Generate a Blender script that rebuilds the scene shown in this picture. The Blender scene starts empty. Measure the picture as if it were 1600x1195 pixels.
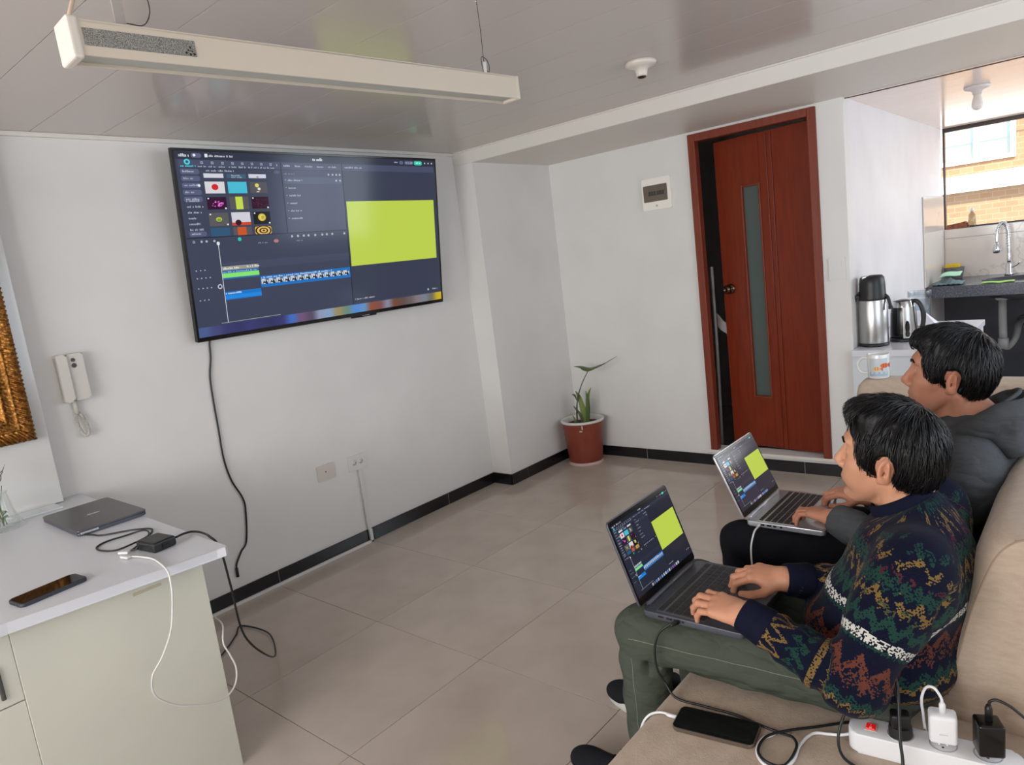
import bpy, bmesh, math, random
import numpy as np
from mathutils import Vector, Matrix, Euler

random.seed(7)
rng = np.random.default_rng(11)
SC = bpy.context.scene
COL = SC.collection
PI = math.pi

# ------------------------------------------------------------------ camera, sky, sun, window light, exposure
cam_d = bpy.data.cameras.new('camera')
cam_d.sensor_fit = 'HORIZONTAL'
cam_d.sensor_width = 36.0
cam_d.lens = 1101.74 * 36.0 / 1600.0
cam_d.clip_start = 0.02
cam = bpy.data.objects.new('camera', cam_d)
COL.objects.link(cam)
CAM_ROT = [[0.760515, -0.014263, 0.649164], [0.637718, 0.204558, -0.742611], [-0.1222, 0.978751, 0.164665]]
cam.matrix_world = Matrix.Translation((2.97715, -1.06168, 1.42486)) @ Matrix(CAM_ROT).to_4x4()
SC.camera = cam

world = bpy.data.worlds.new('sky')
SC.world = world
world.use_nodes = True
wn = world.node_tree
bgn = wn.nodes['Background']
bgn.inputs[0].default_value = (0.72, 0.85, 1.0, 1)
bgn.inputs[1].default_value = 4.5

sun_d = bpy.data.lights.new('sun', 'SUN')
sun_d.energy = 13.0
sun_d.color = (1.0, 0.94, 0.84)
sun_d.angle = 0.01
sun = bpy.data.objects.new('sun', sun_d)
COL.objects.link(sun)
sun.rotation_euler = Vector((-0.35, 0.62, -0.72)).to_track_quat('-Z', 'Y').to_euler()

def area(name, loc, target, sx, sy, power, color):
    d = bpy.data.lights.new(name, 'AREA')
    d.shape = 'RECTANGLE'; d.size = sx; d.size_y = sy; d.energy = power; d.color = color
    o = bpy.data.objects.new(name, d); COL.objects.link(o)
    o.location = loc
    o.rotation_euler = (Vector(target) - Vector(loc)).to_track_quat('-Z', 'Y').to_euler()
    return o
# daylight through the windows behind the photographer and in the wall beside him, in the room and in the kitchen
area('daylight_front', (1.75, -3.36, 1.45), (1.75, 0.0, 1.35), 2.9, 1.25, 88, (1.0, 0.965, 0.925))
area('daylight_right', (4.16, 1.15, 1.45), (0.3, 1.2, 0.9), 1.9, 1.1, 3, (1.0, 0.97, 0.93))
area('daylight_kitchen', (4.16, 4.4, 1.5), (1.9, 4.5, 1.2), 1.5, 1.0, 17, (0.88, 0.94, 1.0))

def portal(name, loc, target, sx, sy):
    o = area(name, loc, target, sx, sy, 1.0, (1, 1, 1)); o.data.cycles.is_portal = True
portal('kitchen_window_portal', (2.79, 5.88, 1.66), (2.79, 0.0, 1.66), 1.8, 0.8)
portal('front_window_portal', (1.75, -3.53, 1.45), (1.75, 0.0, 1.45), 2.9, 1.3)
portal('right_window_portal', (4.33, 1.15, 1.45), (0.0, 1.15, 1.45), 2.0, 1.3)
portal('kitchen_side_portal', (4.33, 4.4, 1.5), (0.0, 4.4, 1.5), 1.6, 1.1)

SC.view_settings.view_transform = 'Standard'
SC.view_settings.look = 'None'
SC.view_settings.gamma = 1.0
SC.view_settings.use_curve_mapping = False
SC.view_settings.exposure = 0.0

# ------------------------------------------------------------------ helpers
def lin(c):
    def f(v):
        v = v / 255.0
        return v / 12.92 if v <= 0.04045 else ((v + 0.055) / 1.055) ** 2.4
    return tuple(f(v) for v in c)

class NT:
    def __init__(s, m):
        s.t = m.node_tree; s.n = s.t.nodes; s.l = s.t.links
    def node(s, typ, **kw):
        n = s.n.new(typ)
        for k, v in kw.items(): setattr(n, k, v)
        return n
    def put(s, sock, v):
        if hasattr(v, 'is_output'): s.l.new(v, sock)
        else: sock.default_value = v
    def math(s, op, a, b=None, c=None, clamp=False):
        n = s.node('ShaderNodeMath', operation=op, use_clamp=clamp)
        s.put(n.inputs[0], a)
        if b is not None: s.put(n.inputs[1], b)
        if c is not None: s.put(n.inputs[2], c)
        return n.outputs[0]
    def mix(s, f, a, b):
        n = s.node('ShaderNodeMix', data_type='RGBA')
        s.put(n.inputs['Factor'], f)
        s.put(n.inputs[6], a if hasattr(a, 'is_output') else (*a, 1)); s.put(n.inputs[7], b if hasattr(b, 'is_output') else (*b, 1))
        return n.outputs[2]
    def noise(s, vec, scale, detail=3.0, rough=0.5):
        n = s.node('ShaderNodeTexNoise')
        if vec is not None: s.put(n.inputs['Vector'], vec)
        n.inputs['Scale'].default_value = scale; n.inputs['Detail'].default_value = detail; n.inputs['Roughness'].default_value = rough
        return n.outputs[0]
    def objco(s):
        return s.node('ShaderNodeTexCoord').outputs['Object']
    def mapping(s, vec, scale=(1, 1, 1), rot=(0, 0, 0)):
        n = s.node('ShaderNodeMapping'); s.put(n.inputs[0], vec)
        n.inputs['Scale'].default_value = scale; n.inputs['Rotation'].default_value = rot
        return n.outputs[0]
    def ramp(s, f, stops, const=False):
        n = s.node('ShaderNodeValToRGB'); s.put(n.inputs[0], f)
        cr = n.color_ramp
        if const: cr.interpolation = 'CONSTANT'
        while len(cr.elements) < len(stops): cr.elements.new(0.5)
        for e, (p, c) in zip(cr.elements, stops):
            e.position = p; e.color = (*c, 1) if len(c) == 3 else c
        return n.outputs[0]
    def bump(s, h, strength, dist=0.002):
        n = s.node('ShaderNodeBump'); s.put(n.inputs['Height'], h)
        n.inputs['Strength'].default_value = strength; n.inputs['Distance'].default_value = dist
        return n.outputs[0]

def mat(name, rgb, rough=0.5, metal=0.0, spec=0.5, coat=0.0, lin_rgb=False):
    m = bpy.data.materials.new(name); m.use_nodes = True
    b = m.node_tree.nodes['Principled BSDF']
    c = rgb if lin_rgb else lin(rgb)
    b.inputs['Base Color'].default_value = (*c, 1)
    b.inputs['Roughness'].default_value = rough
    b.inputs['Metallic'].default_value = metal
    b.inputs['Specular IOR Level'].default_value = spec
    b.inputs['Coat Weight'].default_value = coat
    m.diffuse_color = (*c, 1)
    return m
def bsdf(m): return m.node_tree.nodes['Principled BSDF']

def speckle(m, rgb2, scale=40, lo=0.4, hi=0.7, bump=0.0, detail=4, stretch=(1, 1, 1), rvar=0.0):
    """mixes a second colour in by noise, and optional fine relief"""
    t = NT(m); b = bsdf(m)
    co = t.mapping(t.objco(), stretch)
    f = t.noise(co, scale, detail)
    r = t.node('ShaderNodeMapRange'); t.put(r.inputs[0], f); r.inputs[1].default_value = lo; r.inputs[2].default_value = hi
    c0 = tuple(b.inputs['Base Color'].default_value)[:3]
    t.put(b.inputs['Base Color'], t.mix(r.outputs[0], c0, lin(rgb2)))
    if bump: t.put(b.inputs['Normal'], t.bump(f, bump))
    if rvar:
        r0 = b.inputs['Roughness'].default_value
        t.put(b.inputs['Roughness'], t.math('MULTIPLY_ADD', f, rvar, r0 - rvar * 0.5))
    return m

def tagp(o, label=None, cat=None, group=None, kind=None):
    if label: o['label'] = label
    if cat: o['category'] = cat
    if group: o['group'] = group
    if kind: o['kind'] = kind
    return o
def thing(name, label, cat, loc=(0, 0, 0), rz=0.0, group=None):
    o = bpy.data.objects.new(name, None); COL.objects.link(o)
    o.empty_display_size = 0.05
    o.location = loc; o.rotation_euler = (0, 0, rz)
    return tagp(o, label, cat, group)
def link_mesh(name, me, m, parent=None):
    o = bpy.data.objects.new(name, me); COL.objects.link(o)
    if m is not None:
        for x in (m if isinstance(m, (list, tuple)) else [m]): me.materials.append(x)
    if parent is not None: o.parent = parent
    return o
def obj(name, bm, m, parent=None, smooth=None):
    bmesh.ops.recalc_face_normals(bm, faces=bm.faces[:])
    me = bpy.data.meshes.new(name); bm.to_mesh(me); bm.free()
    o = link_mesh(name, me, m, parent)
    if smooth is not None: shade(me, smooth)
    return o
def shade(me, ang=40):
    me.polygons.foreach_set('use_smooth', [True] * len(me.polygons))
    if ang < 179: me.set_sharp_from_angle(angle=math.radians(ang))
def B(): return bmesh.new()
def box(bm, x0, y0, z0, x1, y1, z1, bev=0.0, seg=2, M=None, mi=0):
    b2 = bmesh.new()
    bmesh.ops.create_cube(b2, size=1.0)
    for v in b2.verts:
        v.co = Vector(((x0 + x1) / 2 + v.co.x * (x1 - x0), (y0 + y1) / 2 + v.co.y * (y1 - y0), (z0 + z1) / 2 + v.co.z * (z1 - z0)))
    if bev > 0:
        bmesh.ops.bevel(b2, geom=b2.edges[:], offset=bev, segments=seg, profile=0.5, affect='EDGES')
    join(bm, b2, M, mi)
def join(bm, b2, M=None, mi=0):
    vm = {}
    for v in b2.verts:
        vm[v] = bm.verts.new((M @ v.co) if M is not None else v.co)
    for f in b2.faces:
        try:
            nf = bm.faces.new([vm[v] for v in f.verts]); nf.material_index = mi; nf.smooth = f.smooth
        except ValueError: pass
    b2.free()
def lathe(bm, prof, n=32, M=None, mi=0, cap0=True, cap1=True):
    """prof: list of (r, z)"""
    rings = []
    T = M if M is not None else Matrix.Identity(4)
    for r, z in prof:
        if r < 1e-6: rings.append([bm.verts.new(T @ Vector((0, 0, z)))])
        else: rings.append([bm.verts.new(T @ Vector((r * math.cos(2 * PI * k / n), r * math.sin(2 * PI * k / n), z))) for k in range(n)])
    for a, b in zip(rings, rings[1:]):
        for k in range(n):
            k2 = (k + 1) % n
            if len(a) == 1 and len(b) == 1: continue
            vs = [a[0], b[k], b[k2]] if len(a) == 1 else ([a[k], a[k2], b[0]] if len(b) == 1 else [a[k], a[k2], b[k2], b[k]])
            f = bm.faces.new(vs); f.material_index = mi; f.smooth = True
    if cap0 and len(rings[0]) > 1: bm.faces.new(rings[0][::-1]).material_index = mi
    if cap1 and len(rings[-1]) > 1: bm.faces.new(rings[-1]).material_index = mi
def catmull(pts, sub=6):
    P = [Vector(p) for p in pts]
    if len(P) < 3: return P
    P = [P[0] * 2 - P[1]] + P + [P[-1] * 2 - P[-2]]
    out = []
    for i in range(1, len(P) - 2):
        a, b, c, d = P[i - 1:i + 3]
        for k in range(sub):
            t = k / sub
            out.append(0.5 * ((2 * b) + (c - a) * t + (2 * a - 5 * b + 4 * c - d) * t * t + (3 * b - a - 3 * c + d) * t ** 3))
    out.append(P[-2])
    return out
def tube(bm, pts, r, n=8, sub=6, mi=0, smooth=True, M=None):
    """swept round tube; r: radius or list of radii per path point after subdivision"""
    P = catmull(pts, sub) if sub > 1 else [Vector(p) for p in pts]
    if M is not None: P = [M @ p for p in P]
    R = r if isinstance(r, (list, tuple)) else None
    m = len(P)
    T = [(P[min(i + 1, m - 1)] - P[max(i - 1, 0)]).normalized() for i in range(m)]
    up = Vector((0, 0, 1)) if abs(T[0].z) < 0.9 else Vector((1, 0, 0))
    u = T[0].cross(up).normalized()
    rings = []
    for i in range(m):
        u = (u - T[i] * u.dot(T[i])).normalized()
        w = T[i].cross(u)
        rr = (R[int(i * (len(R) - 1) / max(m - 1, 1) + 0.5)] if R else r)
        rings.append([bm.verts.new(P[i] + (u * math.cos(2 * PI * k / n) + w * math.sin(2 * PI * k / n)) * rr) for k in range(n)])
    for a, b in zip(rings, rings[1:]):
        for k in range(n):
            f = bm.faces.new([a[k], a[(k + 1) % n], b[(k + 1) % n], b[k]]); f.smooth = smooth; f.material_index = mi
    bm.faces.new(rings[0][::-1]).material_index = mi; bm.faces.new(rings[-1]).material_index = mi
def prism(bm, poly, axis, a, b, bev=0.0, mi=0, seg=3):
    """poly: 2-D points; axis 'y' -> (x, z) extruded along y; 'x' -> (y, z); 'z' -> (x, y)"""
    def P(p, t):
        return {'y': (p[0], t, p[1]), 'x': (t, p[0], p[1]), 'z': (p[0], p[1], t)}[axis]
    b2 = bmesh.new()
    A = [b2.verts.new(P(p, a)) for p in poly]; Bv = [b2.verts.new(P(p, b)) for p in poly]
    n = len(poly)
    for k in range(n): b2.faces.new([A[k], A[(k + 1) % n], Bv[(k + 1) % n], Bv[k]])
    e = b2.faces.new(A[::-1]); e2 = b2.faces.new(Bv)
    if bev > 0:
        eds = list({x for f in (e, e2) for x in f.edges})
        bmesh.ops.bevel(b2, geom=eds, offset=bev, segments=seg, profile=0.5, affect='EDGES')
    join(bm, b2, None, mi)
def rrect(w, h, r, n=5):
    """rounded rectangle outline centred on 0"""
    out = []
    for cx, cy, a0 in ((w / 2 - r, h / 2 - r, 0), (-w / 2 + r, h / 2 - r, 90), (-w / 2 + r, -h / 2 + r, 180), (w / 2 - r, -h / 2 + r, 270)):
        for k in range(n + 1):
            a = math.radians(a0 + 90 * k / n); out.append((cx + r * math.cos(a), cy + r * math.sin(a)))
    return out
def plate(bm, w, h, r, z0, z1, M=None, bev=0.0, mi=0, n=5):
    b2 = bmesh.new(); prism(b2, rrect(w, h, r, n), 'z', z0, z1, bev)
    join(bm, b2, M, mi)
def basis(o, x, y, z):
    """4x4 whose columns are the given axes"""
    m = Matrix.Identity(4)
    for i, v in enumerate((x, y, z)):
        for k in range(3): m[k][i] = v[k]
    for k in range(3): m[k][3] = o[k]
    return m
def copy_tree(o, parent=None):
    c = o.copy(); COL.objects.link(c)
    if parent is not None: c.parent = parent
    for ch in list(o.children): copy_tree(ch, c)
    return c
# ------------------------------------------------------------------ materials shared by the room
M_WALL = speckle(mat('white_paint', (226, 223, 219), 0.55, spec=0.3), (220, 217, 213), 3.0, 0.35, 0.75, bump=0.04)
M_WALL_K = speckle(mat('kitchen_paint', (228, 224, 224), 0.5, spec=0.3), (218, 214, 214), 3.0, 0.35, 0.75)
M_CEIL = mat('glossy_ceiling_panel', (200, 191, 185), 0.17, spec=0.27)
M_CEILK = mat('kitchen_ceiling_panel', (232, 214, 204), 0.16, spec=0.5)
M_GROOVE = mat('ceiling_groove', (70, 62, 58), 0.8)
M_TRIM = mat('white_trim', (222, 216, 208), 0.45)
M_BLACKTILE = speckle(mat('black_skirting_tile', (17, 16, 19), 0.22), (27, 26, 29), 30)
M_GROUT = mat('pale_grout', (176, 170, 162), 0.8)
M_FGROUT = mat('floor_grout', (96, 86, 78), 0.8)
M_DARKPAINT = speckle(mat('dark_grey_paint', (74, 75, 82), 0.6), (66, 66, 72), 8)
M_TILE = speckle(mat('beige_floor_tile', (192, 179, 168), 0.11, spec=0.5), (182, 169, 158), 5.0, 0.35, 0.72, detail=6, rvar=0.08)
def marble(name, base, vein, rough=0.15, scale=1.6, thin=0.018):
    m = mat(name, base, rough, spec=0.5)
    t = NT(m); b = bsdf(m); co = t.objco()
    w = t.noise(co, scale * 1.3, 5, 0.6)
    d = t.math('ABSOLUTE', t.math('SUBTRACT', w, 0.52))
    r = t.node('ShaderNodeMapRange'); t.put(r.inputs[0], d); r.inputs[1].default_value = 0.0; r.inputs[2].default_value = thin
    r.inputs[3].default_value = 1.0; r.inputs[4].default_value = 0.0
    brk = t.math('GREATER_THAN', t.noise(co, scale * 0.9, 2), 0.52)
    t.put(b.inputs['Base Color'], t.mix(t.math('MULTIPLY', r.outputs[0], brk), lin(base), lin(vein)))
    return m
M_MARBLE = marble('white_marble', (206, 204, 200), (170, 168, 168), thin=0.008, scale=1.1)
M_MARBLE_K = marble('cream_marble_tile', (216, 206, 196), (194, 184, 176), rough=0.12, scale=0.9, thin=0.008)

def struct(name, bm, m, parent=None, smooth=None):
    o = obj(name, bm, m, parent, smooth)
    if parent is None: o['kind'] = 'structure'
    return o
def sbox(name, c, m, bev=0.0):
    b = B(); box(b, *c, bev=bev); return struct(name, b, m)

# ------------------------------------------------------------------ room shell
# floor: a slab of grout with every tile laid on it
floor = sbox('floor', (-0.30, -3.6, -0.10, 4.4, 6.0, -0.004), M_FGROUT)
tile_me = {}
def floor_tile(x0, y0, x1, y1):
    k = (round(x1 - x0, 3), round(y1 - y0, 3))
    if k not in tile_me:
        b = B(); w, h = k[0] / 2 - 0.0011, k[1] / 2 - 0.0011
        box(b, -w, -h, -0.004, w, h, 0.0, bev=0.0007, seg=1)
        me = bpy.data.meshes.new('tile'); b.to_mesh(me); b.free(); me.materials.append(M_TILE); tile_me[k] = me
    o = bpy.data.objects.new('tile', tile_me[k]); COL.objects.link(o); o.parent = floor
    o.location = ((x0 + x1) / 2, (y0 + y1) / 2, 0)
xs = [-0.18, 0.0] + [0.6 * k for k in range(1, 7)] + [4.2]
ys = [-3.4, -3.0] + [-2.4 + 0.6 * k for k in range(0, 14)]
for i in range(len(xs) - 1):
    for j in range(len(ys) - 1):
        floor_tile(xs[i], ys[j], xs[i + 1], ys[j + 1])

Z_C, Z_S = 2.14, 2.06
sbox('wall_left', (-0.30, -3.52, -0.05, -0.18, 3.2, 2.6), M_WALL)
sbox('wall_pillar', (-0.18, 2.2505, -0.04, -0.02, 3.03, Z_S), M_WALL)
# door wall: pieces round the door opening
b = B()
box(b, -0.18, 3.03, -0.05, 1.025, 3.13, 2.6)
box(b, 1.755, 3.03, -0.05, 1.89, 3.13, 2.6)
box(b, 1.025, 3.03, -0.05, 1.755, 3.13, 0.107)
box(b, 1.025, 3.03, 2.045, 1.755, 3.13, 2.6)
struct('wall_back', b, M_WALL)
sbox('wall_kitchen', (1.79, 3.13, -0.05, 1.89, 5.75, 2.3), M_WALL_K)
# the unlit room behind the door
b = B()
box(b, -0.3, 3.13, -0.05, -0.18, 4.7, 2.5); box(b, -0.3, 4.6, -0.05, 1.79, 4.7, 2.5); box(b, -0.3, 3.13, 2.35, 1.79, 4.7, 2.5)
struct('wall_store', b, M_WALL)
# front wall (behind the photographer) with its window opening, right wall with another
b = B()
box(b, -0.3, -3.52, -0.05, 0.3, -3.4, 2.6); box(b, 3.2, -3.52, -0.05, 4.4, -3.4, 2.6)
box(b, 0.3, -3.52, -0.05, 3.2, -3.4, 0.8); box(b, 0.3, -3.52, 2.1, 3.2, -3.4, 2.6)
struct('wall_front', b, M_WALL)
b = B()
box(b, 4.2, -3.4, -0.05, 4.32, 0.15, 2.6); box(b, 4.2, 2.15, -0.05, 4.32, 3.6, 2.6); box(b, 4.2, 5.2, -0.05, 4.32, 6.0, 2.6)
box(b, 4.2, 0.15, -0.05, 4.32, 2.15, 0.8); box(b, 4.2, 0.15, 2.1, 4.32, 2.15, 2.6)
box(b, 4.2, 3.6, -0.05, 4.32, 5.2, 0.95); box(b, 4.2, 3.6, 2.05, 4.32, 5.2, 2.6)
struct('wall_right', b, M_WALL)
# kitchen end wall: below the window it is tiled above the worktop and painted dark grey under it
b = B(); box(b, 1.79, 5.75, -0.05, 4.32, 5.87, 0.80); struct('wall_kitchen_low', b, M_DARKPAINT)
b = B(); box(b, 1.79, 5.75, 0.80, 4.32, 5.87, 1.262); box(b, 3.7, 5.75, 1.262, 4.32, 5.87, 2.6); box(b, 1.79, 5.75, 2.07, 4.32, 5.87, 2.6)
struct('wall_kitchen_end', b, M_WALL_K)

# ceilings: glossy PVC planks with recessed joints
ceiling = sbox('ceiling', (-0.30, -5.2, Z_C + 0.008, 4.4, 2.30, Z_C + 0.25), M_GROOVE)  # also runs past the front wall: an added, unseen overhang that blocks the sun
y = -3.55
while y < 2.24:
    y1 = min(y + 0.25, 2.25)
    b = B(); box(b, -0.18, y + 0.0012, Z_C, 4.2, y1 - 0.0012, Z_C + 0.01)
    obj('plank', b, M_CEIL, ceiling); y = y1
ck = sbox('ceiling_kitchen', (1.79, 3.05, Z_S + 0.008, 4.4, 5.87, Z_S + 0.4), M_GROOVE)
y = 3.05
while y < 5.74:
    y1 = min(y + 0.25, 5.75)
    b = B(); box(b, 1.89, y + 0.0006, Z_S, 4.2, y1 - 0.0006, Z_S + 0.01)
    obj('plank', b, M_CEILK, ck); y = y1
# the beam across the room, its soffit running back to the door wall
b = B(); box(b, -0.18, 2.25, Z_S, 4.2, 3.045, Z_C + 0.3, bev=0.004, seg=2)
struct('trim_1', b, M_TRIM)
sbox('trim_2', (-0.18, -3.4, Z_C - 0.018, -0.165, 2.25, Z_C), M_TRIM, 0.003)          # cornice along the left wall
sbox('trim_3', (-0.165, 2.238, Z_C - 0.008, 4.2, 2.25, Z_C), M_TRIM, 0.002)           # strip where the ceiling meets the beam
sbox('trim_4', (1.0, 3.012, 0.088, 1.89, 3.03, 0.107), M_TRIM, 0.003)                 # white sill under the door

# skirting: black tiles with pale joints
def skirting(name, p0, p1, nrm, joints, z1=0.074, th=0.010):
    """runs from p0 to p1 (2-D); joints: distances along it"""
    d = Vector((p1[0] - p0[0], p1[1] - p0[1], 0)); L = d.length; d.normalize()
    n = Vector((nrm[0], nrm[1], 0))
    Mx = basis(Vector((p0[0], p0[1], 0)), d, n, Vector((0, 0, 1)))
    b = B(); box(b, 0, 0, 0, L, th - 0.003, z1 - 0.002, M=Mx); root = struct(name, b, M_GROUT)
    e = [0.0] + list(joints) + [L]
    for s0, s1 in zip(e, e[1:]):
        b = B(); box(b, s0 + (0.0015 if s0 > 0 else 0), 0, 0.002, s1 - 0.0015, th, z1, bev=0.0015, seg=1, M=Mx); obj('tile', b, M_BLACKTILE, root)
skirting('baseboard_left', (-0.18, -3.4), (-0.18, 2.25), (1, 0), [3.4 + v for v in (-2.99, -2.39, -1.79, -1.19, -0.59, 0.01, 0.61, 1.21, 1.81)])
skirting('baseboard_pillar', (-0.18, 2.25), (-0.01, 2.25), (0, -1), [])
skirting('baseboard_alcove', (-0.02, 2.24), (-0.02, 3.03), (1, 0), [0.17])
skirting('baseboard_back', (-0.02, 3.03), (1.89, 3.03), (0, -1), [0.02 + v for v in (0.0, 0.55, 1.06, 1.6)], z1=0.072)

# ------------------------------------------------------------------ door: hinged on the right, standing ajar into the dark room
M_WOOD = mat('reddish_door_wood', (124, 46, 22), 0.34, spec=0.28, coat=0.04)
def woodgrain(m, dark, sc=(6, 6, 0.5)):
    t = NT(m); b = bsdf(m)
    f = t.noise(t.mapping(t.objco(), sc), 9.0, 5, 0.6)
    r = t.node('ShaderNodeMapRange'); t.put(r.inputs[0], f); r.inputs[1].default_value = 0.35; r.inputs[2].default_value = 0.7
    c0 = tuple(b.inputs['Base Color'].default_value)[:3]
    t.put(b.inputs['Base Color'], t.mix(r.outputs[0], c0, lin(dark)))
woodgrain(M_WOOD, (108, 37, 18))
M_WOODF = mat('door_frame_wood', (126, 56, 36), 0.45, spec=0.3); woodgrain(M_WOODF, (114, 48, 30))
M_FROST = mat('frosted_glass', (76, 88, 84), 0.45, spec=0.5)
M_BRONZE = mat('dark_bronze', (96, 76, 60), 0.22, metal=1.0)
door = B()
box(door, 1.025, 3.01, 0.107, 1.070, 3.065, 2.045, bev=0.004); box(door, 1.712, 3.01, 0.107, 1.755, 3.065, 2.045, bev=0.004)
box(door, 1.070, 3.01, 2.0, 1.712, 3.065, 2.045, bev=0.003)
door = struct('door_1', door, M_WOODF)
hinge = Vector((1.706, 3.075, 0)); ang = math.radians(180 - 9)
dx = Vector((math.cos(ang), math.sin(ang), 0)); dy = Vector((-math.sin(ang), math.cos(ang), 0))   # dx from the hinge to the free edge
if dy.y > 0: dy = -dy                                                                          # dy faces the room
MD = basis(hinge, dx, dy, Vector((0, 0, 1)))
W = 0.598
b = B()
# stiles and rails round the glass strip (s from the hinge edge); the V-grooves are real gaps over a backing
g0, g1, gz0, gz1 = 0.322, 0.425, 0.44, 1.70
box(b, 0.0, -0.034, 0.118, W, -0.006, gz0 - 0.012, M=MD); box(b, 0.0, -0.034, gz1 + 0.012, W, -0.006, 1.99, M=MD)
box(b, 0.0, -0.034, gz0 - 0.012, g0 - 0.012, -0.006, gz1 + 0.012, M=MD); box(b, g1 + 0.012, -0.034, gz0 - 0.012, W, -0.006, gz1 + 0.012, M=MD)
leaf = obj('door_leaf', b, M_WOOD, door)
for s0, s1 in ((0.0, 0.226), (0.230, 0.256)):
    b = B(); box(b, s0, -0.007, 0.118, s1, 0.0, 1.99, bev=0.002, seg=1, M=MD); obj('panel', b, M_WOOD, leaf)
b = B()
box(b, 0.260, -0.007, 0.118, g0 - 0.012, 0.0, 1.99, bev=0.002, seg=1, M=MD)
box(b, g1 + 0.012, -0.007, 0.118, W, 0.0, 1.99, bev=0.002, seg=1, M=MD)
box(b, g0 - 0.0125, -0.007, 0.118, g1 + 0.0125, 0.0, gz0 - 0.012, M=MD); box(b, g0 - 0.0125, -0.007, gz1 + 0.012, g1 + 0.0125, 0.0, 1.99, M=MD)
obj('panel', b, M_WOOD, leaf)
b = B()
for c in ((g0 - 0.012, gz0 - 0.012, g0, gz1 + 0.012), (g1, gz0 - 0.012, g1 + 0.012, gz1 + 0.012)): box(b, c[0], -0.020, c[1], c[2], 0.004, c[3], bev=0.003, M=MD)
for c in ((g0, gz0 - 0.012, g1, gz0), (g0, gz1, g1, gz1 + 0.012)): box(b, c[0], -0.020, c[1], c[2], 0.004, c[3], bev=0.003, M=MD)
obj('glass_bead', b, M_WOODF, leaf)
b = B(); box(b, g0, -0.022, gz0, g1, -0.016, gz1, M=MD); obj('glass_pane', b, M_FROST, leaf)
b = B()
KM = basis(MD @ Vector((0.545, 0.0, 1.108)), dx, Vector((0, 0, 1)), dy)
lathe(b, [(0.030, 0.0), (0.031, 0.006), (0.024, 0.011), (0.013, 0.014), (0.012, 0.024), (0.022, 0.030), (0.0275, 0.040), (0.027, 0.050), (0.019, 0.058), (0.010, 0.060), (0.009, 0.057), (0, 0.057)], 28, KM)
obj('door_knob', b, M_BRONZE, leaf)
for zz in (0.35, 1.05, 1.8):
    b = B(); lathe(b, [(0.006, 0), (0.006, 0.08)], 10, basis((1.704, 3.066, zz), (1, 0, 0), (0, 1, 0), (0, 0, 1))); obj('hinge', b, M_BRONZE, door)

# white things leaning in the dark room, seen through the gap
b = B(); tube(b, [(0.985, 3.262, 0.0), (1.008, 3.245, 0.6), (1.022, 3.225, 1.25)], 0.010, 10, 4)
tagp(obj('broom_stick', b, mat('white_plastic_stick', (205, 200, 195), 0.4)), 'white broom stick leaning behind the left door jamb in the dark gap', 'broom')
def cloth_patch(name, fn, nu, nv, m, th=0.003, parent=None):
    me = bpy.data.meshes.new(name)
    vs = [fn(i / nu, j / nv) for j in range(nv + 1) for i in range(nu + 1)]
    fs = [(j * (nu + 1) + i, j * (nu + 1) + i + 1, (j + 1) * (nu + 1) + i + 1, (j + 1) * (nu + 1) + i) for j in range(nv) for i in range(nu)]
    me.from_pydata(vs, [], fs); shade(me, 180)
    o = link_mesh(name, me, m, parent)
    md = o.modifiers.new('thick', 'SOLIDIFY'); md.thickness = th; md.offset = 0
    return o
M_WCLOTH = mat('white_cloth', (214, 210, 208), 0.85)
o = cloth_patch('hanging_cloth', lambda u, v: (1.010 + 0.095 * u, 3.262 + 0.008 * math.sin(9 * u + 2 * v), 0.955 - 0.10 * u - (0.085 - 0.01 * u) * v), 10, 8, M_WCLOTH)
tagp(o, 'white cloth hanging in the dark gap beside the half open door', 'cloth')

# ------------------------------------------------------------------ kitchen window, facade across the street
M_FRAME = mat('dark_bronze_aluminium', (58, 46, 42), 0.4, metal=0.3)
def glass_mat(name, tint=(1, 1, 1), rough=0.0, refl=0.08):
    m = bpy.data.materials.new(name); m.use_nodes = True
    t = NT(m); t.n.clear()
    out = t.node('ShaderNodeOutputMaterial'); mx = t.node('ShaderNodeMixShader'); tr = t.node('ShaderNodeBsdfTransparent'); gl = t.node('ShaderNodeBsdfGlossy')
    tr.inputs[0].default_value = (*tint, 1); gl.inputs['Roughness'].default_value = rough
    lw = t.node('ShaderNodeLayerWeight'); lw.inputs[0].default_value = 0.5
    t.put(mx.inputs[0], t.math('MULTIPLY_ADD', t.math('POWER', lw.outputs['Facing'], 3.0), 0.55, max(0.0, refl * 0.10 - 0.01))); t.l.new(tr.outputs[0], mx.inputs[1]); t.l.new(gl.outputs[0], mx.inputs[2]); t.l.new(mx.outputs[0], out.inputs[0])
    m.diffuse_color = (0.8, 0.9, 0.9, 0.3)
    return m
M_PANE = glass_mat('window_glass', (0.97, 0.98, 0.97), refl=0.05)
b = B()
box(b, 1.89, 5.815, 2.035, 3.7, 5.868, 2.07, bev=0.003); box(b, 1.89, 5.815, 1.262, 3.7, 5.868, 1.276, bev=0.003)
box(b, 1.89, 5.82, 1.262, 1.903, 5.868, 2.06); box(b, 3.68, 5.82, 1.262, 3.70, 5.868, 2.06); box(b, 2.82, 5.825, 1.262, 2.85, 5.868, 2.06)
win = struct('window_1', b, M_FRAME)
for x0, x1 in ((1.903, 2.82), (2.85, 3.68)):
    b = B(); box(b, x0, 5.843, 1.276, x1, 5.849, 2.035); obj('pane', b, M_PANE, win)
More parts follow.
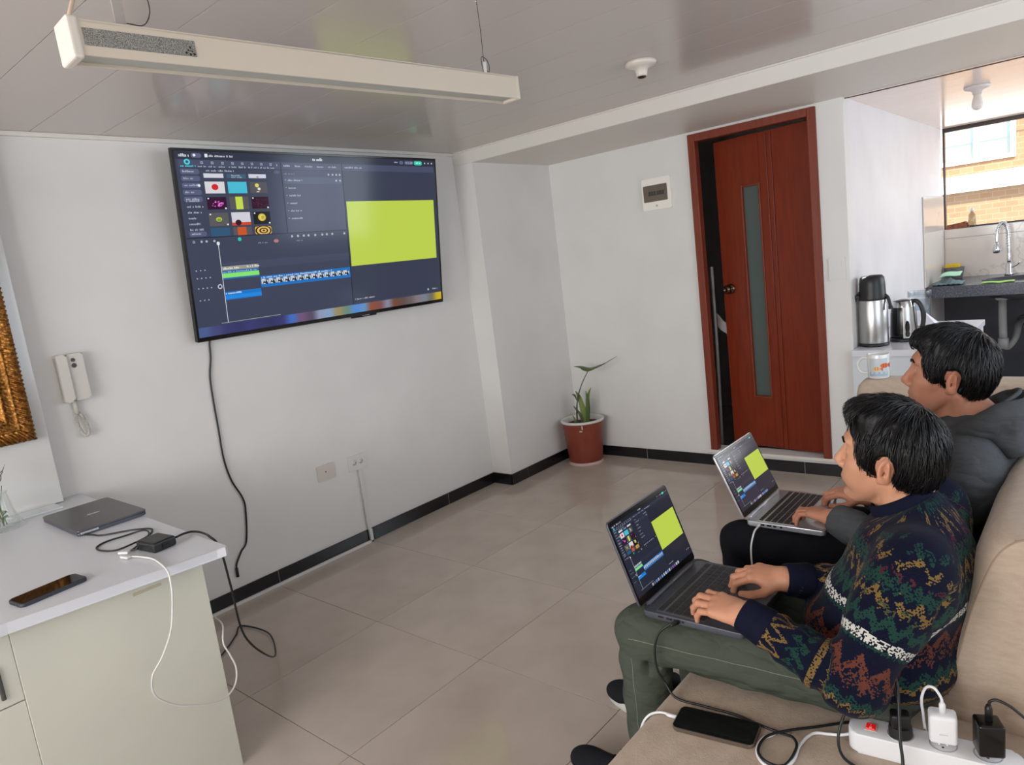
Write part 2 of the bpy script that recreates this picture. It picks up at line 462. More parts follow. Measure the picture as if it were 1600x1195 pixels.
# windows the daylight comes in by
for nm, a, c in (('window_2', (0.3, -3.5, 0.8), (3.2, -3.46, 2.1)), ('window_3', (4.26, 0.15, 0.8), (4.30, 2.15, 2.1)), ('window_4', (4.26, 3.6, 0.95), (4.30, 5.2, 2.05))):
    b = B()
    ax = 0 if nm == 'window_2' else 1
    L0, L1 = a[ax], c[ax]
    def bar(s0, s1, z0, z1):
        if ax == 0: box(b, s0, a[1], z0, s1, c[1], z1, bev=0.003)
        else: box(b, a[0], s0, z0, c[0], s1, z1, bev=0.003)
    q0, q1 = a[2], c[2]
    bar(L0, L1, q0, q0 + 0.04); bar(L0, L1, q1 - 0.04, q1); bar(L0, L0 + 0.04, q0 + 0.04, q1 - 0.04); bar(L1 - 0.04, L1, q0 + 0.04, q1 - 0.04); bar((L0 + L1) / 2 - 0.025, (L0 + L1) / 2 + 0.025, q0 + 0.04, q1 - 0.04)
    struct(nm, b, M_FRAME)

bld = thing('building', 'sunlit orange brick building with white bands seen through the kitchen window', 'building', (2.5, 9.0, 0))
M_BRICK = mat('orange_brick', (214, 160, 116), 0.85)
t = NT(M_BRICK); bt = t.node('ShaderNodeTexBrick'); t.put(bt.inputs['Vector'], t.mapping(t.objco(), (1, 1, 1), (PI / 2, 0, 0)))
bt.inputs['Color1'].default_value = (*lin((136, 104, 76)), 1); bt.inputs['Color2'].default_value = (*lin((130, 94, 66)), 1); bt.inputs['Mortar'].default_value = (*lin((142, 118, 98)), 1)
bt.inputs['Scale'].default_value = 4.0; bt.inputs['Mortar Size'].default_value = 0.012
t.l.new(bt.outputs[0], bsdf(M_BRICK).inputs['Base Color'])
M_WHITEOUT = mat('white_render', (240, 238, 232), 0.8)
b = B(); box(b, -4.5, 0.0, -6, 5.5, 0.3, 1.92); box(b, -4.5, 0, 1.92, -1.5, 0.3, 2.9); box(b, -0.40, 0.0, 1.92, 5.5, 0.3, 2.9); box(b, -1.5, 0, 2.56, -0.40, 0.3, 2.9)
obj('brick_wall', b, M_BRICK, bld)
b = B(); box(b, -4.5, -0.12, 1.60, 5.5, 0.0, 1.79, bev=0.01); obj('concrete_band', b, M_WHITEOUT, bld)
b = B()
for c in ((-1.5, 1.92, -0.4, 1.97), (-1.5, 2.51, -0.4, 2.56), (-1.5, 1.97, -1.45, 2.51), (-0.45, 1.97, -0.4, 2.51), (-0.80, 1.97, -0.755, 2.51)): box(b, c[0], -0.03, c[1], c[2], 0.08, c[3], bev=0.004)
fw = obj('window_frame', b, M_WHITEOUT, bld)
b = B(); box(b, -1.45, 0.04, 1.97, -0.45, 0.05, 2.51); obj('pane', b, mat('pale_window_glass', (150, 156, 150), 0.1), fw)
b = B(); box(b, -1.5, 0.3, 1.8, -0.4, 0.34, 2.7); obj('curtain', b, mat('pale_curtain', (224, 222, 196), 0.9), bld)
b = B(); tube(b, [(-4.4, -0.30, 2.52), (-0.5, -0.26, 2.49), (5.4, -0.3, 2.53)], 0.007, 6, 8); obj('street_wire', b, mat('street_wire', (70, 70, 74), 0.6), bld)

# marble tiles: splashback under the window, and on the side wall by the sink
def slab_tiles(name, plane, u0, u1, z0, z1, us, zs, m, fix):
    root = None
    b = B()
    if plane == 'y': box(b, u0, fix - 0.006, z0, u1, fix, z1)
    else: box(b, fix, u0, z0, fix + 0.006, u1, z1)
    root = struct(name, b, M_GROUT)
    ue = [u0] + us + [u1]; ze = [z0] + zs + [z1]
    for a0, a1 in zip(ue, ue[1:]):
        for c0, c1 in zip(ze, ze[1:]):
            b = B()
            if plane == 'y': box(b, a0 + 0.0015, fix - 0.012, c0 + 0.0015, a1 - 0.0015, fix - 0.001, c1 - 0.0015, bev=0.001, seg=1)
            else: box(b, fix + 0.001, a0 + 0.0015, c0 + 0.0015, fix + 0.012, a1 - 0.0015, c1 - 0.0015, bev=0.001, seg=1)
            obj('tile', b, m, root)
slab_tiles('trim_5', 'y', 1.902, 4.2, 0.87, 1.262, [2.52, 3.12, 3.72], [1.19], M_MARBLE_K, 5.75)
slab_tiles('trim_6', 'x', 4.95, 5.738, 0.87, 1.535, [], [1.27], M_MARBLE_K, 1.89)
# marble panel behind the desk that carries the mirror
b = B(); box(b, -0.18, -2.2, 0.737, -0.112, -0.232, 2.121, bev=0.003); struct('wall_panel', b, M_MARBLE)
# ------------------------------------------------------------------ the editing program shown on the three screens
def screen_material():
    m = bpy.data.materials.new('lit_screen'); m.use_nodes = True
    t = NT(m); b = bsdf(m)
    a = t.node('ShaderNodeVertexColor', layer_name='Col')
    b.inputs['Base Color'].default_value = (0.004, 0.004, 0.005, 1)
    b.inputs['Roughness'].default_value = 0.12; b.inputs['Specular IOR Level'].default_value = 0.16
    t.l.new(a.outputs[0], b.inputs['Emission Color']); b.inputs['Emission Strength'].default_value = 1.0
    return m
M_SCREEN = screen_material()
def screen_mesh(name, bg, dock=True, seed=3):
    r = random.Random(seed)
    V, F, C = [], [], []
    state = {'z': 0.0}
    def poly(pts, c, lift=1):
        z = 0.0004 * lift
        i = len(V)
        V.extend([(u, 1 - v, z) for u, v in pts]); F.append(tuple(range(i, i + len(pts)))[::-1]); C.append((lin(c), len(pts)))
    def rect(u0, v0, u1, v1, c, lift=1): poly([(u0, v0), (u1, v0), (u1, v1), (u0, v1)], c, lift)
    def disc(u, v, ru, rv, c, lift=3, n=18): poly([(u + ru * math.cos(2 * PI * k / n), v + rv * math.sin(2 * PI * k / n)) for k in range(n)], c, lift)
    def rnd(u0, v0, u1, v1, c, lift=2, k=0.004):
        poly([(u0 + k, v0), (u1 - k, v0), (u1, v0 + k * 1.7), (u1, v1 - k * 1.7), (u1 - k, v1), (u0 + k, v1), (u0, v1 - k * 1.7), (u0, v0 + k * 1.7)], c, lift)
    def words(u, v, n, c=(176, 181, 196), h=0.011, lift=4, gap=True):
        """a line of letters too small to read: little upright strokes"""
        for k in range(n):
            w = r.uniform(0.0012, 0.0026)
            if gap and k and r.random() < 0.14: u += 0.004
            hh = h * r.choice([0.65, 0.7, 0.7, 1.0])
            rect(u, v + h - hh, u + w, v + h, c, lift); u += w + 0.0014
        return u
    def icon(u, v, s=0.011, c=(168, 174, 188), fill=False):
        u += s * 0.12; v += s * 0.2; s *= 0.78
        sv = s * 1.75
        if fill: rnd(u, v, u + s, v + sv, c, 4, 0.002); return
        k = s * 0.2
        rect(u, v, u + s, v + k * 1.7, c, 4); rect(u, v + sv - k * 1.7, u + s, v + sv, c, 4); rect(u, v, u + k, v + sv, c, 4); rect(u + s - k, v, u + s, v + sv, c, 4)
        rect(u + s * 0.35, v + sv * 0.4, u + s * 0.65, v + sv * 0.6, c, 4)
    d = lambda k: tuple(max(0, min(255, int(x * k))) for x in bg)
    rect(0, 0, 1, 1, bg, 0)
    rect(0, 0, 1, 0.042, d(0.80)); words(0.012, 0.014, 8, (226, 230, 238), 0.016)
    rnd(0.048, 0.010, 0.078, 0.034, d(1.5)); icon(0.052, 0.012, 0.010, (230, 232, 240), True); rect(0.088, 0.012, 0.097, 0.03, (220, 224, 232), 4); words(0.100, 0.016, 18, (206, 210, 220))
    words(0.452, 0.012, 10, (232, 234, 240), 0.018)
    words(0.80, 0.014, 5); rnd(0.825, 0.010, 0.843, 0.034, d(1.5)); rnd(0.850, 0.010, 0.892, 0.034, d(1.5)); words(0.856, 0.015, 8)
    rnd(0.897, 0.008, 0.936, 0.036, (52, 196, 168)); words(0.905, 0.014, 6, (235, 255, 250), lift=5)
    for u in (0.948, 0.966, 0.984): rect(u, 0.016, u + 0.005, 0.026, (200, 204, 214), 4)
    # media toolbar and its labels
    rect(0.008, 0.045, 0.331, 0.083, d(1.18)); disc(0.034, 0.056, 0.009, 0.0155, (72, 204, 216)); disc(0.034, 0.056, 0.004, 0.007, d(1.1), 4); words(0.014, 0.072, 11, (92, 208, 222), 0.010)
    for k in range(8):
        u = 0.072 + 0.0315 * k; icon(u, 0.050, 0.0095); words(u - 0.008, 0.073, 6, h=0.009)
    words(0.326 - 0.008, 0.056, 1)
    rect(0.334, 0.045, 0.565, 0.083, d(1.18))
    u = 0.343
    for n in (7, 6, 9, 8, 10): u = words(u, 0.058, n) + 0.017
    rect(0.568, 0.045, 0.995, 0.083, d(1.18)); words(0.578, 0.058, 20)
    # side list: five buttons, then six plain lines, then one more button
    for k in range(5):
        v = 0.092 + 0.036 * k; rnd(0.011, v, 0.066, v + 0.028, d(1.42)); words(0.017, v + 0.007, r.randint(6, 11))
    disc(0.060, 0.178, 0.004, 0.007, (225, 228, 236), 5)
    for k in range(6): words(0.017, 0.283 + 0.0305 * (k - 1), r.randint(7, 12))
    rnd(0.013, 0.421, 0.065, 0.447, d(1.42)); words(0.020, 0.427, 8)
    words(0.086, 0.094, 22, (180, 186, 200), 0.010); rnd(0.306, 0.092, 0.326, 0.110, d(1.35))
    # thumbnails in rows of three
    us = ((0.0775, 0.138), (0.148, 0.209), (0.219, 0.277))
    def th(cn, v0, v1, c): rect(us[cn][0], v0, us[cn][1], v1, c, 2)
    def mid(cn): return (us[cn][0] + us[cn][1]) / 2
    th(0, 0.114, 0.137, (206, 208, 218)); th(1, 0.115, 0.138, (62, 92, 118)); words(0.163, 0.119, 9, h=0.008); words(0.163, 0.129, 9, h=0.007); th(2, 0.114, 0.136, (204, 206, 220)); disc(mid(2), 0.130, 0.004, 0.005, (140, 140, 170))
    th(0, 0.157, 0.220, (212, 210, 216)); disc(mid(0), 0.186, 0.0105, 0.0165, (206, 36, 38))
    th(1, 0.157, 0.220, (72, 184, 210)); th(2, 0.158, 0.220, (84, 82, 88)); disc(0.243, 0.176, 0.007, 0.011, (214, 204, 96)); disc(0.249, 0.196, 0.005, 0.008, (220, 220, 216)); rect(0.240, 0.209, 0.249, 0.214, (226, 222, 140), 3)
    th(0, 0.240, 0.306, (48, 14, 46))
    for k in range(26):
        a = r.uniform(0, 2 * PI); q = r.uniform(0.2, 1.0); disc(mid(0) + 0.019 * q * math.cos(a), 0.272 + 0.021 * q * math.sin(a), 0.0026, 0.003, r.choice([(226, 96, 206), (188, 60, 168), (244, 168, 232)]), 3 + k % 3, 8)
    th(1, 0.238, 0.308, (86, 84, 86)); rect(0.167, 0.238, 0.190, 0.308, (196, 214, 78), 3)
    th(2, 0.240, 0.307, (46, 12, 36))
    for k in range(40): disc(r.uniform(0.222, 0.274), r.uniform(0.245, 0.303), 0.0009, 0.0014, (132, 50, 96), 3, 6)
    th(0, 0.324, 0.396, (88, 86, 88)); disc(mid(0), 0.360, 0.0095, 0.0125, (176, 196, 74)); disc(mid(0), 0.362, 0.006, 0.007, (120, 150, 60), 4)
    th(1, 0.324, 0.396, (206, 204, 212)); rect(us[1][0], 0.380, us[1][1], 0.396, (206, 70, 34), 3); disc(0.168, 0.381, 0.010, 0.016, (52, 22, 30), 4)
    th(2, 0.324, 0.395, (22, 26, 30)); disc(mid(2), 0.356, 0.0135, 0.0215, (206, 186, 48)); disc(mid(2), 0.356, 0.0095, 0.015, (222, 210, 120), 4); disc(mid(2) + 0.002, 0.357, 0.006, 0.010, (186, 168, 60), 5)
    th(0, 0.406, 0.452, (48, 84, 116)); th(1, 0.406, 0.452, (86, 82, 92)); rect(0.162, 0.406, 0.191, 0.452, (196, 84, 40), 3)
    th(2, 0.406, 0.452, (38, 26, 14))
    for q, cc in ((1.0, (222, 176, 84)), (0.82, (40, 28, 16)), (0.66, (232, 190, 98)), (0.46, (44, 30, 16)), (0.30, (226, 186, 96)), (0.14, (46, 30, 16))):
        poly([(mid(2) + max(-0.0285, min(0.0285, 0.034 * q * math.cos(a * PI / 9))), max(0.407, min(0.4515, 0.432 + 0.036 * q * math.sin(a * PI / 9)))) for a in range(18)], cc, 3 + int((1 - q) * 10))
    for cn in range(3):
        for v0 in (0.244, 0.329): disc(us[cn][0] + 0.004, v0 + 0.003, 0.0026, 0.0044, (226, 226, 232), 13, 8) if cn != 1 else None
        for v1 in (0.301, 0.389): disc(us[cn][1] - 0.006, v1, 0.003, 0.005, (226, 226, 232), 13, 8) if cn != 1 else None
    # properties panel
    rect(0.335, 0.090, 0.565, 0.452, d(1.10)); words(0.341, 0.104, 9, (140, 146, 160), 0.010)
    for u in (0.505, 0.521, 0.536, 0.550): icon(u, 0.102, 0.009, fill=True)
    rnd(0.338, 0.128, 0.563, 0.166, d(1.26), 2)
    for k, n in enumerate((14, 9, 12, 8, 10, 13)):
        v = 0.140 + 0.0445 * k; rect(0.342, v + 0.003, 0.346, v + 0.006, (180, 184, 196), 4); words(0.353, v, n)
    icon(0.534, 0.138, 0.009, fill=True); icon(0.550, 0.138, 0.009, fill=True)
    # player
    rect(0.568, 0.085, 0.996, 0.936, d(0.94)); rect(0.573, 0.275, 0.986, 0.690, (186, 206, 78), 2)
    words(0.577, 0.905, 22, (186, 190, 202), 0.010); icon(0.925, 0.905, 0.011, fill=True); words(0.952, 0.908, 8)
    for u0, v0, u1, v1 in ((0.5655, 0.042, 0.568, 0.94), (0.332, 0.045, 0.334, 0.455), (0.0, 0.453, 0.566, 0.457)): rect(u0, v0, u1, v1, d(0.45), 2)
    # timeline
    for u in (0.018, 0.041, 0.056, 0.080): icon(u, 0.468, 0.009, fill=(u > 0.03))
    disc(0.165, 0.474, 0.006, 0.011, (40, 196, 178)); words(0.225, 0.497, 8, (150, 154, 166), 0.008); rnd(0.280, 0.486, 0.297, 0.506, (176, 120, 116)); words(0.362, 0.497, 6, (150, 154, 166), 0.008)
    for u in (0.342, 0.364, 0.386, 0.404, 0.430, 0.458, 0.476, 0.498, 0.548): icon(u, 0.466, 0.010, fill=True)
    rect(0.097, 0.600, 0.566, 0.612, d(1.12)); rect(0.218, 0.612, 0.566, 0.644, d(1.10))
    rect(0.097, 0.620, 0.217, 0.643, (150, 150, 144), 2); words(0.101, 0.626, 14, (238, 238, 232)); words(0.178, 0.624, 9, (238, 238, 232))
    rect(0.097, 0.645, 0.217, 0.693, (42, 104, 166), 2); rect(0.097, 0.659, 0.217, 0.684, (134, 224, 110), 3); words(0.100, 0.647, 28, (150, 190, 226), 0.009, 4)
    rect(0.219, 0.694, 0.565, 0.760, (28, 112, 190), 2); words(0.222, 0.698, 66, (206, 226, 244), 0.009, 4)
    u = 0.221
    while u < 0.560:
        rect(u, 0.711, u + 0.024, 0.742, (196, 204, 212), 3)
        poly([(u + 0.003, 0.742), (u + 0.008, 0.722), (u + 0.013, 0.730), (u + 0.017, 0.716), (u + 0.023, 0.742)], (30, 36, 44), 4); rect(u + 0.014, 0.711, u + 0.024, 0.720, (96, 104, 112), 4)
        rect(u + 0.006, 0.736, u + 0.013, 0.742, (206, 210, 214), 5); u += 0.0262
    rect(0.097, 0.763, 0.217, 0.809, (26, 116, 196), 2); rect(0.097, 0.784, 0.217, 0.803, (32, 134, 222), 3); words(0.099, 0.767, 14, (206, 228, 246), 0.010)
    for v, n in ((0.626, 3), (0.668, 4), (0.724, 4), (0.790, 3)):
        for k in range(n): icon(0.015 + 0.013 * k, v, 0.006, fill=True)
    rnd(0.077, 0.716, 0.091, 0.742, (196, 198, 206), 3); rect(0.080, 0.722, 0.088, 0.736, d(1), 4)
    rect(0.0942, 0.486, 0.0958, 0.936, (226, 228, 234), 6); rnd(0.0905, 0.481, 0.0995, 0.500, (226, 228, 234), 6, 0.002)
    rect(0.074, 0.934, 0.275, 0.938, (140, 144, 158), 3)
    # dock
    if dock:
        cols = [(74, 92, 138), (70, 72, 118), (58, 58, 104), (52, 54, 98), (60, 58, 112), (54, 56, 100), (50, 52, 96), (58, 56, 108), (64, 106, 186), (112, 84, 116), (86, 76, 98), (140, 150, 180), (132, 156, 190), (150, 136, 96), (104, 134, 122), (84, 134, 206), (96, 142, 190), (140, 78, 56), (124, 80, 76), (130, 132, 156), (112, 72, 56), (96, 78, 74), (104, 92, 92), (126, 118, 122), (118, 126, 138), (112, 106, 96), (194, 170, 34)]
        w = 1.0 / len(cols)
        N = 6
        for k in range(len(cols) * N):               # soft blend from one icon colour to the next
            x = (k + 0.5) / N - 0.5; i = max(0, min(len(cols) - 2, int(math.floor(x)))); f = min(1, max(0, x - i)); f = f * f * (3 - 2 * f)
            c = tuple(cols[i][q] * (1 - f) + cols[i + 1][q] * f for q in range(3))
            rect(k * w / N, 0.945, (k + 1) * w / N, 1.0, c, 3)
    else:
        rect(0, 0.948, 1, 1.0, d(0.9), 2)
        for k in range(15): rnd(0.24 + 0.034 * k, 0.956, 0.264 + 0.034 * k, 0.994, r.choice([(90, 130, 200), (180, 180, 190), (200, 200, 206), (96, 96, 112), (120, 90, 160), (150, 160, 170)]), 3)
    me = bpy.data.meshes.new(name); me.from_pydata(V, [], F)
    ca = me.color_attributes.new('Col', 'FLOAT_COLOR', 'CORNER')
    flat = []
    for c, n in C: flat += [c[0], c[1], c[2], 1.0] * n
    ca.data.foreach_set('color', flat)
    me.materials.append(M_SCREEN)
    return me

# ------------------------------------------------------------------ television, tilted forward on its bracket
M_BLACKGLOSS = mat('black_gloss_plastic', (14, 14, 16), 0.18)
M_BLACK = mat('black_plastic', (22, 22, 24), 0.42)
M_SILVERTXT = mat('silver_print', (170, 170, 174), 0.4)
tv = thing('television', 'large wall mounted television showing a video editing program', 'television', (-0.1785, 1.18, 1.24))
ZB, ZT, XB, XT = 1.252, 2.074, -0.128, -0.030
tz = Vector((XT - XB, 0, ZT - ZB)); TH = tz.length; tz.normalize()
tx = Vector((0, 1, 0)); tn = tx.cross(tz)                      # tn points to the room
TW = 1.535; TO = Vector((XB, 0.412, ZB))
MT = Matrix.Translation((0.18, -1.18, -1.24)) @ basis(TO, tx, tz, tn)
b = B(); box(b, 0, 0, -0.022, TW, TH, 0.0, bev=0.003, M=MT)
box(b, 0.25, 0.05, -0.050, TW - 0.25, 0.55, -0.020, bev=0.01, M=MT)
obj('housing', b, M_BLACK, tv)
b = B(); e = 0.011
for c in ((0, 0, TW, 0.019), (0, TH - e, TW, TH), (0, 0.019, e, TH - e), (TW - e, 0.019, TW, TH - e)): box(b, c[0], c[1], 0.0, c[2], c[3], 0.0045, bev=0.0012, M=MT)
obj('bezel', b, M_BLACKGLOSS, tv)
o = link_mesh('screen', screen_mesh('tv_screen', (61, 66, 86)), None, tv)
o.matrix_local = MT @ Matrix.Translation((e, 0.019, 0.0008)) @ Matrix.Diagonal((TW - 2 * e, TH - e - 0.019, 1, 1))
b = B(); box(b, TW * 0.555, -0.010, -0.012, TW * 0.665, 0.004, 0.002, bev=0.003, M=MT); bdg = obj('badge', b, M_BLACKGLOSS, tv)
b = B()
for k in range(6): box(b, TW * 0.60 + 0.0085 * k, -0.0035, 0.002, TW * 0.60 + 0.0085 * k + 0.0055, 0.0025, 0.0026, M=MT)
obj('lettering', b, M_SILVERTXT, bdg)
b = B(); box(b, -0.001, 0.9 - 1.18, 1.45 - 1.24, 0.012, 1.45 - 1.18, 1.85 - 1.24)
for yy in (1.0, 1.36): box(b, 0.0, yy - 1.18 - 0.02, 0.24, 0.07, yy - 1.18 + 0.02, 0.30); box(b, 0.0, yy - 1.18 - 0.02, 0.52, 0.085, yy - 1.18 + 0.02, 0.56)
obj('wall_bracket', b, M_BLACK, tv)
b = B()
tube(b, [(-0.150, 0.515, 1.42), (-0.160, 0.500, 1.28), (-0.172, 0.489, 1.242), (-0.173, 0.48, 1.169), (-0.173, 0.46, 1.083), (-0.173, 0.454, 0.964), (-0.173, 0.452, 0.843), (-0.173, 0.449, 0.706), (-0.173, 0.465, 0.592), (-0.173, 0.503, 0.49), (-0.173, 0.505, 0.419), (-0.173, 0.481, 0.282), (-0.173, 0.446, 0.241), (-0.173, 0.414, 0.195), (-0.173, 0.408, 0.172)], 0.0042, 8, 8)
cb = obj('television_cable', b, M_BLACK); tagp(cb, 'long black cable hanging loose down the wall from the television', 'cable')
b = B(); tube(b, [(-0.173, 0.408, 0.174), (-0.172, 0.406, 0.13)], 0.0068, 10, 1); obj('plug', b, M_BLACK, cb)

# ------------------------------------------------------------------ door phone
M_IVORY = mat('ivory_plastic', (206, 200, 190), 0.4)
M_IVORY2 = mat('white_plastic', (218, 216, 212), 0.38)
M_DGREY = mat('dark_grey_plastic', (70, 70, 70), 0.5)
M_CHROME = mat('chrome', (206, 208, 212), 0.12, metal=1.0)
ph = thing('door_phone', 'white wall intercom with handset and coiled cord', 'intercom', (-0.18, -0.094, 1.10), group=None)
MP = basis((0.0, 0.0, 0.0), (0, 1, 0), (0, 0, 1), (1, 0, 0))    # x->+y, y->up, z->into room
b = B(); plate(b, 0.098, 0.185, 0.008, 0.0, 0.024, MP @ Matrix.Translation((0.0, 0.098, 0)), bev=0.004); obj('base', b, M_IVORY, ph)
b = B(); plate(b, 0.036, 0.190, 0.010, 0.018, 0.046, MP @ Matrix.Translation((-0.031, 0.098, 0)), bev=0.008); obj('handset', b, M_IVORY, ph)
b = B(); plate(b, 0.058, 0.185, 0.008, 0.018, 0.036, MP @ Matrix.Translation((0.019, 0.098, 0)), bev=0.005); cov = obj('cover', b, M_IVORY, ph)
for zz, rr in ((0.166, 0.0075), (0.144, 0.009)):
    b = B(); lathe(b, [(rr, 0.034), (rr, 0.0385), (rr * 0.8, 0.0385), (rr * 0.75, 0.037), (rr * 0.4, 0.0385), (0, 0.0388)], 20, MP @ Matrix.Translation((0.010, zz, 0))); obj('button', b, M_DGREY, cov)
b = B(); tube(b, [(0.016, -0.012, 0.004), (0.015, -0.010, -0.05)], 0.0085, 10, 1); obj('cord_cover', b, M_IVORY, ph)
b = B(); pts = []
loop = catmull([(0.020, -0.016, -0.046), (0.022, -0.018, -0.09), (0.024, -0.008, -0.130), (0.024, 0.006, -0.140), (0.022, 0.016, -0.118), (0.018, 0.008, -0.07), (0.012, -0.004, -0.048)], 40)
for i, p in enumerate(loop):
    q = loop[min(i + 1, len(loop) - 1)] - loop[max(i - 1, 0)]; q.normalize(); s1 = q.cross(Vector((1, 0, 0))).normalized(); s2 = q.cross(s1)
    a = i * 2 * PI / 5.2; pts.append(p + (s1 * math.cos(a) + s2 * math.sin(a)) * 0.0052)
tube(b, pts, 0.0017, 5, 1); obj('coiled_cord', b, M_IVORY, ph)

# ------------------------------------------------------------------ wall plates, conduit, fuse box, switch
b = B(); plate(b, 0.107, 0.083, 0.004, 0, 0.008, basis((-0.18, 0.978, 0.470), (0, 1, 0), (0, 0, 1), (1, 0, 0)), bev=0.003)
o = obj('blank_plate', b, M_IVORY); tagp(o, 'ivory wall plate with one small centre hole, left of the socket', 'wall plate')
b = B(); lathe(b, [(0.004, 0.0075), (0.004, 0.0088), (0, 0.0088)], 12, basis((-0.18, 0.974, 0.473), (0, 1, 0), (0, 0, 1), (1, 0, 0))); obj('hole', b, M_BLACK, o)
so = thing('wall_socket', 'white double power socket above the white conduit', 'socket', (-0.18, 1.178, 0.463))
b = B(); plate(b, 0.112, 0.084, 0.004, 0, 0.010, basis((0, 0, 0), (0, 1, 0), (0, 0, 1), (1, 0, 0)), bev=0.003); obj('plate', b, M_IVORY2, so)
for yy in (-0.021, 0.022):
    b = B(); lathe(b, [(0.0165, 0.009), (0.0165, 0.0108), (0, 0.0108)], 24, basis((0, yy, 0.004), (0, 1, 0), (0, 0, 1), (1, 0, 0))); oo = obj('outlet', b, M_IVORY2, so)
    b = B()
    for dy_, dz_ in ((-0.003, 0.0065), (-0.003, -0.0065), (0.009, 0.0)): lathe(b, [(0.0022, 0.0106), (0.0022, 0.0113), (0, 0.0113)], 10, basis((0, yy + dy_, 0.004 + dz_), (0, 1, 0), (0, 0, 1), (1, 0, 0)))
    obj('contact_holes', b, M_BLACK, oo)
cd = B(); box(cd, -0.1788, 1.176, 0.012, -0.164, 1.194, 0.423, bev=0.002); box(cd, -0.1695, 1.1755, 0.0, -0.155, 1.1945, 0.078, bev=0.002); box(cd, -0.1695, -0.30, 0.0, -0.155, 1.1945, 0.014, bev=0.002)
tagp(obj('cable_conduit', cd, M_IVORY2), 'white cable conduit dropping from the socket and running along the black skirting', 'conduit')

fb = thing('fuse_box', 'white fuse box with a smoked window beside the door', 'fuse box', (0.794, 3.03, 1.743))
FM = basis((0, 0, 0), (1, 0, 0), (0, 0, 1), (0, -1, 0))
b = B(); plate(b, 0.198, 0.192, 0.008, 0, 0.020, FM, bev=0.004); obj('cover', b, mat('warm_white_cover', (246, 240, 230), 0.35), fb)
b = B(); plate(b, 0.164, 0.100, 0.004, 0.013, 0.0225, FM @ Matrix.Translation((-0.006, 0.004, 0)), bev=0.002); wd = obj('smoked_window', b, mat('smoked_plastic', (104, 90, 80), 0.2), fb)
for k in range(2):
    b = B()
    for q in range(3): box(b, -0.052 + 0.058 * k + 0.017 * q, -0.004, 0.0222, -0.038 + 0.058 * k + 0.017 * q, 0.016, 0.0245, bev=0.0008, seg=1, M=FM)
    box(b, -0.056 + 0.058 * k, -0.010, 0.0222, -0.002 + 0.058 * k, -0.004, 0.0234, M=FM)
    obj('breaker', b, mat('breaker_grey', (62, 54, 50), 0.5), wd)
b = B(); lathe(b, [(0.007, 0.0195), (0.007, 0.0215), (0, 0.0215)], 16, FM @ Matrix.Translation((-0.002, -0.073, 0))); obj('latch', b, M_IVORY, fb)
sw = thing('light_switch', 'white double light switch on the wall strip right of the door', 'light switch', (1.829, 3.03, 1.182))
b = B(); plate(b, 0.084, 0.126, 0.006, 0, 0.009, FM, bev=0.003); obj('plate', b, M_IVORY2, sw)
for zz in (0.026, -0.026):
    b = B(); plate(b, 0.046, 0.036, 0.003, 0.008, 0.0125, FM @ Matrix.Translation((0, zz, 0)), bev=0.0015); obj('rocker', b, M_IVORY2, sw)

# ------------------------------------------------------------------ hanging light bar and ceiling fittings
M_LAMP = mat('white_lamp_metal', (206, 194, 176), 0.4)
M_DIFF = mat('lamp_diffuser', (178, 182, 178), 0.35)
M_GRILLE = mat('speckled_grille', (128, 124, 118), 0.6)
t = NT(M_GRILLE); f = t.noise(t.mapping(t.objco(), (1, 1, 1)), 700, 1); t.put(bsdf(M_GRILLE).inputs['Base Color'], t.ramp(f, [(0.42, lin((92, 90, 86))), (0.58, lin((158, 154, 146)))]))
a0 = math.radians(90 - 3.4)
lampb = thing('light_bar', 'long white hanging light bar with a speckled grille at one end', 'lamp', (1.704, -0.028, 1.846))
ld = Vector((math.cos(a0), math.sin(a0), 0.012)).normalized(); ls = Vector((math.sin(a0), -math.cos(a0), 0)); lu = ls.cross(ld)
ML = basis((0, 0, 0), ld, ls, lu)                                  # x along, y to the near side (+x), z up
HL = 0.532
b = B()
# hollow body: two sides and a top; the diffuser is recessed between them
box(b, -HL + 0.012, 0.027, 0, HL - 0.006, 0.030, 0.055, bev=0.001, seg=1, M=ML); box(b, -HL + 0.012, -0.030, 0, HL - 0.006, -0.027, 0.055, bev=0.001, seg=1, M=ML); box(b, -HL + 0.012, -0.030, 0.052, HL - 0.006, 0.030, 0.056, M=ML)
obj('body', b, M_LAMP, lampb)
b = B(); box(b, -HL + 0.012, -0.027, 0.006, HL - 0.006, 0.027, 0.010, M=ML); obj('diffuser', b, M_DIFF, lampb)
b = B(); box(b, -HL - 0.004, -0.0335, -0.006, -HL + 0.014, 0.0335, 0.061, bev=0.005, seg=3, M=ML); obj('end_cap', b, mat('lamp_cap_white', (216, 208, 196), 0.35), lampb)
b = B(); box(b, HL - 0.008, -0.031, -0.001, HL, 0.031, 0.057, bev=0.001, seg=1, M=ML); obj('end_cap', b, M_LAMP, lampb)
b = B(); box(b, -HL + 0.018, 0.0298, 0.016, -HL + 0.200, 0.0312, 0.043, M=ML); g = obj('grille', b, M_GRILLE, lampb)
b = B()
for dx_, dz_, rr in ((0.182, 0.021, 0.002), (0.186, 0.026, 0.0016), (0.190, 0.031, 0.0018), (0.193, 0.024, 0.0016), (0.196, 0.020, 0.002), (0.189, 0.019, 0.0022)): lathe(b, [(rr, 0), (rr, 0.001), (0, 0.001)], 8, ML @ basis((-HL + dx_, 0.0310, dz_), (1, 0, 0), (0, 0, 1), (0, 1, 0)))
obj('controls', b, M_BLACK, g)
b = B()
top_r = Vector((0.0, 0.0, 0)) + ld * 0.44 + lu * 0.056
tube(b, [top_r, top_r + Vector((0.002, 0, 0.035))], 0.005, 10, 1); obj('wire_grip', b, M_IVORY2, lampb)
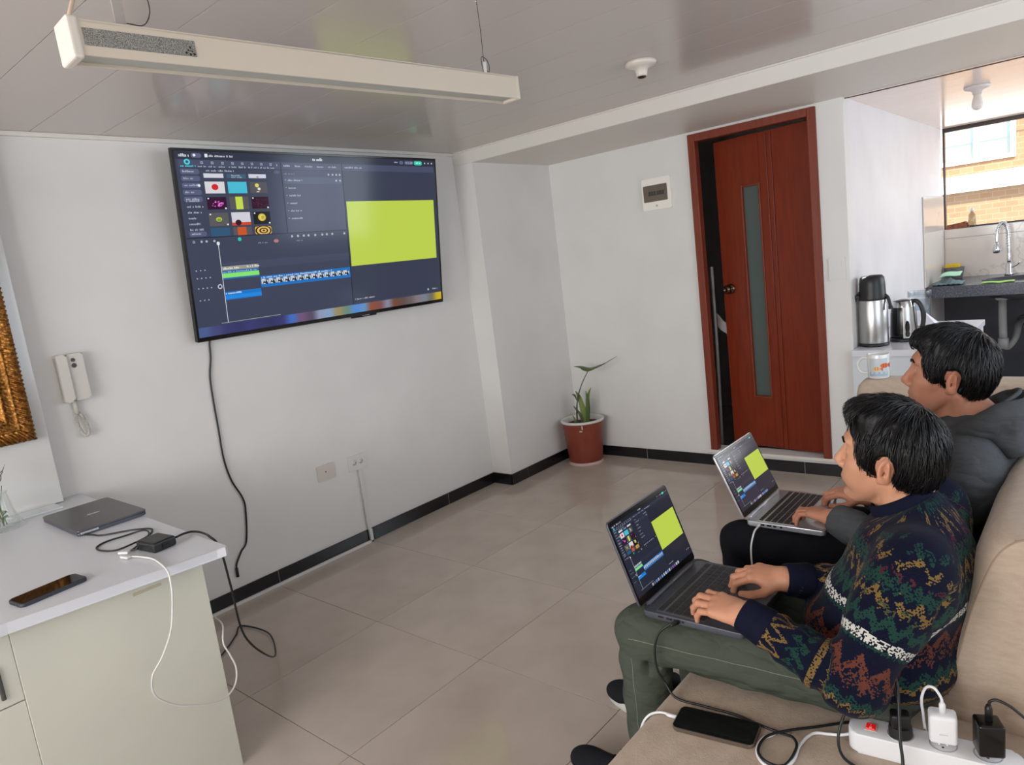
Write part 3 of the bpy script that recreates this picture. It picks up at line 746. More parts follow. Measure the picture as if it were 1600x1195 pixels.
b = B(); tube(b, [top_r + Vector((0, 0, 0.03)), top_r + Vector((0.0, 0.002, 0.12)), (top_r.x - 0.01, top_r.y + 0.01, 0.292)], 0.0010, 6, 4)
tube(b, [top_r + Vector((0.0, -0.006, 0.004)), top_r + Vector((0, -0.008, 0.045)), top_r + Vector((0, 0.010, 0.044)), top_r + Vector((0, 0.019, 0.030)), top_r + Vector((0, 0.017, 0.014)), top_r + Vector((0, 0.008, 0.014))], 0.0011, 6, 5); obj('suspension_wire', b, M_DGREY, lampb)
b = B(); tube(b, [(top_r.x - 0.01, top_r.y + 0.01, 0.292), (top_r.x - 0.01, top_r.y + 0.01, 0.255), (top_r.x - 0.009, top_r.y + 0.0095, 0.245)], [0.004, 0.003, 0.0015], 10, 2); obj('ceiling_grip', b, M_CHROME, lampb)
top_l = ld * -0.44 + lu * 0.056
b = B(); box(b, top_l.x - 0.002, top_l.y - 0.009, top_l.z - 0.002, top_l.x + 0.001, top_l.y + 0.009, 0.294, bev=0.0006, seg=1, M=Matrix.Translation(Vector((0, 0, 0)))); obj('hanger_strap', b, mat('grey_strap', (168, 160, 152), 0.5), lampb)
b = B(); tube(b, [top_l + Vector((0.004, 0.008, 0.012)), top_l + Vector((0.01, 0.035, 0.012)), top_l + Vector((0.0, 0.055, 0.045)), top_l + Vector((-0.02, 0.055, 0.09)), top_l + Vector((-0.05, 0.03, 0.14)), Vector((top_l.x - 0.06, top_l.y + 0.0, 0.292))], 0.0011, 6, 6)
tube(b, [top_l + Vector((-0.02, -0.03, 0.055)), top_l + Vector((-0.04, -0.04, 0.11)), Vector((top_l.x - 0.06, top_l.y - 0.03, 0.292))], 0.0011, 6, 4); obj('suspension_wire', b, M_DGREY, lampb)
end_l = ld * (-HL + 0.01) + lu * 0.06
b = B(); tube(b, [end_l, end_l + Vector((0.005, 0.03, 0.08)), Vector((end_l.x + 0.012, end_l.y + 0.085, 0.294))], 0.0035, 8, 4); obj('power_cord', b, mat('pinkish_cord', (196, 168, 150), 0.35), lampb)

ls_ = thing('lamp_socket', 'white ceramic lamp socket without a bulb on the glossy ceiling', 'lamp socket', (1.545, 1.575, Z_C))
b = B(); lathe(b, [(0.060, 0.0), (0.062, -0.008), (0.058, -0.016), (0.045, -0.022), (0.026, -0.028), (0.022, -0.046), (0.0215, -0.056), (0.017, -0.056), (0.017, -0.04), (0, -0.04)], 36, cap0=True, cap1=False); obj('ceramic_body', b, mat('glazed_ceramic', (216, 206, 194), 0.25), ls_)
b = B(); lathe(b, [(0.016, -0.040), (0.016, -0.060), (0.0135, -0.060), (0.0135, -0.041), (0, -0.041)], 24); obj('metal_contact', b, M_BRONZE, ls_)
kb = thing('bulb_fitting', 'kitchen ceiling lamp with a round base and one unlit bulb', 'lamp', (2.392, 3.70, Z_S))
b = B(); lathe(b, [(0.084, 0.0), (0.086, -0.010), (0.078, -0.020), (0.055, -0.028), (0.034, -0.034), (0.030, -0.056), (0.0, -0.056)], 36); obj('base', b, mat('kitchen_lamp_white', (208, 200, 196), 0.4), kb)
b = B(); lathe(b, [(0.022, -0.054), (0.026, -0.075), (0.034, -0.098), (0.038, -0.118), (0.036, -0.136), (0.026, -0.150), (0.012, -0.157), (0, -0.158)], 32); obj('bulb', b, mat('frosted_bulb', (222, 214, 206), 0.3), kb)
kb.scale = (0.72, 0.72, 0.80)
b = B(); tube(b, [(1.897, 3.04, 2.052), (1.95, 3.060, 2.054), (2.2, 3.062, 2.0545), (2.6, 3.055, 2.0545), (3.3, 3.05, 2.0545), (4.1, 3.05, 2.0545)], 0.0032, 6, 6)
tagp(obj('ceiling_cable', b, mat('brown_cable', (92, 74, 66), 0.6)), 'thin dark cable running along the edge of the kitchen ceiling', 'cable')

# ------------------------------------------------------------------ gilt mirror on the marble panel
def gilt():
    m = mat('gilt_plaster', (150, 98, 40), 0.36, metal=0.8)
    t = NT(m); b = bsdf(m); co = t.objco()
    f = t.noise(co, 110, 5, 0.65); v = t.node('ShaderNodeTexVoronoi'); t.put(v.inputs['Vector'], co); v.inputs['Scale'].default_value = 85
    t.put(b.inputs['Base Color'], t.ramp(f, [(0.32, lin((84, 48, 18))), (0.52, lin((150, 98, 40))), (0.74, lin((212, 164, 90)))]))
    t.put(b.inputs['Normal'], t.bump(t.math('ADD', f, t.math('MULTIPLY', v.outputs[0], 0.8)), 0.45, 0.006))
    return m
M_GILT = gilt()
mr = thing('mirror', 'mirror in a wide ornate gilt frame, cut off by the left edge', 'mirror', (-0.112, -0.65, 1.0))
my0, my1, mz0, mz1 = -0.372, 0.372, 0.0, 0.98                        # local outline (y, z)
prof = [(0.0, 0.002), (0.0, 0.026), (0.007, 0.035), (0.018, 0.040), (0.030, 0.037), (0.040, 0.029), (0.043, 0.026), (0.046, 0.031), (0.050, 0.031), (0.053, 0.026), (0.066, 0.025), (0.078, 0.028), (0.081, 0.033), (0.085, 0.033), (0.088, 0.026), (0.098, 0.016), (0.102, 0.010), (0.102, 0.0)]
def frame_side(name, p0, p1, inward):
    """a mitred length of moulding with acanthus-like bosses along its outer roll and a beaded inner one"""
    d = Vector((0, p1[0] - p0[0], p1[1] - p0[1])); L = d.length; d.normalize(); w = Vector((0, inward[0], inward[1]))
    N = int(L / 0.003); b = B(); rows = []
    for i in range(N + 1):
        row = []
        for k, (q, h) in enumerate(prof):
            s = q + (L - 2 * q) * i / N
            x = h
            if 1 <= k <= 5: x += 0.0062 * (math.sin(s * 2 * PI / 0.034 + q * 130) * math.sin(q / 0.043 * PI)) + 0.0045 * math.sin(s * 2 * PI / 0.016 - q * 260) + 0.002 * math.sin(s * 2 * PI / 0.0083 + q * 500)
            elif k == 10 or k == 11: x += 0.003 * math.sin(s * 2 * PI / 0.021 + q * 300) + 0.0015 * math.sin(s * 2 * PI / 0.009)
            elif k == 15: x += 0.003 * abs(math.sin(s * PI / 0.013))
            qo = q - (0.0015 * math.sin(s * 2 * PI / 0.017) if k in (1, 2) else 0)
            p = Vector((0, p0[0], p0[1])) + d * s + w * qo + Vector((max(x, 0.0005), 0, 0))
            row.append(b.verts.new(p))
        rows.append(row)
    for r0, r1 in zip(rows, rows[1:]):
        for k in range(len(prof) - 1):
            f = b.faces.new([r0[k], r0[k + 1], r1[k + 1], r1[k]]); f.smooth = True
    return obj(name, b, M_GILT, mr)
frame_side('frame_side', (my0, mz0), (my1, mz0), (0, 1)); frame_side('frame_side', (my1, mz0), (my1, mz1), (-1, 0))
frame_side('frame_side', (my1, mz1), (my0, mz1), (0, -1)); frame_side('frame_side', (my0, mz1), (my0, mz0), (1, 0))
b = B(); box(b, 0.0005, my0 + 0.095, 0.095, 0.006, my1 - 0.095, mz1 - 0.095); obj('mirror_glass', b, mat('mirror_silver', (236, 236, 230), 0.02, metal=1.0), mr)
b = B()
for c in ((my0 + 0.100, 0.100, my1 - 0.100, 0.110), (my0 + 0.100, mz1 - 0.110, my1 - 0.100, mz1 - 0.100), (my0 + 0.100, 0.110, my0 + 0.110, mz1 - 0.110), (my1 - 0.110, 0.110, my1 - 0.100, mz1 - 0.110)): box(b, 0.004, c[0], c[1], 0.010, c[2], c[3], bev=0.001, seg=1)
obj('inner_slip', b, mat('cream_slip', (222, 196, 140), 0.4), mr)

# ------------------------------------------------------------------ desk and what lies on it
M_DESKTOP = mat('white_desk_laminate', (208, 210, 216), 0.32)
M_DESKSIDE = speckle(mat('cream_desk_panel', (212, 212, 198), 0.45), (204, 204, 192), 2.5, 0.4, 0.7)
ZD = 0.735
desk = thing('desk', 'white laminate desk with a cream front panel against the left wall', 'desk', (0.5015, -1.2, 0))
b = B()
pl = [(-0.68, 1.045), (-0.68, -1.4), (0.45, -1.4), (0.478, 0.5), (0.545, 0.992), (0.556, 1.013), (0.545, 1.024)]
prism(b, pl[::-1], 'z', ZD - 0.028, ZD, bev=0.004); obj('desktop', b, M_DESKTOP, desk)
b = B(); box(b, 0.412, 0.508, 0.0, 0.430, 0.994, ZD - 0.028, bev=0.002); obj('front_panel', b, M_DESKSIDE, desk)
b = B(); box(b, -0.60, 0.974, 0.0, 0.412, 0.992, ZD - 0.028, bev=0.002); obj('side_panel', b, M_DESKSIDE, desk)
b = B(); box(b, -0.60, -1.36, 0.0, 0.412, -1.342, ZD - 0.028, bev=0.002); obj('side_panel', b, M_DESKSIDE, desk)
b = B(); box(b, 0.398, -1.342, 0.02, 0.429, 0.5075, 0.511, bev=0.002); dr = obj('drawer_front', b, M_DESKSIDE, desk)
b = B(); box(b, 0.398, -1.342, 0.514, 0.429, 0.5075, ZD - 0.03, bev=0.002); dr = obj('drawer_front', b, M_DESKSIDE, desk)
b = B(); box(b, 0.428, 0.462, 0.535, 0.436, 0.472, 0.62, bev=0.003); obj('handle', b, M_DGREY, dr)
b = B(); box(b, 0.4295, 0.795, 0.655, 0.431, 0.872, 0.664, bev=0.0005, seg=1); obj('tape_strip', b, mat('yellowed_tape', (190, 184, 160), 0.5), desk)

M_LAPGREY = mat('dark_grey_aluminium', (96, 94, 96), 0.36, metal=0.6)
M_LAPGREY2 = mat('slate_aluminium', (84, 86, 96), 0.38, metal=0.5)
M_SILVER = mat('silver_aluminium', (196, 197, 202), 0.3, metal=0.7)
cl = thing('closed_laptop', 'closed grey laptop lying on the white desk', 'laptop', (0.284, -0.262, ZD))
b = B(); plate(b, 0.348, 0.214, 0.010, 0.002, 0.012, None, bev=0.003); obj('base', b, M_LAPGREY2, cl)
b = B(); plate(b, 0.350, 0.216, 0.011, 0.0135, 0.0195, None, bev=0.0025); lidc = obj('lid', b, M_LAPGREY, cl)
b = B(); plate(b, 0.040, 0.010, 0.003, 0.0193, 0.0199, basis((0, 0, 0), (0, 1, 0), (-1, 0, 0), (0, 0, 1))); obj('emblem', b, M_SILVER, lidc)
b = B(); box(b, 0.155, -0.100, 0.006, 0.1752, -0.045, 0.013, bev=0.002); obj('corner_trim', b, M_SILVER, cl)
for sx in (-0.15, 0.15):
    for sy in (-0.09, 0.09): b = B(); box(b, sx - 0.01, sy - 0.004, 0, sx + 0.01, sy + 0.004, 0.003); obj('foot', b, M_BLACK, cl)

ad = thing('power_adapter', 'black laptop power adapter brick on the desk', 'adapter', (0.842, -0.285, ZD), math.radians(98))
b = B(); box(b, -0.036, -0.046, 0.0, 0.036, 0.046, 0.030, bev=0.007, seg=3); obj('brick', b, M_BLACK, ad)
b = B(); box(b, -0.0105, -0.050, 0.008, 0.0105, -0.044, 0.022, bev=0.002); obj('inlet', b, M_BLACKGLOSS, ad)
def zc(pts, z): return [(x, y_, z) for x, y_ in pts]
b = B(); R1 = 0.0028
tube(b, zc([(0.455, -0.352), (0.49, -0.338), (0.532, -0.324), (0.585, -0.256), (0.635, -0.222), (0.668, -0.226)], ZD + R1) + [(0.708, -0.257, ZD + R1), (0.742, -0.31, ZD + R1 * 2.4), (0.735, -0.36, ZD + R1)] + zc([(0.688, -0.384), (0.640, -0.380), (0.615, -0.345), (0.622, -0.290)], ZD + R1) + [(0.650, -0.250, ZD + R1 * 3.2), (0.690, -0.245, ZD + R1 * 3.2), (0.745, -0.275, ZD + R1 * 3), (0.785, -0.325, ZD + R1 * 2), (0.812, -0.345, ZD + 0.010), (0.832, -0.334, ZD + 0.014)], R1, 8, 8)
tagp(obj('adapter_lead', b, M_BLACK), 'black looped lead between the closed laptop and its power adapter', 'cable')
b = B(); tube(b, [(0.855, -0.233, ZD + 0.014), (0.842, -0.205, ZD + 0.012), (0.832, -0.176, ZD + 0.006), (0.86, -0.163, ZD + 0.004), (0.905, -0.164, ZD + 0.004), (0.930, -0.168, ZD + 0.003), (0.940, -0.155, ZD - 0.02), (0.940, -0.145, 0.66), (0.93, -0.135, 0.56), (0.90, -0.11, 0.38), (0.76, 0.02, 0.20), (0.50, 0.18, 0.05), (0.25, 0.29, 0.012), (0.06, 0.27, 0.006), (0.12, 0.21, 0.006), (0.20, 0.12, 0.006), (0.30, -0.02, 0.006)], 0.0034, 8, 8)
tagp(obj('mains_lead', b, M_BLACK), 'black mains lead falling off the desk corner down to the floor', 'cable')
b = B(); tube(b, [(0.825, -0.376, ZD + 0.005), (0.869, -0.352, ZD + 0.0042), (0.936, -0.338, ZD + 0.0042), (1.010, -0.345, ZD + 0.0046), (1.060, -0.352, ZD - 0.002), (1.078, -0.357, ZD - 0.025), (1.080, -0.362, 0.665), (1.075, -0.380, 0.582), (1.06, -0.410, 0.515), (1.04, -0.438, 0.465), (1.02, -0.434, 0.40), (1.01, -0.385, 0.340), (1.005, -0.325, 0.302), (1.0, -0.280, 0.280), (0.985, -0.235, 0.270), (0.97, -0.198, 0.285), (0.96, -0.182, 0.325), (0.95, -0.188, 0.37), (0.94, -0.196, 0.41), (0.91, -0.175, 0.45), (0.86, -0.17, 0.46)], 0.0026, 8, 8)
wc = obj('white_cable', b, M_IVORY2); tagp(wc, 'thin white cable looping off the desk and down its front panel', 'cable')
for (x0, y0, rz) in ((0.792, -0.358, 0.5), (0.838, -0.372, 0.2)):
    b = B(); box(b, -0.017, -0.007, 0.002, 0.017, 0.007, 0.009, bev=0.002, M=Matrix.Translation((x0, y0, ZD)) @ Matrix.Rotation(rz, 4, 'Z')); obj('connector', b, M_IVORY2, wc)

dp = thing('smartphone', 'black smartphone in a dark case lying on the desk', 'phone', (0.872, -0.577, ZD), math.radians(98))
M_PHGLASS = mat('phone_glass', (10, 10, 12), 0.06)
b = B(); plate(b, 0.162, 0.078, 0.011, 0.0, 0.0098, None, bev=0.003); obj('case', b, mat('slate_phone_case', (44, 48, 58), 0.5), dp)
b = B(); plate(b, 0.154, 0.070, 0.008, 0.0096, 0.0102, None); obj('screen_glass', b, M_PHGLASS, dp)
b = B()
for sx in (-0.012, 0.004, 0.016): box(b, -0.0818, sx - 0.004, 0.003, -0.0802, sx + 0.004, 0.006)
obj('port_slots', b, M_BLACK, dp)['kind'] = 'stuff'

va = thing('glass_vase', 'clear glass flask holding a dried sprig, at the left edge of the desk', 'vase', (0.030, -0.468, ZD))
M_GLASS = glass_mat('clear_glass', (0.975, 0.985, 0.98), refl=0.3)
b = B(); lathe(b, [(0.0, 0.004), (0.052, 0.004), (0.066, 0.001), (0.068, 0.004), (0.064, 0.010), (0.052, 0.030), (0.041, 0.070), (0.036, 0.105), (0.033, 0.122), (0.036, 0.130), (0.034, 0.131), (0.031, 0.122), (0.034, 0.104), (0.038, 0.07), (0.048, 0.03), (0.052, 0.012), (0, 0.010)], 40, cap0=False, cap1=False); obj('glass', b, M_GLASS, va)
M_STEM = mat('dull_green_stem', (92, 106, 62), 0.7); M_DRY = mat('dried_flower', (112, 104, 96), 0.9)
b = B()
for k in range(5):
    a = k * 1.3; tube(b, [(0.012 * math.cos(a), 0.012 * math.sin(a), 0.012), (0.006 * math.cos(a + 1), 0.008 * math.sin(a + 1), 0.08), (0.012 * math.cos(a + 2) + 0.004, 0.018 * math.sin(a + 2) + 0.008, 0.15 + 0.012 * k)], [0.0016, 0.0012, 0.001], 5, 4)
obj('stems', b, M_STEM, va)
b = B()
for k in range(11):
    a = k * 2.4; z0 = 0.020 + 0.004 * k; tube(b, [(0.004 * math.cos(a), 0.004 * math.sin(a), z0), (0.018 * math.cos(a), 0.018 * math.sin(a), z0 + 0.012), (0.026 * math.cos(a), 0.026 * math.sin(a), z0 + 0.006)], [0.001, 0.004, 0.0008], 5, 4)
obj('submerged_leaves', b, M_STEM, va)
b = B()
for k in range(26):
    a = k * 2.399; q = 0.004 + 0.0009 * k; z0 = 0.145 + 0.0024 * k
    tube(b, [(0.004, 0.010, z0 - 0.01), (0.004 + q * math.cos(a), 0.010 + q * math.sin(a), z0), (0.004 + 1.5 * q * math.cos(a), 0.010 + 1.5 * q * math.sin(a), z0 + 0.022)], [0.0008, 0.0016, 0.0006], 4, 4)
obj('dried_heads', b, M_DRY, va)
b = B(); box(b, -0.10, -0.44, ZD, -0.012, -0.268, ZD + 0.007, bev=0.002); tagp(obj('acrylic_strip', b, mat('pale_acrylic', (202, 206, 208), 0.15)), 'pale acrylic strip lying at the foot of the marble panel', 'tray')
# ------------------------------------------------------------------ sofa
def fabric(name, rgb, rgb2, weave=900):
    m = mat(name, rgb, 0.9, spec=0.15)
    t = NT(m); b = bsdf(m); co = t.objco()
    f = t.noise(t.mapping(co, (1, 1, 3)), 26, 5, 0.65)
    wv = t.noise(t.mapping(co, (1.0, 1.0, 0.35)), weave * 0.45, 2)
    c0 = lin(rgb)
    t.put(b.inputs['Base Color'], t.mix(t.ramp(f, [(0.35, (0, 0, 0)), (0.7, (1, 1, 1))]), c0, lin(rgb2)))
    t.put(b.inputs['Normal'], t.bump(t.math('ADD', f, t.math('MULTIPLY', wv, 0.6)), 0.35, 0.004))
    b.inputs['Sheen Weight'].default_value = 0.15
    return m
M_SOFA = fabric('beige_sofa_linen', (188, 169, 151), (175, 156, 137))
M_SEAM = mat('sofa_piping', (158, 138, 118), 0.9)
sofa = thing('sofa', 'beige linen corner sofa the two men sit on', 'sofa', (2.6, 0.7, 0))
SO = Matrix.Translation((-2.6, -0.7, 0))
def soft(bm, x0, y0, z0, x1, y1, z1, bev, seg=5): box(bm, x0 - 2.6, y0 - 0.7, z0, x1 - 2.6, y1 - 0.7, z1, bev=bev, seg=seg)
b = B(); soft(b, 2.24, -0.50, 0.06, 3.05, 1.87, 0.27, 0.02); obj('base', b, M_SOFA, sofa, 50)
b = B(); soft(b, 2.185, -0.56, 0.25, 2.95, 0.905, 0.40, 0.035); obj('seat_cushion', b, M_SOFA, sofa, 50)
b = B(); soft(b, 2.185, 0.915, 0.25, 2.95, 1.865, 0.40, 0.035); obj('seat_cushion', b, M_SOFA, sofa, 50)
bp = [(2.69, 0.37), (2.727, 0.45), (2.752, 0.56), (2.770, 0.64), (2.792, 0.715), (2.812, 0.766), (2.835, 0.795), (2.862, 0.808), (2.93, 0.812), (3.02, 0.806), (3.05, 0.78), (3.06, 0.06), (2.80, 0.06), (2.69, 0.2)]
bm_ = [(2.668, 0.36), (2.692, 0.44), (2.730, 0.545), (2.748, 0.63), (2.759, 0.70), (2.772, 0.755), (2.795, 0.790), (2.830, 0.808), (2.93, 0.816), (3.02, 0.808), (3.05, 0.78), (3.06, 0.06), (2.80, 0.06), (2.68, 0.2)]
def back_cushion(y0, y1):
    """soft block: the end faces are tighter than the body, as the stuffing pushes it out"""
    b = B(); rows = []
    def dense(P):
        Q = catmull([(x, 0, z) for x, z in P[:11]], 3); return [(q.x, q.z) for q in Q] + P[11:]
    A, M0 = dense(bp), dense(bm_)
    for y, w in ((y0, 0.0), (y0 + 0.006, 0.22), (y0 + 0.020, 0.55), (y0 + 0.045, 0.85), (y0 + 0.085, 1.0), (y1 - 0.02, 1.0), (y1 - 0.006, 0.85), (y1, 0.5)):
        rows.append([b.verts.new((p[0] * (1 - w) + q[0] * w - 2.6, y - 0.7, p[1] * (1 - w) + q[1] * w)) for p, q in zip(A, M0)])
    n = len(rows[0])
    for r0, r1 in zip(rows, rows[1:]):
        for k in range(n): b.faces.new([r0[k], r0[(k + 1) % n], r1[(k + 1) % n], r1[k]])
    b.faces.new(rows[0][::-1]); b.faces.new(rows[-1]); return b
obj('backrest', back_cushion(0.452, 1.168), M_SOFA, sofa, 50)
obj('backrest', back_cushion(1.172, 1.866), M_SOFA, sofa, 50)
b = B(); ap = [(2.20, 0.05), (2.20, 0.755), (2.207, 0.785), (2.225, 0.806), (2.255, 0.815), (3.00, 0.815), (3.04, 0.80), (3.06, 0.77), (3.06, 0.05)]
prism(b, [(x - 2.6, z) for x, z in ap], 'y', 1.868 - 0.7, 1.962 - 0.7, bev=0.022, seg=4); obj('arm', b, M_SOFA, sofa, 50)
b = B()
tube(b, [(x - 2.6, 0.454 - 0.7, z) for x, z in bp[1:9]] + [(3.0 - 2.6, 0.454 - 0.7, 0.808)], 0.0026, 6, 4)
tube(b, [(2.842 - 2.6, 0.456 - 0.7, 0.803), (2.844 - 2.6, 0.60 - 0.7, 0.8025), (2.844 - 2.6, 1.16 - 0.7, 0.8025)], 0.0022, 6, 4)
obj('piping', b, M_SEAM, sofa)
for xx in (2.30, 2.98):
    for yy in (-0.44, 1.72):
        b = B(); lathe(b, [(0.018, 0.0), (0.024, 0.062)], 16, Matrix.Translation((xx - 2.6, yy - 0.7, 0))); obj('leg', b, M_BLACK, sofa)

# ------------------------------------------------------------------ potted plant in the corner
M_POT = speckle(mat('brick_red_plastic', (134, 62, 44), 0.45), (122, 54, 38), 12)
M_SOIL = speckle(mat('dark_soil', (62, 50, 42), 0.95), (40, 32, 28), 60, bump=0.5)
M_LEAF = mat('leaf_green', (74, 98, 44), 0.45); M_LEAFD = mat('dark_stalk', (70, 74, 44), 0.5); M_LEAF2 = speckle(mat('leaf_yellowgreen', (112, 128, 50), 0.45), (76, 92, 42), 18)
pp = thing('potted_plant', 'small broad leaved plant in a brick red tub in the room corner', 'plant', (0.152, 2.862, 0.0))
b = B()
pr = [(0.112, 0.012), (0.117, 0.016)]
for k in range(1, 7): z = 0.016 + 0.27 * k / 6.0; pr += [(0.117 + 0.024 * (z - 0.016) / 0.27, z), (0.1185 + 0.024 * (z - 0.016) / 0.27, z + 0.004)]
lathe(b, pr + [(0.143, 0.300), (0.135, 0.300), (0.131, 0.27)], 48, cap1=False); obj('tub', b, M_POT, pp)
b = B(); lathe(b, [(0.139, 0.291), (0.150, 0.293), (0.153, 0.301), (0.150, 0.308), (0.138, 0.309), (0.133, 0.302), (0.130, 0.27)], 48, cap0=False, cap1=False); obj('rim', b, M_IVORY2, pp)
b = B(); lathe(b, [(0.130, 0.0), (0.121, 0.003), (0.116, 0.014)], 40, cap1=False); obj('saucer', b, mat('pale_saucer', (196, 168, 156), 0.5), pp)
b = B(); lathe(b, [(0.0, 0.262), (0.06, 0.266), (0.132, 0.258)], 30, cap0=False, cap1=False); obj('soil', b, M_SOIL, pp)
b = B(); box(b, 0.078, -0.128, 0.262, 0.084, -0.122, 0.288); box(b, 0.062, -0.136, 0.247, 0.080, -0.124, 0.252); obj('label_scrap', b, M_IVORY2, pp)
stalk = [(-0.030, -0.02, 0.262), (-0.024, -0.02, 0.36), (-0.004, -0.018, 0.46), (0.040, -0.012, 0.56), (0.092, -0.004, 0.642), (0.108, 0.0, 0.662)]
b = B(); tube(b, stalk, [0.0075, 0.006, 0.0045, 0.0035, 0.003, 0.0028], 8, 6); st = obj('stalk', b, M_LEAFD, pp)
def leaf(name, pts, widths, up, m, parent, fold=0.25):
    P = catmull(pts, 5); n = len(P); me = bpy.data.meshes.new(name); V = []; F = []
    for i, p in enumerate(P):
        d = (P[min(i + 1, n - 1)] - P[max(i - 1, 0)]).normalized(); s = d.cross(Vector(up)).normalized(); u = s.cross(d)
        x = i / (n - 1) * (len(widths) - 1); k = min(int(x), len(widths) - 2); w = widths[k] * (1 - x + k) + widths[k + 1] * (x - k)
        for q in (-1, -0.5, 0, 0.5, 1): V.append(p + s * w * q + u * (abs(q) * w * fold))
    for i in range(n - 1):
        for k in range(4): F.append((i * 5 + k, i * 5 + k + 1, (i + 1) * 5 + k + 1, (i + 1) * 5 + k))
    me.from_pydata(V, [], F); shade(me, 180); o = link_mesh(name, me, m, parent); md = o.modifiers.new('t', 'SOLIDIFY'); md.thickness = 0.0012
    return o
leaf('leaf', [(0.020, -0.06, 0.690), (0.055, -0.02, 0.684), (0.11, 0.004, 0.668), (0.17, 0.02, 0.682), (0.225, 0.035, 0.700), (0.245, 0.04, 0.712)], [0.004, 0.055, 0.062, 0.040, 0.014, 0.002], (0, 0, 1), M_LEAF, pp, -0.25)
leaf('leaf', [(0.225, 0.035, 0.698), (0.26, 0.043, 0.718), (0.300, 0.05, 0.736)], [0.004, 0.010, 0.002], (0, 0, 1), M_LEAFD, pp, -0.3)
for pts, w, m in (([(0.02, 0.0, 0.262), (0.020, 0.0, 0.36), (-0.005, 0.0, 0.46), (-0.035, 0.005, 0.50)], [0.012, 0.022, 0.015, 0.002], M_LEAF2),
                  ([(0.04, 0.01, 0.262), (0.052, 0.012, 0.38), (0.058, 0.014, 0.46), (0.088, 0.018, 0.525)], [0.010, 0.017, 0.013, 0.002], M_LEAF2),
                  ([(0.045, 0.0, 0.262), (0.058, 0.0, 0.40), (0.055, 0.002, 0.505)], [0.008, 0.010, 0.002], M_LEAF),
                  ([(0.012, -0.01, 0.262), (0.0, -0.012, 0.33), (-0.03, -0.016, 0.375), (-0.052, -0.018, 0.40)], [0.007, 0.011, 0.006, 0.001], M_LEAFD),
                  ([(-0.04, -0.02, 0.262), (-0.048, -0.02, 0.30), (-0.066, -0.02, 0.335)], [0.006, 0.008, 0.001], M_LEAF2),
                  ([(-0.02, -0.01, 0.44), (-0.034, -0.012, 0.475), (-0.055, -0.016, 0.480)], [0.003, 0.008, 0.001], M_LEAFD)):
    leaf('leaf', pts, w, (0.3, -1, 0.2), m, pp)

# ------------------------------------------------------------------ laptops on the laps
def laptop(name, label, hinge, width, depth, m_body, m_key, m_deck, bezel, bg, tilt, rows, dock_seed, rz, sticker):
    t = thing(name, label, 'laptop', hinge, rz)
    th = 0.015
    b = B(); plate(b, depth, width, 0.010, -th, 0.0, Matrix.Translation((depth / 2 + 0.004, 0, 0)), bev=0.0035); base = obj('base', b, m_body, t, 40)
    b = B(); plate(b, depth * 0.50, width * 0.93, 0.004, 0.0, 0.0006, Matrix.Translation((0.034 + depth * 0.25, 0, 0))); obj('keyboard_deck', b, m_deck, base)
    # keys: real caps, joined because each is only a few pixels across
    b = B(); kx = 0.036; rh = (depth * 0.485) / rows; kw = width * 0.915
    for r in range(rows):
        n = 14; x0 = kx + r * rh
        offs = [(-kw / 2 + kw * k / n, kw / n) for k in range(n)]
        if r == rows - 1: offs = offs[:4] + [(offs[4][0], kw / n * 5)] + offs[9:]
        for y0, w in offs: box(b, x0 + 0.0012, y0 + 0.0012, 0.0005, x0 + (rh if r else rh * 0.8) - 0.0014, y0 + w - 0.0012, 0.0022, bev=0.0006, seg=1)
    k = obj('keys', b, m_key, base); k['kind'] = 'stuff'
    b = B(); plate(b, depth * 0.33, width * 0.36, 0.004, 0.0002, 0.0010, Matrix.Translation((0.034 + depth * 0.52 + depth * 0.19, -0.01, 0))); obj('trackpad', b, m_deck if sticker else m_body, base)
    if sticker:
        b = B(); plate(b, 0.016, 0.022, 0.002, 0.0, 0.0007, Matrix.Translation((depth - 0.022, -width / 2 + 0.032, 0))); obj('sticker', b, mat('violet_sticker', (120, 116, 176), 0.4), base)
    for xx, w in ((0.045, 0.014), (0.066, 0.014), (0.085, 0.009), (0.105, 0.006)): b = B(); box(b, xx, -width / 2 - 0.0006, -th * 0.62, xx + w, -width / 2 + 0.002, -th * 0.33); obj('port', b, M_BLACKGLOSS, base)
    b = B(); tube(b, [(0.004, -width * 0.40, 0.0015), (0.004, width * 0.40, 0.0015)], 0.0062, 12, 1); obj('hinge_bar', b, m_body, t)
    H = 0.215 if sticker else 0.208
    ml = basis((0, 0, 0.002), (0, 1, 0), (-math.sin(tilt), 0, math.cos(tilt)), (math.cos(tilt), 0, math.sin(tilt)))
    b = B(); plate(b, width, H, 0.008, -0.0055, 0.0, ml @ Matrix.Translation((0, H / 2 + 0.002, 0)), bev=0.002); lid = obj('lid', b, m_body, t, 40)
    b = B(); plate(b, width - 0.004, H - 0.004, 0.006, 0.0, 0.0010, ml @ Matrix.Translation((0, H / 2 + 0.002, 0))); obj('screen_bezel', b, M_BLACKGLOSS, lid)
    sw_, y0, y1 = width - 2 * bezel[0], bezel[1], H - bezel[2]
    o = link_mesh('screen', screen_mesh(name + '_screen', bg, dock=False, seed=dock_seed), None, lid)
    o.matrix_local = ml @ Matrix.Translation((-sw_ / 2, y0, 0.0014)) @ Matrix.Diagonal((sw_, y1 - y0, 0.5, 1))
    t['group'] = 'open laptops on the two laps'
    return t
M_KEYDK = mat('charcoal_keys', (40, 41, 46), 0.5); M_KEYBK = mat('black_keys', (26, 26, 28), 0.45); M_DECKDK = mat('dark_keyboard_deck', (98, 98, 106), 0.42, metal=0.3)
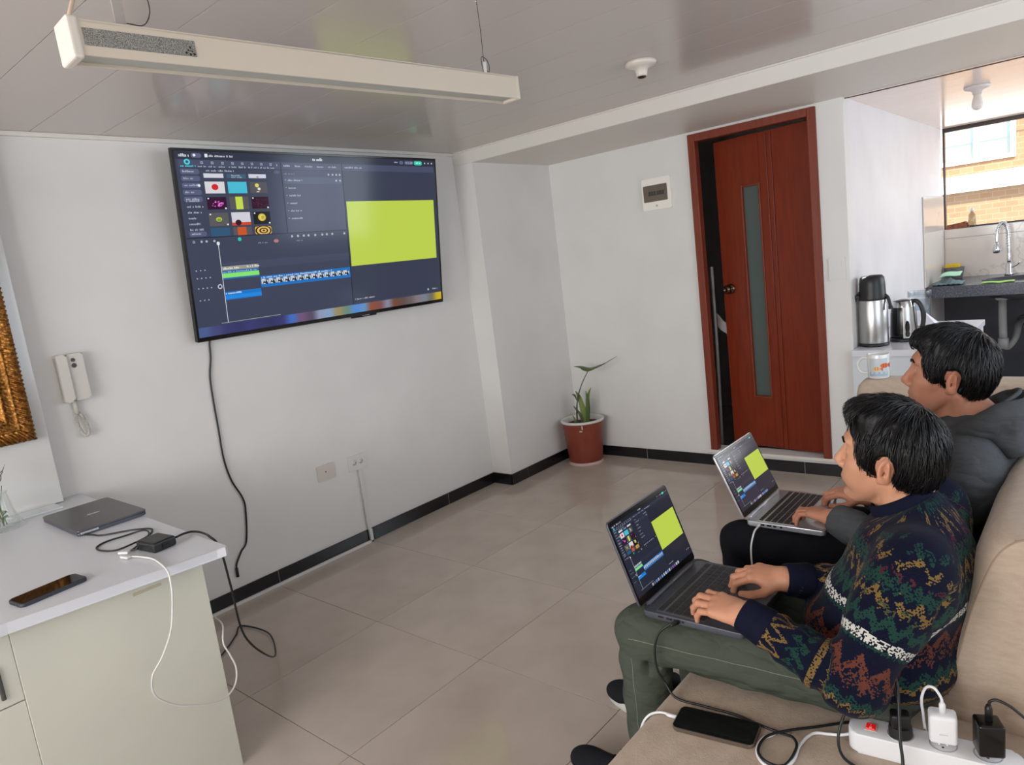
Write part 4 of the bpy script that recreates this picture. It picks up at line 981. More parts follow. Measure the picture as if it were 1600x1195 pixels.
laptop('dark_laptop', 'dark grey open laptop on the lap of the man in the patterned sweater', (2.124, 0.425, 0.580), 0.302, 0.246, M_LAPGREY2, M_KEYDK, M_DECKDK, (0.006, 0.022, 0.010), (40, 43, 56), math.radians(19.5), 6, 5, math.radians(0.8), True)
laptop('silver_laptop', 'silver open laptop with black keys on the lap of the man in the grey hoodie', (2.134, 1.033, 0.580), 0.292, 0.226, M_SILVER, M_KEYBK, M_SILVER, (0.0055, 0.020, 0.008), (54, 50, 62), math.radians(24), 6, 8, 0.0, False)

# ------------------------------------------------------------------ phone, power strip, chargers and cables on the sofa
ZS = 0.401
sp = thing('smartphone', 'black smartphone with a bronze edge charging on the sofa seat', 'phone', (2.342, 0.183, ZS), math.radians(9))
b = B(); plate(b, 0.172, 0.078, 0.012, 0.0, 0.0085, None, bev=0.003); obj('body', b, mat('bronze_phone_edge', (128, 116, 106), 0.3, metal=0.7), sp)
b = B(); plate(b, 0.168, 0.074, 0.010, 0.0083, 0.0092, None); obj('screen_glass', b, M_PHGLASS, sp)
b = B(); box(b, -0.0868, -0.006, 0.003, -0.0852, 0.006, 0.0060); obj('charging_port', b, M_BLACK, sp)

M_STRIP = mat('white_strip_plastic', (228, 228, 230), 0.35)
ps = thing('power_strip', 'white power strip with a red switch on the sofa seat', 'power strip', (2.725, 0.297, ZS), math.radians(7))
b = B(); plate(b, 0.285, 0.058, 0.018, 0.0, 0.042, None, bev=0.006); obj('body', b, M_STRIP, ps, 50)
b = B(); box(b, -0.115, -0.011, 0.041, -0.092, 0.011, 0.0425); swf = obj('switch_frame', b, M_STRIP, ps)
M_RED = mat('red_rocker', (214, 24, 26), 0.25); bsdf(M_RED).inputs['Emission Color'].default_value = (0.8, 0.01, 0.01, 1); bsdf(M_RED).inputs['Emission Strength'].default_value = 0.35
b = B(); box(b, -0.112, -0.009, 0.042, -0.095, 0.009, 0.046, bev=0.0015); rk = obj('rocker', b, M_RED, swf)
b = B(); box(b, -0.1040, 0.001, 0.0458, -0.1030, 0.0055, 0.0463); tube(b, [(-0.1035 + 0.0022 * math.cos(a), -0.0045 + 0.0022 * math.sin(a), 0.0461) for a in [k * PI / 6 for k in range(13)]], 0.0003, 4, 1); obj('symbol', b, M_STRIP, swf)
M_INSET = mat('socket_inset', (176, 178, 182), 0.5)
sock = []
for sx in (-0.052, 0.018, 0.088):
    b = B(); lathe(b, [(0.0235, 0.0415), (0.0235, 0.0428), (0.0215, 0.0428), (0.021, 0.0418), (0, 0.0418)], 32, Matrix.Translation((sx, 0, 0))); so_ = obj('outlet', b, M_INSET, ps)
    b = B()
    for d_ in (-0.0095, 0.0095): lathe(b, [(0.0024, 0.0417), (0.0024, 0.0421), (0, 0.0421)], 8, Matrix.Translation((sx, d_, 0)))
    obj('contact_holes', b, M_BLACK, so_)
    sock.append(Matrix.Translation((2.725, 0.297, ZS)) @ Matrix.Rotation(math.radians(7), 4, 'Z') @ Vector((sx, 0, 0.043)))
def charger(name, label, at, sx, sy, h, m, rz, bev, prong):
    t = thing(name, label, 'charger', at, math.radians(rz))
    if prong:
        b = B()
        for k in (-0.0065, 0.0065): box(b, k - 0.0018, -0.004, -0.0006, k + 0.0018, 0.004, 0.012, bev=0.0008, seg=1)
        obj('prongs', b, M_STRIP if prong == 'w' else M_BLACK, t)
    b = B(); box(b, -sx / 2, -sy / 2, 0.009 if prong else 0.0, sx / 2, sy / 2, h, bev=bev, seg=4); obj('body', b, m, t, 50)
    return t
c1 = thing('plug', 'round black plug nearest the red switch of the power strip', 'plug', sock[0], math.radians(20))
b = B(); lathe(b, [(0.0205, 0.0), (0.021, 0.012), (0.0195, 0.020)], 28); box(b, -0.017, -0.014, 0.016, 0.017, 0.014, 0.046, bev=0.005, seg=3); obj('body', b, M_BLACK, c1, 40)
c2 = charger('usb_charger', 'white cube charger in the middle socket of the power strip', sock[1], 0.046, 0.036, 0.066, M_STRIP, 14, 0.007, 'w')
b = B(); box(b, -0.007, -0.0185, 0.030, 0.007, -0.0176, 0.032); obj('print', b, mat('pale_print', (196, 198, 202), 0.4), c2)
c3 = charger('usb_charger', 'black block charger at the right end of the power strip', sock[2] + Vector((0.002, -0.004, 0)), 0.042, 0.040, 0.072, M_BLACKGLOSS, 24, 0.005, 'b')
for c_ in (c1, c2, c3): c_['group'] = 'plugs and chargers in the power strip'
def usb_end(b, p, d, L=0.020, r=0.0058):
    p = Vector(p); d = Vector(d).normalized(); tube(b, [p, p + d * L * 0.75, p + d * L], [r, r, r * 0.6], 12, 1)
b = B(); p2 = sock[1] + Vector((0.0, 0.0, 0.066))
usb_end(b, p2, (0, 0, 1)); tube(b, [p2 + Vector((0, 0, 0.018)), p2 + Vector((-0.002, 0, 0.030)), p2 + Vector((-0.013, 0.002, 0.044)), p2 + Vector((-0.027, 0.006, 0.038)), p2 + Vector((-0.036, 0.012, 0.008)), p2 + Vector((-0.036, 0.022, -0.03)), p2 + Vector((-0.036, 0.038, -0.075)), p2 + Vector((-0.03, 0.050, -0.104))], 0.0026, 8, 8)
tagp(obj('charging_cable', b, M_STRIP), 'white charging cable arching out of the white cube charger', 'cable')
b = B(); p3 = sock[2] + Vector((0.002, -0.002, 0.072))
usb_end(b, p3, (0, 0, 1), 0.030, 0.0062); tube(b, [p3 + Vector((0, 0, 0.028)), p3 + Vector((0.003, 0, 0.038)), p3 + Vector((0.015, 0, 0.043)), p3 + Vector((0.04, 0.0, 0.032)), p3 + Vector((0.075, -0.004, 0.0)), p3 + Vector((0.11, -0.02, -0.06)), p3 + Vector((0.12, -0.06, -0.108)), p3 + Vector((0.10, -0.2, -0.112))], 0.0026, 8, 8)
tagp(obj('charging_cable', b, M_BLACK), 'black charging cable leaving the black block charger to the right', 'cable')
b = B(); p1 = sock[0]
tube(b, [p1 + Vector((0.001, -0.004, 0.044)), p1 + Vector((0.0, -0.006, 0.072)), p1 + Vector((-0.012, -0.010, 0.108)), (2.636, 0.272, 0.553), (2.604, 0.268, 0.520), (2.582, 0.262, 0.475), (2.572, 0.245, 0.43), (2.585, 0.222, 0.407), (2.62, 0.205, 0.4045), (2.66, 0.20, 0.4045), (2.685, 0.212, 0.412), (2.690, 0.225, 0.430), (2.684, 0.238, 0.470), (2.678, 0.262, 0.52), (2.672, 0.283, 0.553), (2.66, 0.296, 0.575)], 0.0030, 8, 8)
tagp(obj('black_cord', b, M_BLACK), 'black cord looping up from the round black plug', 'cable')
b = B(); r_ = 0.0032
tube(b, [(2.584, 0.279, 0.418), (2.566, 0.277, 0.410), (2.544, 0.276, ZS + r_), (2.517, 0.262, ZS + r_), (2.506, 0.215, ZS + r_), (2.510, 0.165, ZS + r_), (2.496, 0.128, ZS + r_), (2.462, 0.130, ZS + r_), (2.440, 0.158, ZS + r_), (2.437, 0.195, ZS + r_), (2.448, 0.214, ZS + r_), (2.452, 0.224, ZS + r_)], r_, 10, 8)
tagp(obj('strip_lead', b, M_STRIP), 'white lead of the power strip curling on the sofa seat', 'cable')
b = B(); r2 = 0.0028
tube(b, [(2.222, 0.268, 0.575), (2.211, 0.256, 0.572), (2.186, 0.246, 0.548), (2.176, 0.238, 0.512), (2.178, 0.236, 0.463), (2.196, 0.240, 0.425), (2.226, 0.232, ZS + r2), (2.290, 0.236, ZS + r2), (2.36, 0.242, ZS + r2), (2.420, 0.235, ZS + r2), (2.464, 0.232, ZS + r2)] + [(2.49, 0.224, ZS + 0.008), (2.506, 0.195, ZS + 0.010), (2.500, 0.145, ZS + r2), (2.472, 0.128, ZS + 0.010), (2.446, 0.150, ZS + 0.010), (2.444, 0.196, ZS + 0.010), (2.47, 0.236, ZS + 0.008), (2.52, 0.290, ZS + r2), (2.57, 0.335, ZS + r2), (2.62, 0.36, ZS + r2)], r2, 8, 8)
usb_end(b, (2.224, 0.2725, 0.573), (-0.6, -0.75, -0.2), 0.022, 0.0048)
tagp(obj('laptop_cable', b, M_BLACK), 'black cable from the dark laptop across the sofa seat', 'cable')
b = B(); tube(b, [(2.252, 0.172, ZS + 0.0048), (2.235, 0.170, ZS + 0.005), (2.215, 0.166, ZS + 0.004), (2.196, 0.155, 0.398), (2.182, 0.145, 0.375), (2.176, 0.135, 0.33), (2.18, 0.11, 0.20), (2.19, 0.10, 0.06), (2.15, 0.0, 0.006), (2.2, -0.3, 0.006)], 0.0028, 8, 8)
usb_end(b, (2.257, 0.1695, ZS + 0.0048), (-1, -0.12, 0), 0.024, 0.0042)
tagp(obj('charging_cable', b, M_STRIP), 'white charging cable from the sofa phone over the seat edge', 'cable')
b = B(); usb_end(b, (2.180, 0.886, 0.573), (0, -1, -0.15), 0.012, 0.004)
tube(b, [(2.180, 0.876, 0.572), (2.180, 0.850, 0.570), (2.180, 0.832, 0.560), (2.175, 0.822, 0.524), (2.176, 0.818, 0.466), (2.180, 0.815, 0.435), (2.21, 0.80, ZS + 0.003), (2.27, 0.80, ZS + 0.003), (2.40, 0.78, ZS + 0.003)], 0.0028, 8, 8)
tagp(obj('charging_cable', b, M_STRIP), 'white charging cable hanging from the silver laptop', 'cable')

mug = thing('mug', 'white mug printed with small orange fish, standing on the sofa arm', 'mug', (2.278, 1.908, 0.8155), math.radians(4))
b = B(); lathe(b, [(0.0, 0.002), (0.036, 0.0), (0.0385, 0.003), (0.0395, 0.092), (0.0385, 0.0945), (0.0365, 0.0925), (0.036, 0.008), (0, 0.008)], 40, cap0=False, cap1=False); cup = obj('cup', b, mat('white_glazed_mug', (226, 224, 222), 0.15), mug)
b = B(); tube(b, [(-0.037, 0, 0.076), (-0.056, 0, 0.078), (-0.072, 0, 0.060), (-0.073, 0, 0.038), (-0.060, 0, 0.020), (-0.038, 0, 0.018)], 0.0050, 10, 6); obj('handle', b, cup.data.materials[0], mug)
def wrap(bm, pts, r, mi=0):
    """a flat print wrapped on the mug: pts are (angle, height)"""
    vs = [bm.verts.new((r * math.cos(a), r * math.sin(a), z)) for a, z in pts]; f = bm.faces.new(vs); f.material_index = mi
mp = [mat('print_orange', (214, 112, 60), 0.3), mat('print_yellow', (222, 176, 96), 0.3), mat('print_blue_grey', (164, 182, 196), 0.3), mat('print_red', (188, 66, 48), 0.3), mat('print_pale_grey', (196, 202, 206), 0.3)]
b = B(); a0 = -1.55
for k in range(24):
    a = -2.35 + 0.075 * k; wrap(b, [(a, 0.010), (a + 0.077, 0.010), (a + 0.077, 0.024 + 0.006 * math.sin(k * 1.1 + 0.9)), (a, 0.024 + 0.006 * math.sin(k * 1.1))], 0.0402, 2)
def fish(a, z, s, mi, mj):
    N_ = 10
    for k in range(N_):
        x0, x1 = -1 + 2 * k / N_, -1 + 2 * (k + 1) / N_; h0, h1 = 0.55 * s * math.sqrt(max(0, 1 - x0 * x0)) + 1e-5, 0.55 * s * math.sqrt(max(0, 1 - x1 * x1)) + 1e-5
        wrap(b, [(a + s * x0 / 0.04, z - h0), (a + s * x1 / 0.04, z - h1), (a + s * x1 / 0.04, z + h1), (a + s * x0 / 0.04, z + h0)], 0.0405, mj if k in (3, 6) else mi)
    for k in range(4):
        x0, x1 = 0.85 + 0.2 * k, 0.85 + 0.2 * (k + 1); h0, h1 = 0.18 * s * k + 1e-5, 0.18 * s * (k + 1)
        wrap(b, [(a + s * x0 / 0.04, z - h0), (a + s * x1 / 0.04, z - h1), (a + s * x1 / 0.04, z + h1), (a + s * x0 / 0.04, z + h0)], 0.0406, mj)
for k in range(24): wrap(b, [(-2.35 + 0.075 * k, 0.024), (-2.27 + 0.075 * k, 0.024), (-2.27 + 0.075 * k, 0.080), (-2.35 + 0.075 * k, 0.080)], 0.0399, 4)
fish(-1.60, 0.040, 0.0135, 1, 0); fish(-0.88, 0.052, 0.0165, 0, 3)
obj('fish_print', b, mp, cup)

# ------------------------------------------------------------------ kitchen counter and what stands on it
M_WORK = mat('pale_worktop', (214, 214, 220), 0.25)
M_CAB = mat('white_cabinet', (204, 208, 212), 0.4)
M_STEEL = mat('brushed_steel', (190, 190, 188), 0.26, metal=1.0)
t = NT(M_STEEL); t.put(bsdf(M_STEEL).inputs['Roughness'], t.math('MULTIPLY_ADD', t.noise(t.mapping(t.objco(), (0.2, 0.2, 60)), 20, 3), 0.06, 0.28))
ct = thing('kitchen_counter', 'white low kitchen counter by the switch wall, behind the sofa', 'counter', (2.13, 3.5, 0))
b = B(); box(b, -0.238, -0.52, 0.705, 0.243, 0.56, 0.74, bev=0.003); obj('worktop', b, M_WORK, ct)
b = B(); box(b, -0.238, -0.505, 0.0, 0.235, 0.55, 0.705, bev=0.002); obj('cabinet', b, M_CAB, ct)

tf = thing('thermos', 'tall steel pump thermos with a black top on the counter', 'thermos', (1.968, 3.150, 0.74))
b = B(); lathe(b, [(0.0, 0.0), (0.072, 0.0), (0.075, 0.004), (0.074, 0.018), (0.0, 0.018)], 40, cap0=False, cap1=False); obj('base_ring', b, M_BLACK, tf)
b = B(); lathe(b, [(0.0725, 0.018), (0.0735, 0.022), (0.0715, 0.250), (0.069, 0.256)], 48); obj('steel_body', b, M_STEEL, tf)
b = B(); lathe(b, [(0.070, 0.250), (0.071, 0.262), (0.066, 0.290), (0.064, 0.34), (0.060, 0.372), (0.050, 0.384), (0.0, 0.387)], 40); obj('top', b, M_BLACK, tf)
b = B(); box(b, -0.094, -0.045, 0.262, -0.055, -0.012, 0.285, bev=0.006); tube(b, [(-0.080, -0.030, 0.268), (-0.083, -0.032, 0.248)], [0.010, 0.007], 12, 1); tube(b, [(-0.070, -0.028, 0.28), (-0.056, -0.025, 0.30)], 0.006, 8, 1); obj('spout', b, M_BLACK, tf)
b = B(); tube(b, [(0.062, -0.01, 0.275), (0.078, -0.014, 0.262), (0.088, -0.020, 0.232), (0.094, -0.024, 0.200)], [0.010, 0.009, 0.009, 0.012], 10, 5); obj('carry_handle', b, M_BLACK, tf)
b = B(); box(b, -0.040, -0.050, 0.368, -0.006, 0.0, 0.388, bev=0.006, seg=3); obj('pump_button', b, M_CHROME, tf)

ke = thing('kettle', 'black and steel electric kettle standing beside the thermos', 'kettle', (2.085, 3.30, 0.74))
b = B(); lathe(b, [(0, 0), (0.070, 0.0), (0.072, 0.004), (0.071, 0.020), (0, 0.020)], 36, cap0=False, cap1=False); obj('power_base', b, M_BLACK, ke)
b = B(); lathe(b, [(0.068, 0.020), (0.069, 0.05), (0.064, 0.15), (0.057, 0.205), (0.050, 0.222), (0.018, 0.230), (0, 0.230)], 40); obj('body', b, M_BLACKGLOSS, ke)
b = B()
rows = []
for z, r in ((0.022, 0.0702), (0.05, 0.0708), (0.10, 0.0683), (0.15, 0.0655), (0.19, 0.0612)):
    rows.append([b.verts.new((r * math.cos(a), r * math.sin(a), z)) for a in [-1.42 + 1.35 * k / 12 for k in range(13)]])
for r0, r1 in zip(rows, rows[1:]):
    for k in range(12): f = b.faces.new([r0[k], r0[k + 1], r1[k + 1], r1[k]]); f.smooth = True
pn = obj('steel_panel', b, M_STEEL, ke)
b = B()
for z, h in ((0.082, 0.036), (0.045, 0.018)):
    vs = [b.verts.new((0.0722 * math.cos(-1.12 + 0.16 * math.cos(q)), 0.0722 * math.sin(-1.12 + 0.16 * math.cos(q)), z + h * math.sin(q))) for q in [k * PI / 10 for k in range(20)]]; b.faces.new(vs)
obj('water_gauge', b, M_BLACKGLOSS, pn)
b = B(); lathe(b, [(0.0605, 0.190), (0.057, 0.206), (0.0515, 0.222)], 40, cap0=False, cap1=False); obj('collar', b, M_CHROME, ke)
b = B(); tube(b, [(0.042, -0.010, 0.222), (0.076, -0.012, 0.212), (0.098, -0.012, 0.160), (0.096, -0.012, 0.09), (0.078, -0.012, 0.045)], [0.010, 0.012, 0.013, 0.012, 0.008], 12, 6); obj('handle', b, M_BLACK, ke)

jg = thing('glass_jug', 'clear glass jug of water at the back of the counter', 'jug', (2.035, 4.00, 0.74))
b = B(); lathe(b, [(0, 0.0), (0.060, 0.0), (0.064, 0.004), (0.064, 0.20), (0.066, 0.206), (0.062, 0.206), (0.060, 0.20), (0.060, 0.008), (0, 0.008)], 40, cap0=False, cap1=False); obj('glass', b, M_GLASS, jg)
b = B(); lathe(b, [(0, 0.009), (0.0592, 0.009), (0.0592, 0.150), (0, 0.150)], 36, cap0=False, cap1=False); obj('water', b, glass_mat('water', (0.78, 0.84, 0.92), refl=0.2), jg)
b = B(); lathe(b, [(0.0655, 0.168), (0.0665, 0.172), (0.0665, 0.198), (0.0655, 0.202)], 40, cap0=False, cap1=False); obj('etched_band', b, glass_mat('etched_glass', (0.75, 0.78, 0.82), 0.3, 1.0), jg)

M_PAPER = mat('white_paper', (230, 230, 236), 0.8)
b = B(); pts = [(-0.085, -0.02, 0.0), (0.11, -0.05, 0.0), (0.02, 0.05, 0.082), (-0.02, 0.03, 0.085), (0.10, 0.08, 0.0), (-0.09, 0.09, 0.0)]
vs = [b.verts.new(p) for p in pts]
for q in ((0, 1, 2, 3), (1, 4, 2), (4, 5, 3, 2), (5, 0, 3)): b.faces.new([vs[k] for k in q])
o = obj('paper_napkin', b, M_PAPER); o.location = (2.060, 3.80, 0.7545); tagp(o, 'white folded paper napkin standing like a tent in front of the jug', 'napkin')
b = B(); lathe(b, [(0, 0.001), (0.055, 0.001), (0.082, 0.011), (0.080, 0.013), (0.054, 0.004), (0, 0.004)], 40, cap0=False, cap1=False); o = obj('plate', b, M_IVORY2); o.location = (2.045, 3.80, 0.7402); tagp(o, 'white plate under the folded napkin on the counter', 'plate')
o = cloth_patch('paper_sheet', lambda u, v: (1.98 + 0.20 * u, 3.47 + 0.17 * v, 0.7435 + 0.006 * math.sin(5 * u + 3 * v) ** 2), 12, 10, M_PAPER, 0.001); tagp(o, 'flat white paper sheet on the counter behind the kettle', 'paper')

# sink counter
M_GRAN = speckle(mat('dark_granite', (70, 72, 80), 0.22), (104, 106, 114), 90, 0.45, 0.68)
sk = thing('sink_counter', 'dark granite worktop with a sink below the kitchen window', 'counter', (2.5, 5.35, 0.0))
SKT = Matrix.Translation((-2.5, -5.35, 0))
BX, BY, RX, RY = 2.62, 5.30, 0.40, 0.21
b = B(); N = 48                                   # slab with an oval opening
for z, flip in ((0.872, False), (0.79, True)):
    inner = [b.verts.new((BX + RX * math.cos(2 * PI * k / N) - 2.5, BY + RY * math.sin(2 * PI * k / N) - 5.35, z)) for k in range(N)]
    outer = []
    for k in range(N):
        a = 2 * PI * k / N; c, s = math.cos(a), math.sin(a)
        x0, x1, y0, y1 = 1.905 - BX, 4.19 - BX, 4.95 - BY, 5.735 - BY
        q = min((x1 / c) if c > 1e-9 else ((x0 / c) if c < -1e-9 else 9e9), (y1 / s) if s > 1e-9 else ((y0 / s) if s < -1e-9 else 9e9))
        outer.append(b.verts.new((BX + c * q - 2.5, BY + s * q - 5.35, z)))
    for k in range(N): b.faces.new([inner[k], inner[(k + 1) % N], outer[(k + 1) % N], outer[k]])
    if not flip: I0, O0 = inner, outer
    else:
        for A0, A1 in ((I0, inner), (O0, outer)):
            for k in range(N): b.faces.new([A0[k], A0[(k + 1) % N], A1[(k + 1) % N], A1[k]])
obj('worktop', b, M_GRAN, sk, 30)
b = B()
rows = []
for q, z in ((1.03, 0.874), (1.0, 0.876), (0.97, 0.872), (0.95, 0.78), (0.90, 0.745), (0.7, 0.728), (0.1, 0.722)):
    rows.append([b.verts.new((BX + RX * q * math.cos(2 * PI * k / N) - 2.5, BY + RY * q * math.sin(2 * PI * k / N) - 5.35, z)) for k in range(N)])
for r0, r1 in zip(rows, rows[1:]):
    for k in range(N): b.faces.new([r0[k], r0[(k + 1) % N], r1[(k + 1) % N], r1[k]]).smooth = True
b.faces.new(rows[-1])
bs = obj('basin', b, mat('dark_sink', (62, 62, 68), 0.3, metal=0.4), sk); md = bs.modifiers.new('t', 'SOLIDIFY'); md.thickness = 0.004
b = B(); box(b, 1.0, -0.36, 0.0, 1.04, 0.37, 0.79, bev=0.002); obj('support', b, M_DARKPAINT, sk)
b = B(); tube(b, [(2.345, 5.22, 0.745), (2.345, 5.22, 0.725)], [0.05, 0.04], 16, 1); tube(b, [(2.345, 5.22, 0.73), (2.345, 5.22, 0.58), (2.348, 5.22, 0.42)], 0.026, 16, 2); tube(b, [(2.348, 5.22, 0.44), (2.350, 5.22, 0.365)], 0.034, 16, 1)
tube(b, [(2.350, 5.23, 0.39), (2.37, 5.30, 0.36), (2.41, 5.37, 0.42), (2.42, 5.50, 0.50), (2.42, 5.742, 0.50)], 0.022, 12, 6)
for v in b.verts: v.co += Vector((-2.5, -5.35, 0))
obj('drain_pipe', b, mat('grey_pipe', (150, 148, 146), 0.4), sk)
b = B(); lathe(b, [(0.042, 0), (0.042, 0.008), (0.024, 0.010)], 24, basis((2.43 - 2.5, 5.747 - 5.35, 0.50), (1, 0, 0), (0, 0, 1), (0, -1, 0))); obj('wall_flange', b, M_DGREY, sk)

fc = thing('kitchen_tap', 'chrome spring neck kitchen tap behind the sink', 'tap', (2.350, 5.60, 0.872))
b = B(); lathe(b, [(0.030, 0), (0.030, 0.012), (0.022, 0.022), (0.021, 0.085), (0.014, 0.095)], 24); tube(b, [(0.020, -0.01, 0.06), (0.05, -0.02, 0.075), (0.07, -0.025, 0.10)], 0.006, 8, 3); obj('base', b, M_CHROME, fc)
b = B(); arc = [(0.0, 0, 0.09), (-0.002, 0, 0.22), (-0.006, 0, 0.33), (-0.024, -0.004, 0.395), (-0.050, -0.008, 0.398), (-0.072, -0.012, 0.34), (-0.078, -0.014, 0.25)]
tube(b, arc, [0.013, 0.012, 0.010, 0.009, 0.009, 0.009, 0.010], 12, 6); obj('neck', b, M_CHROME, fc)
b = B(); P = catmull(arc[1:6], 40); pts = []
for i, p in enumerate(P):
    d = (P[min(i + 1, len(P) - 1)] - P[max(i - 1, 0)]).normalized(); s1 = d.cross(Vector((0, 1, 0))).normalized(); s2 = d.cross(s1); a = i * 2 * PI / 7
    pts.append(p + (s1 * math.cos(a) + s2 * math.sin(a)) * 0.0135)
tube(b, pts, 0.0032, 5, 1); obj('spring', b, M_STEEL, fc)
b = B(); M_ = Matrix.Translation((-0.078, -0.014, 0.175)); lathe(b, [(0.018, 0.0), (0.024, 0.006), (0.024, 0.04), (0.017, 0.052), (0.014, 0.080)], 20, M_); box(b, 0.020, -0.005, 0.022, 0.046, 0.005, 0.032, bev=0.003, M=M_); obj('spray_head', b, M_CHROME, fc)

M_GREEN = mat('pale_green_cloth', (176, 222, 190), 0.9); M_GREENB = mat('lime_cloth', (170, 214, 110), 0.9); M_GREY = mat('grey_green_towel', (112, 130, 132), 0.95)
tw = cloth_patch('dish_towel', lambda u, v: (1.925 + 0.19 * u + 0.01 * math.sin(7 * v), 5.02 + 0.17 * v, 0.878 + 0.045 * math.sin(PI * u) * math.sin(PI * v) * (0.75 + 0.35 * math.sin(11 * u + 5 * v)) + 0.007 * math.sin(19 * u - 8 * v) ** 2), 26, 20, M_GREY, 0.006)
tagp(tw, 'crumpled grey green towel on the corner of the granite worktop', 'towel')
o = cloth_patch('green_cloth', lambda u, v: (1.975 + 0.13 * u, 5.05 + 0.12 * v, 0.932 + 0.026 * u * (1 - 0.6 * u) + 0.02 * v + 0.004 * math.sin(6 * u)), 10, 8, M_GREEN, 0.005)
tagp(o, 'pale green folded cloth on top of the crumpled towel', 'cloth')
o = cloth_patch('lime_cloth', lambda u, v: (2.245 + 0.19 * u, 4.962 + 0.10 * v, 0.8775 + 0.002 * math.sin(9 * u) + 0.005 * (1 - v) * math.sin(5 * u) ** 2), 14, 8, M_GREENB, 0.006)
tagp(o, 'lime green cloth lying flat on the front edge of the sink', 'cloth')
bw = thing('bowl', 'grey plastic bowl in the corner behind the towel', 'bowl', (1.985, 5.62, 0.873))
b = B(); lathe(b, [(0, 0.0), (0.055, 0.0), (0.072, 0.085), (0.074, 0.088), (0.070, 0.088), (0.053, 0.006), (0, 0.006)], 32, cap0=False, cap1=False); obj('body', b, mat('grey_bowl', (120, 118, 116), 0.5), bw)
b = B(); box(b, -0.05, -0.035, 0.0892, 0.05, 0.035, 0.118, bev=0.006); o = obj('sponge', b, speckle(mat('yellow_sponge', (222, 190, 60), 0.95), (206, 170, 44), 120, bump=0.5)); o.location = (1.978, 5.61, 0.873); tagp(o, 'yellow sponge sitting in the grey bowl', 'sponge')
b = B(); prism(b, [(-0.075, 0), (0.06, 0.0), (0.072, 0.022), (0.05, 0.028), (0.068, 0.038), (0.05, 0.052), (0.0, 0.040), (-0.072, 0.036), (-0.084, 0.018)], 'y', -0.04, 0.04, bev=0.004); o = obj('broken_brick', b, speckle(mat('dull_red_brick', (150, 92, 66), 0.9), (112, 66, 48), 40, bump=0.5)); o.location = (1.995, 5.785, 1.2625); tagp(o, 'broken red brick on the left end of the window sill', 'brick')
bo = thing('bottle', 'small clear bottle on the window sill next to the brick', 'bottle', (2.090, 5.782, 1.2625))
b = B(); lathe(b, [(0, 0.0), (0.026, 0.0), (0.028, 0.004), (0.028, 0.095), (0.020, 0.112), (0.012, 0.118), (0.012, 0.140), (0.010, 0.140), (0.010, 0.118), (0.025, 0.094), (0.025, 0.005), (0, 0.005)], 28, cap0=False, cap1=False); obj('glass', b, glass_mat('bottle_glass', (0.78, 0.77, 0.72), refl=0.4), bo)
b = B(); lathe(b, [(0.0125, 0.128), (0.0135, 0.130), (0.0135, 0.150), (0, 0.151)], 20); obj('cap', b, M_IVORY2, bo)
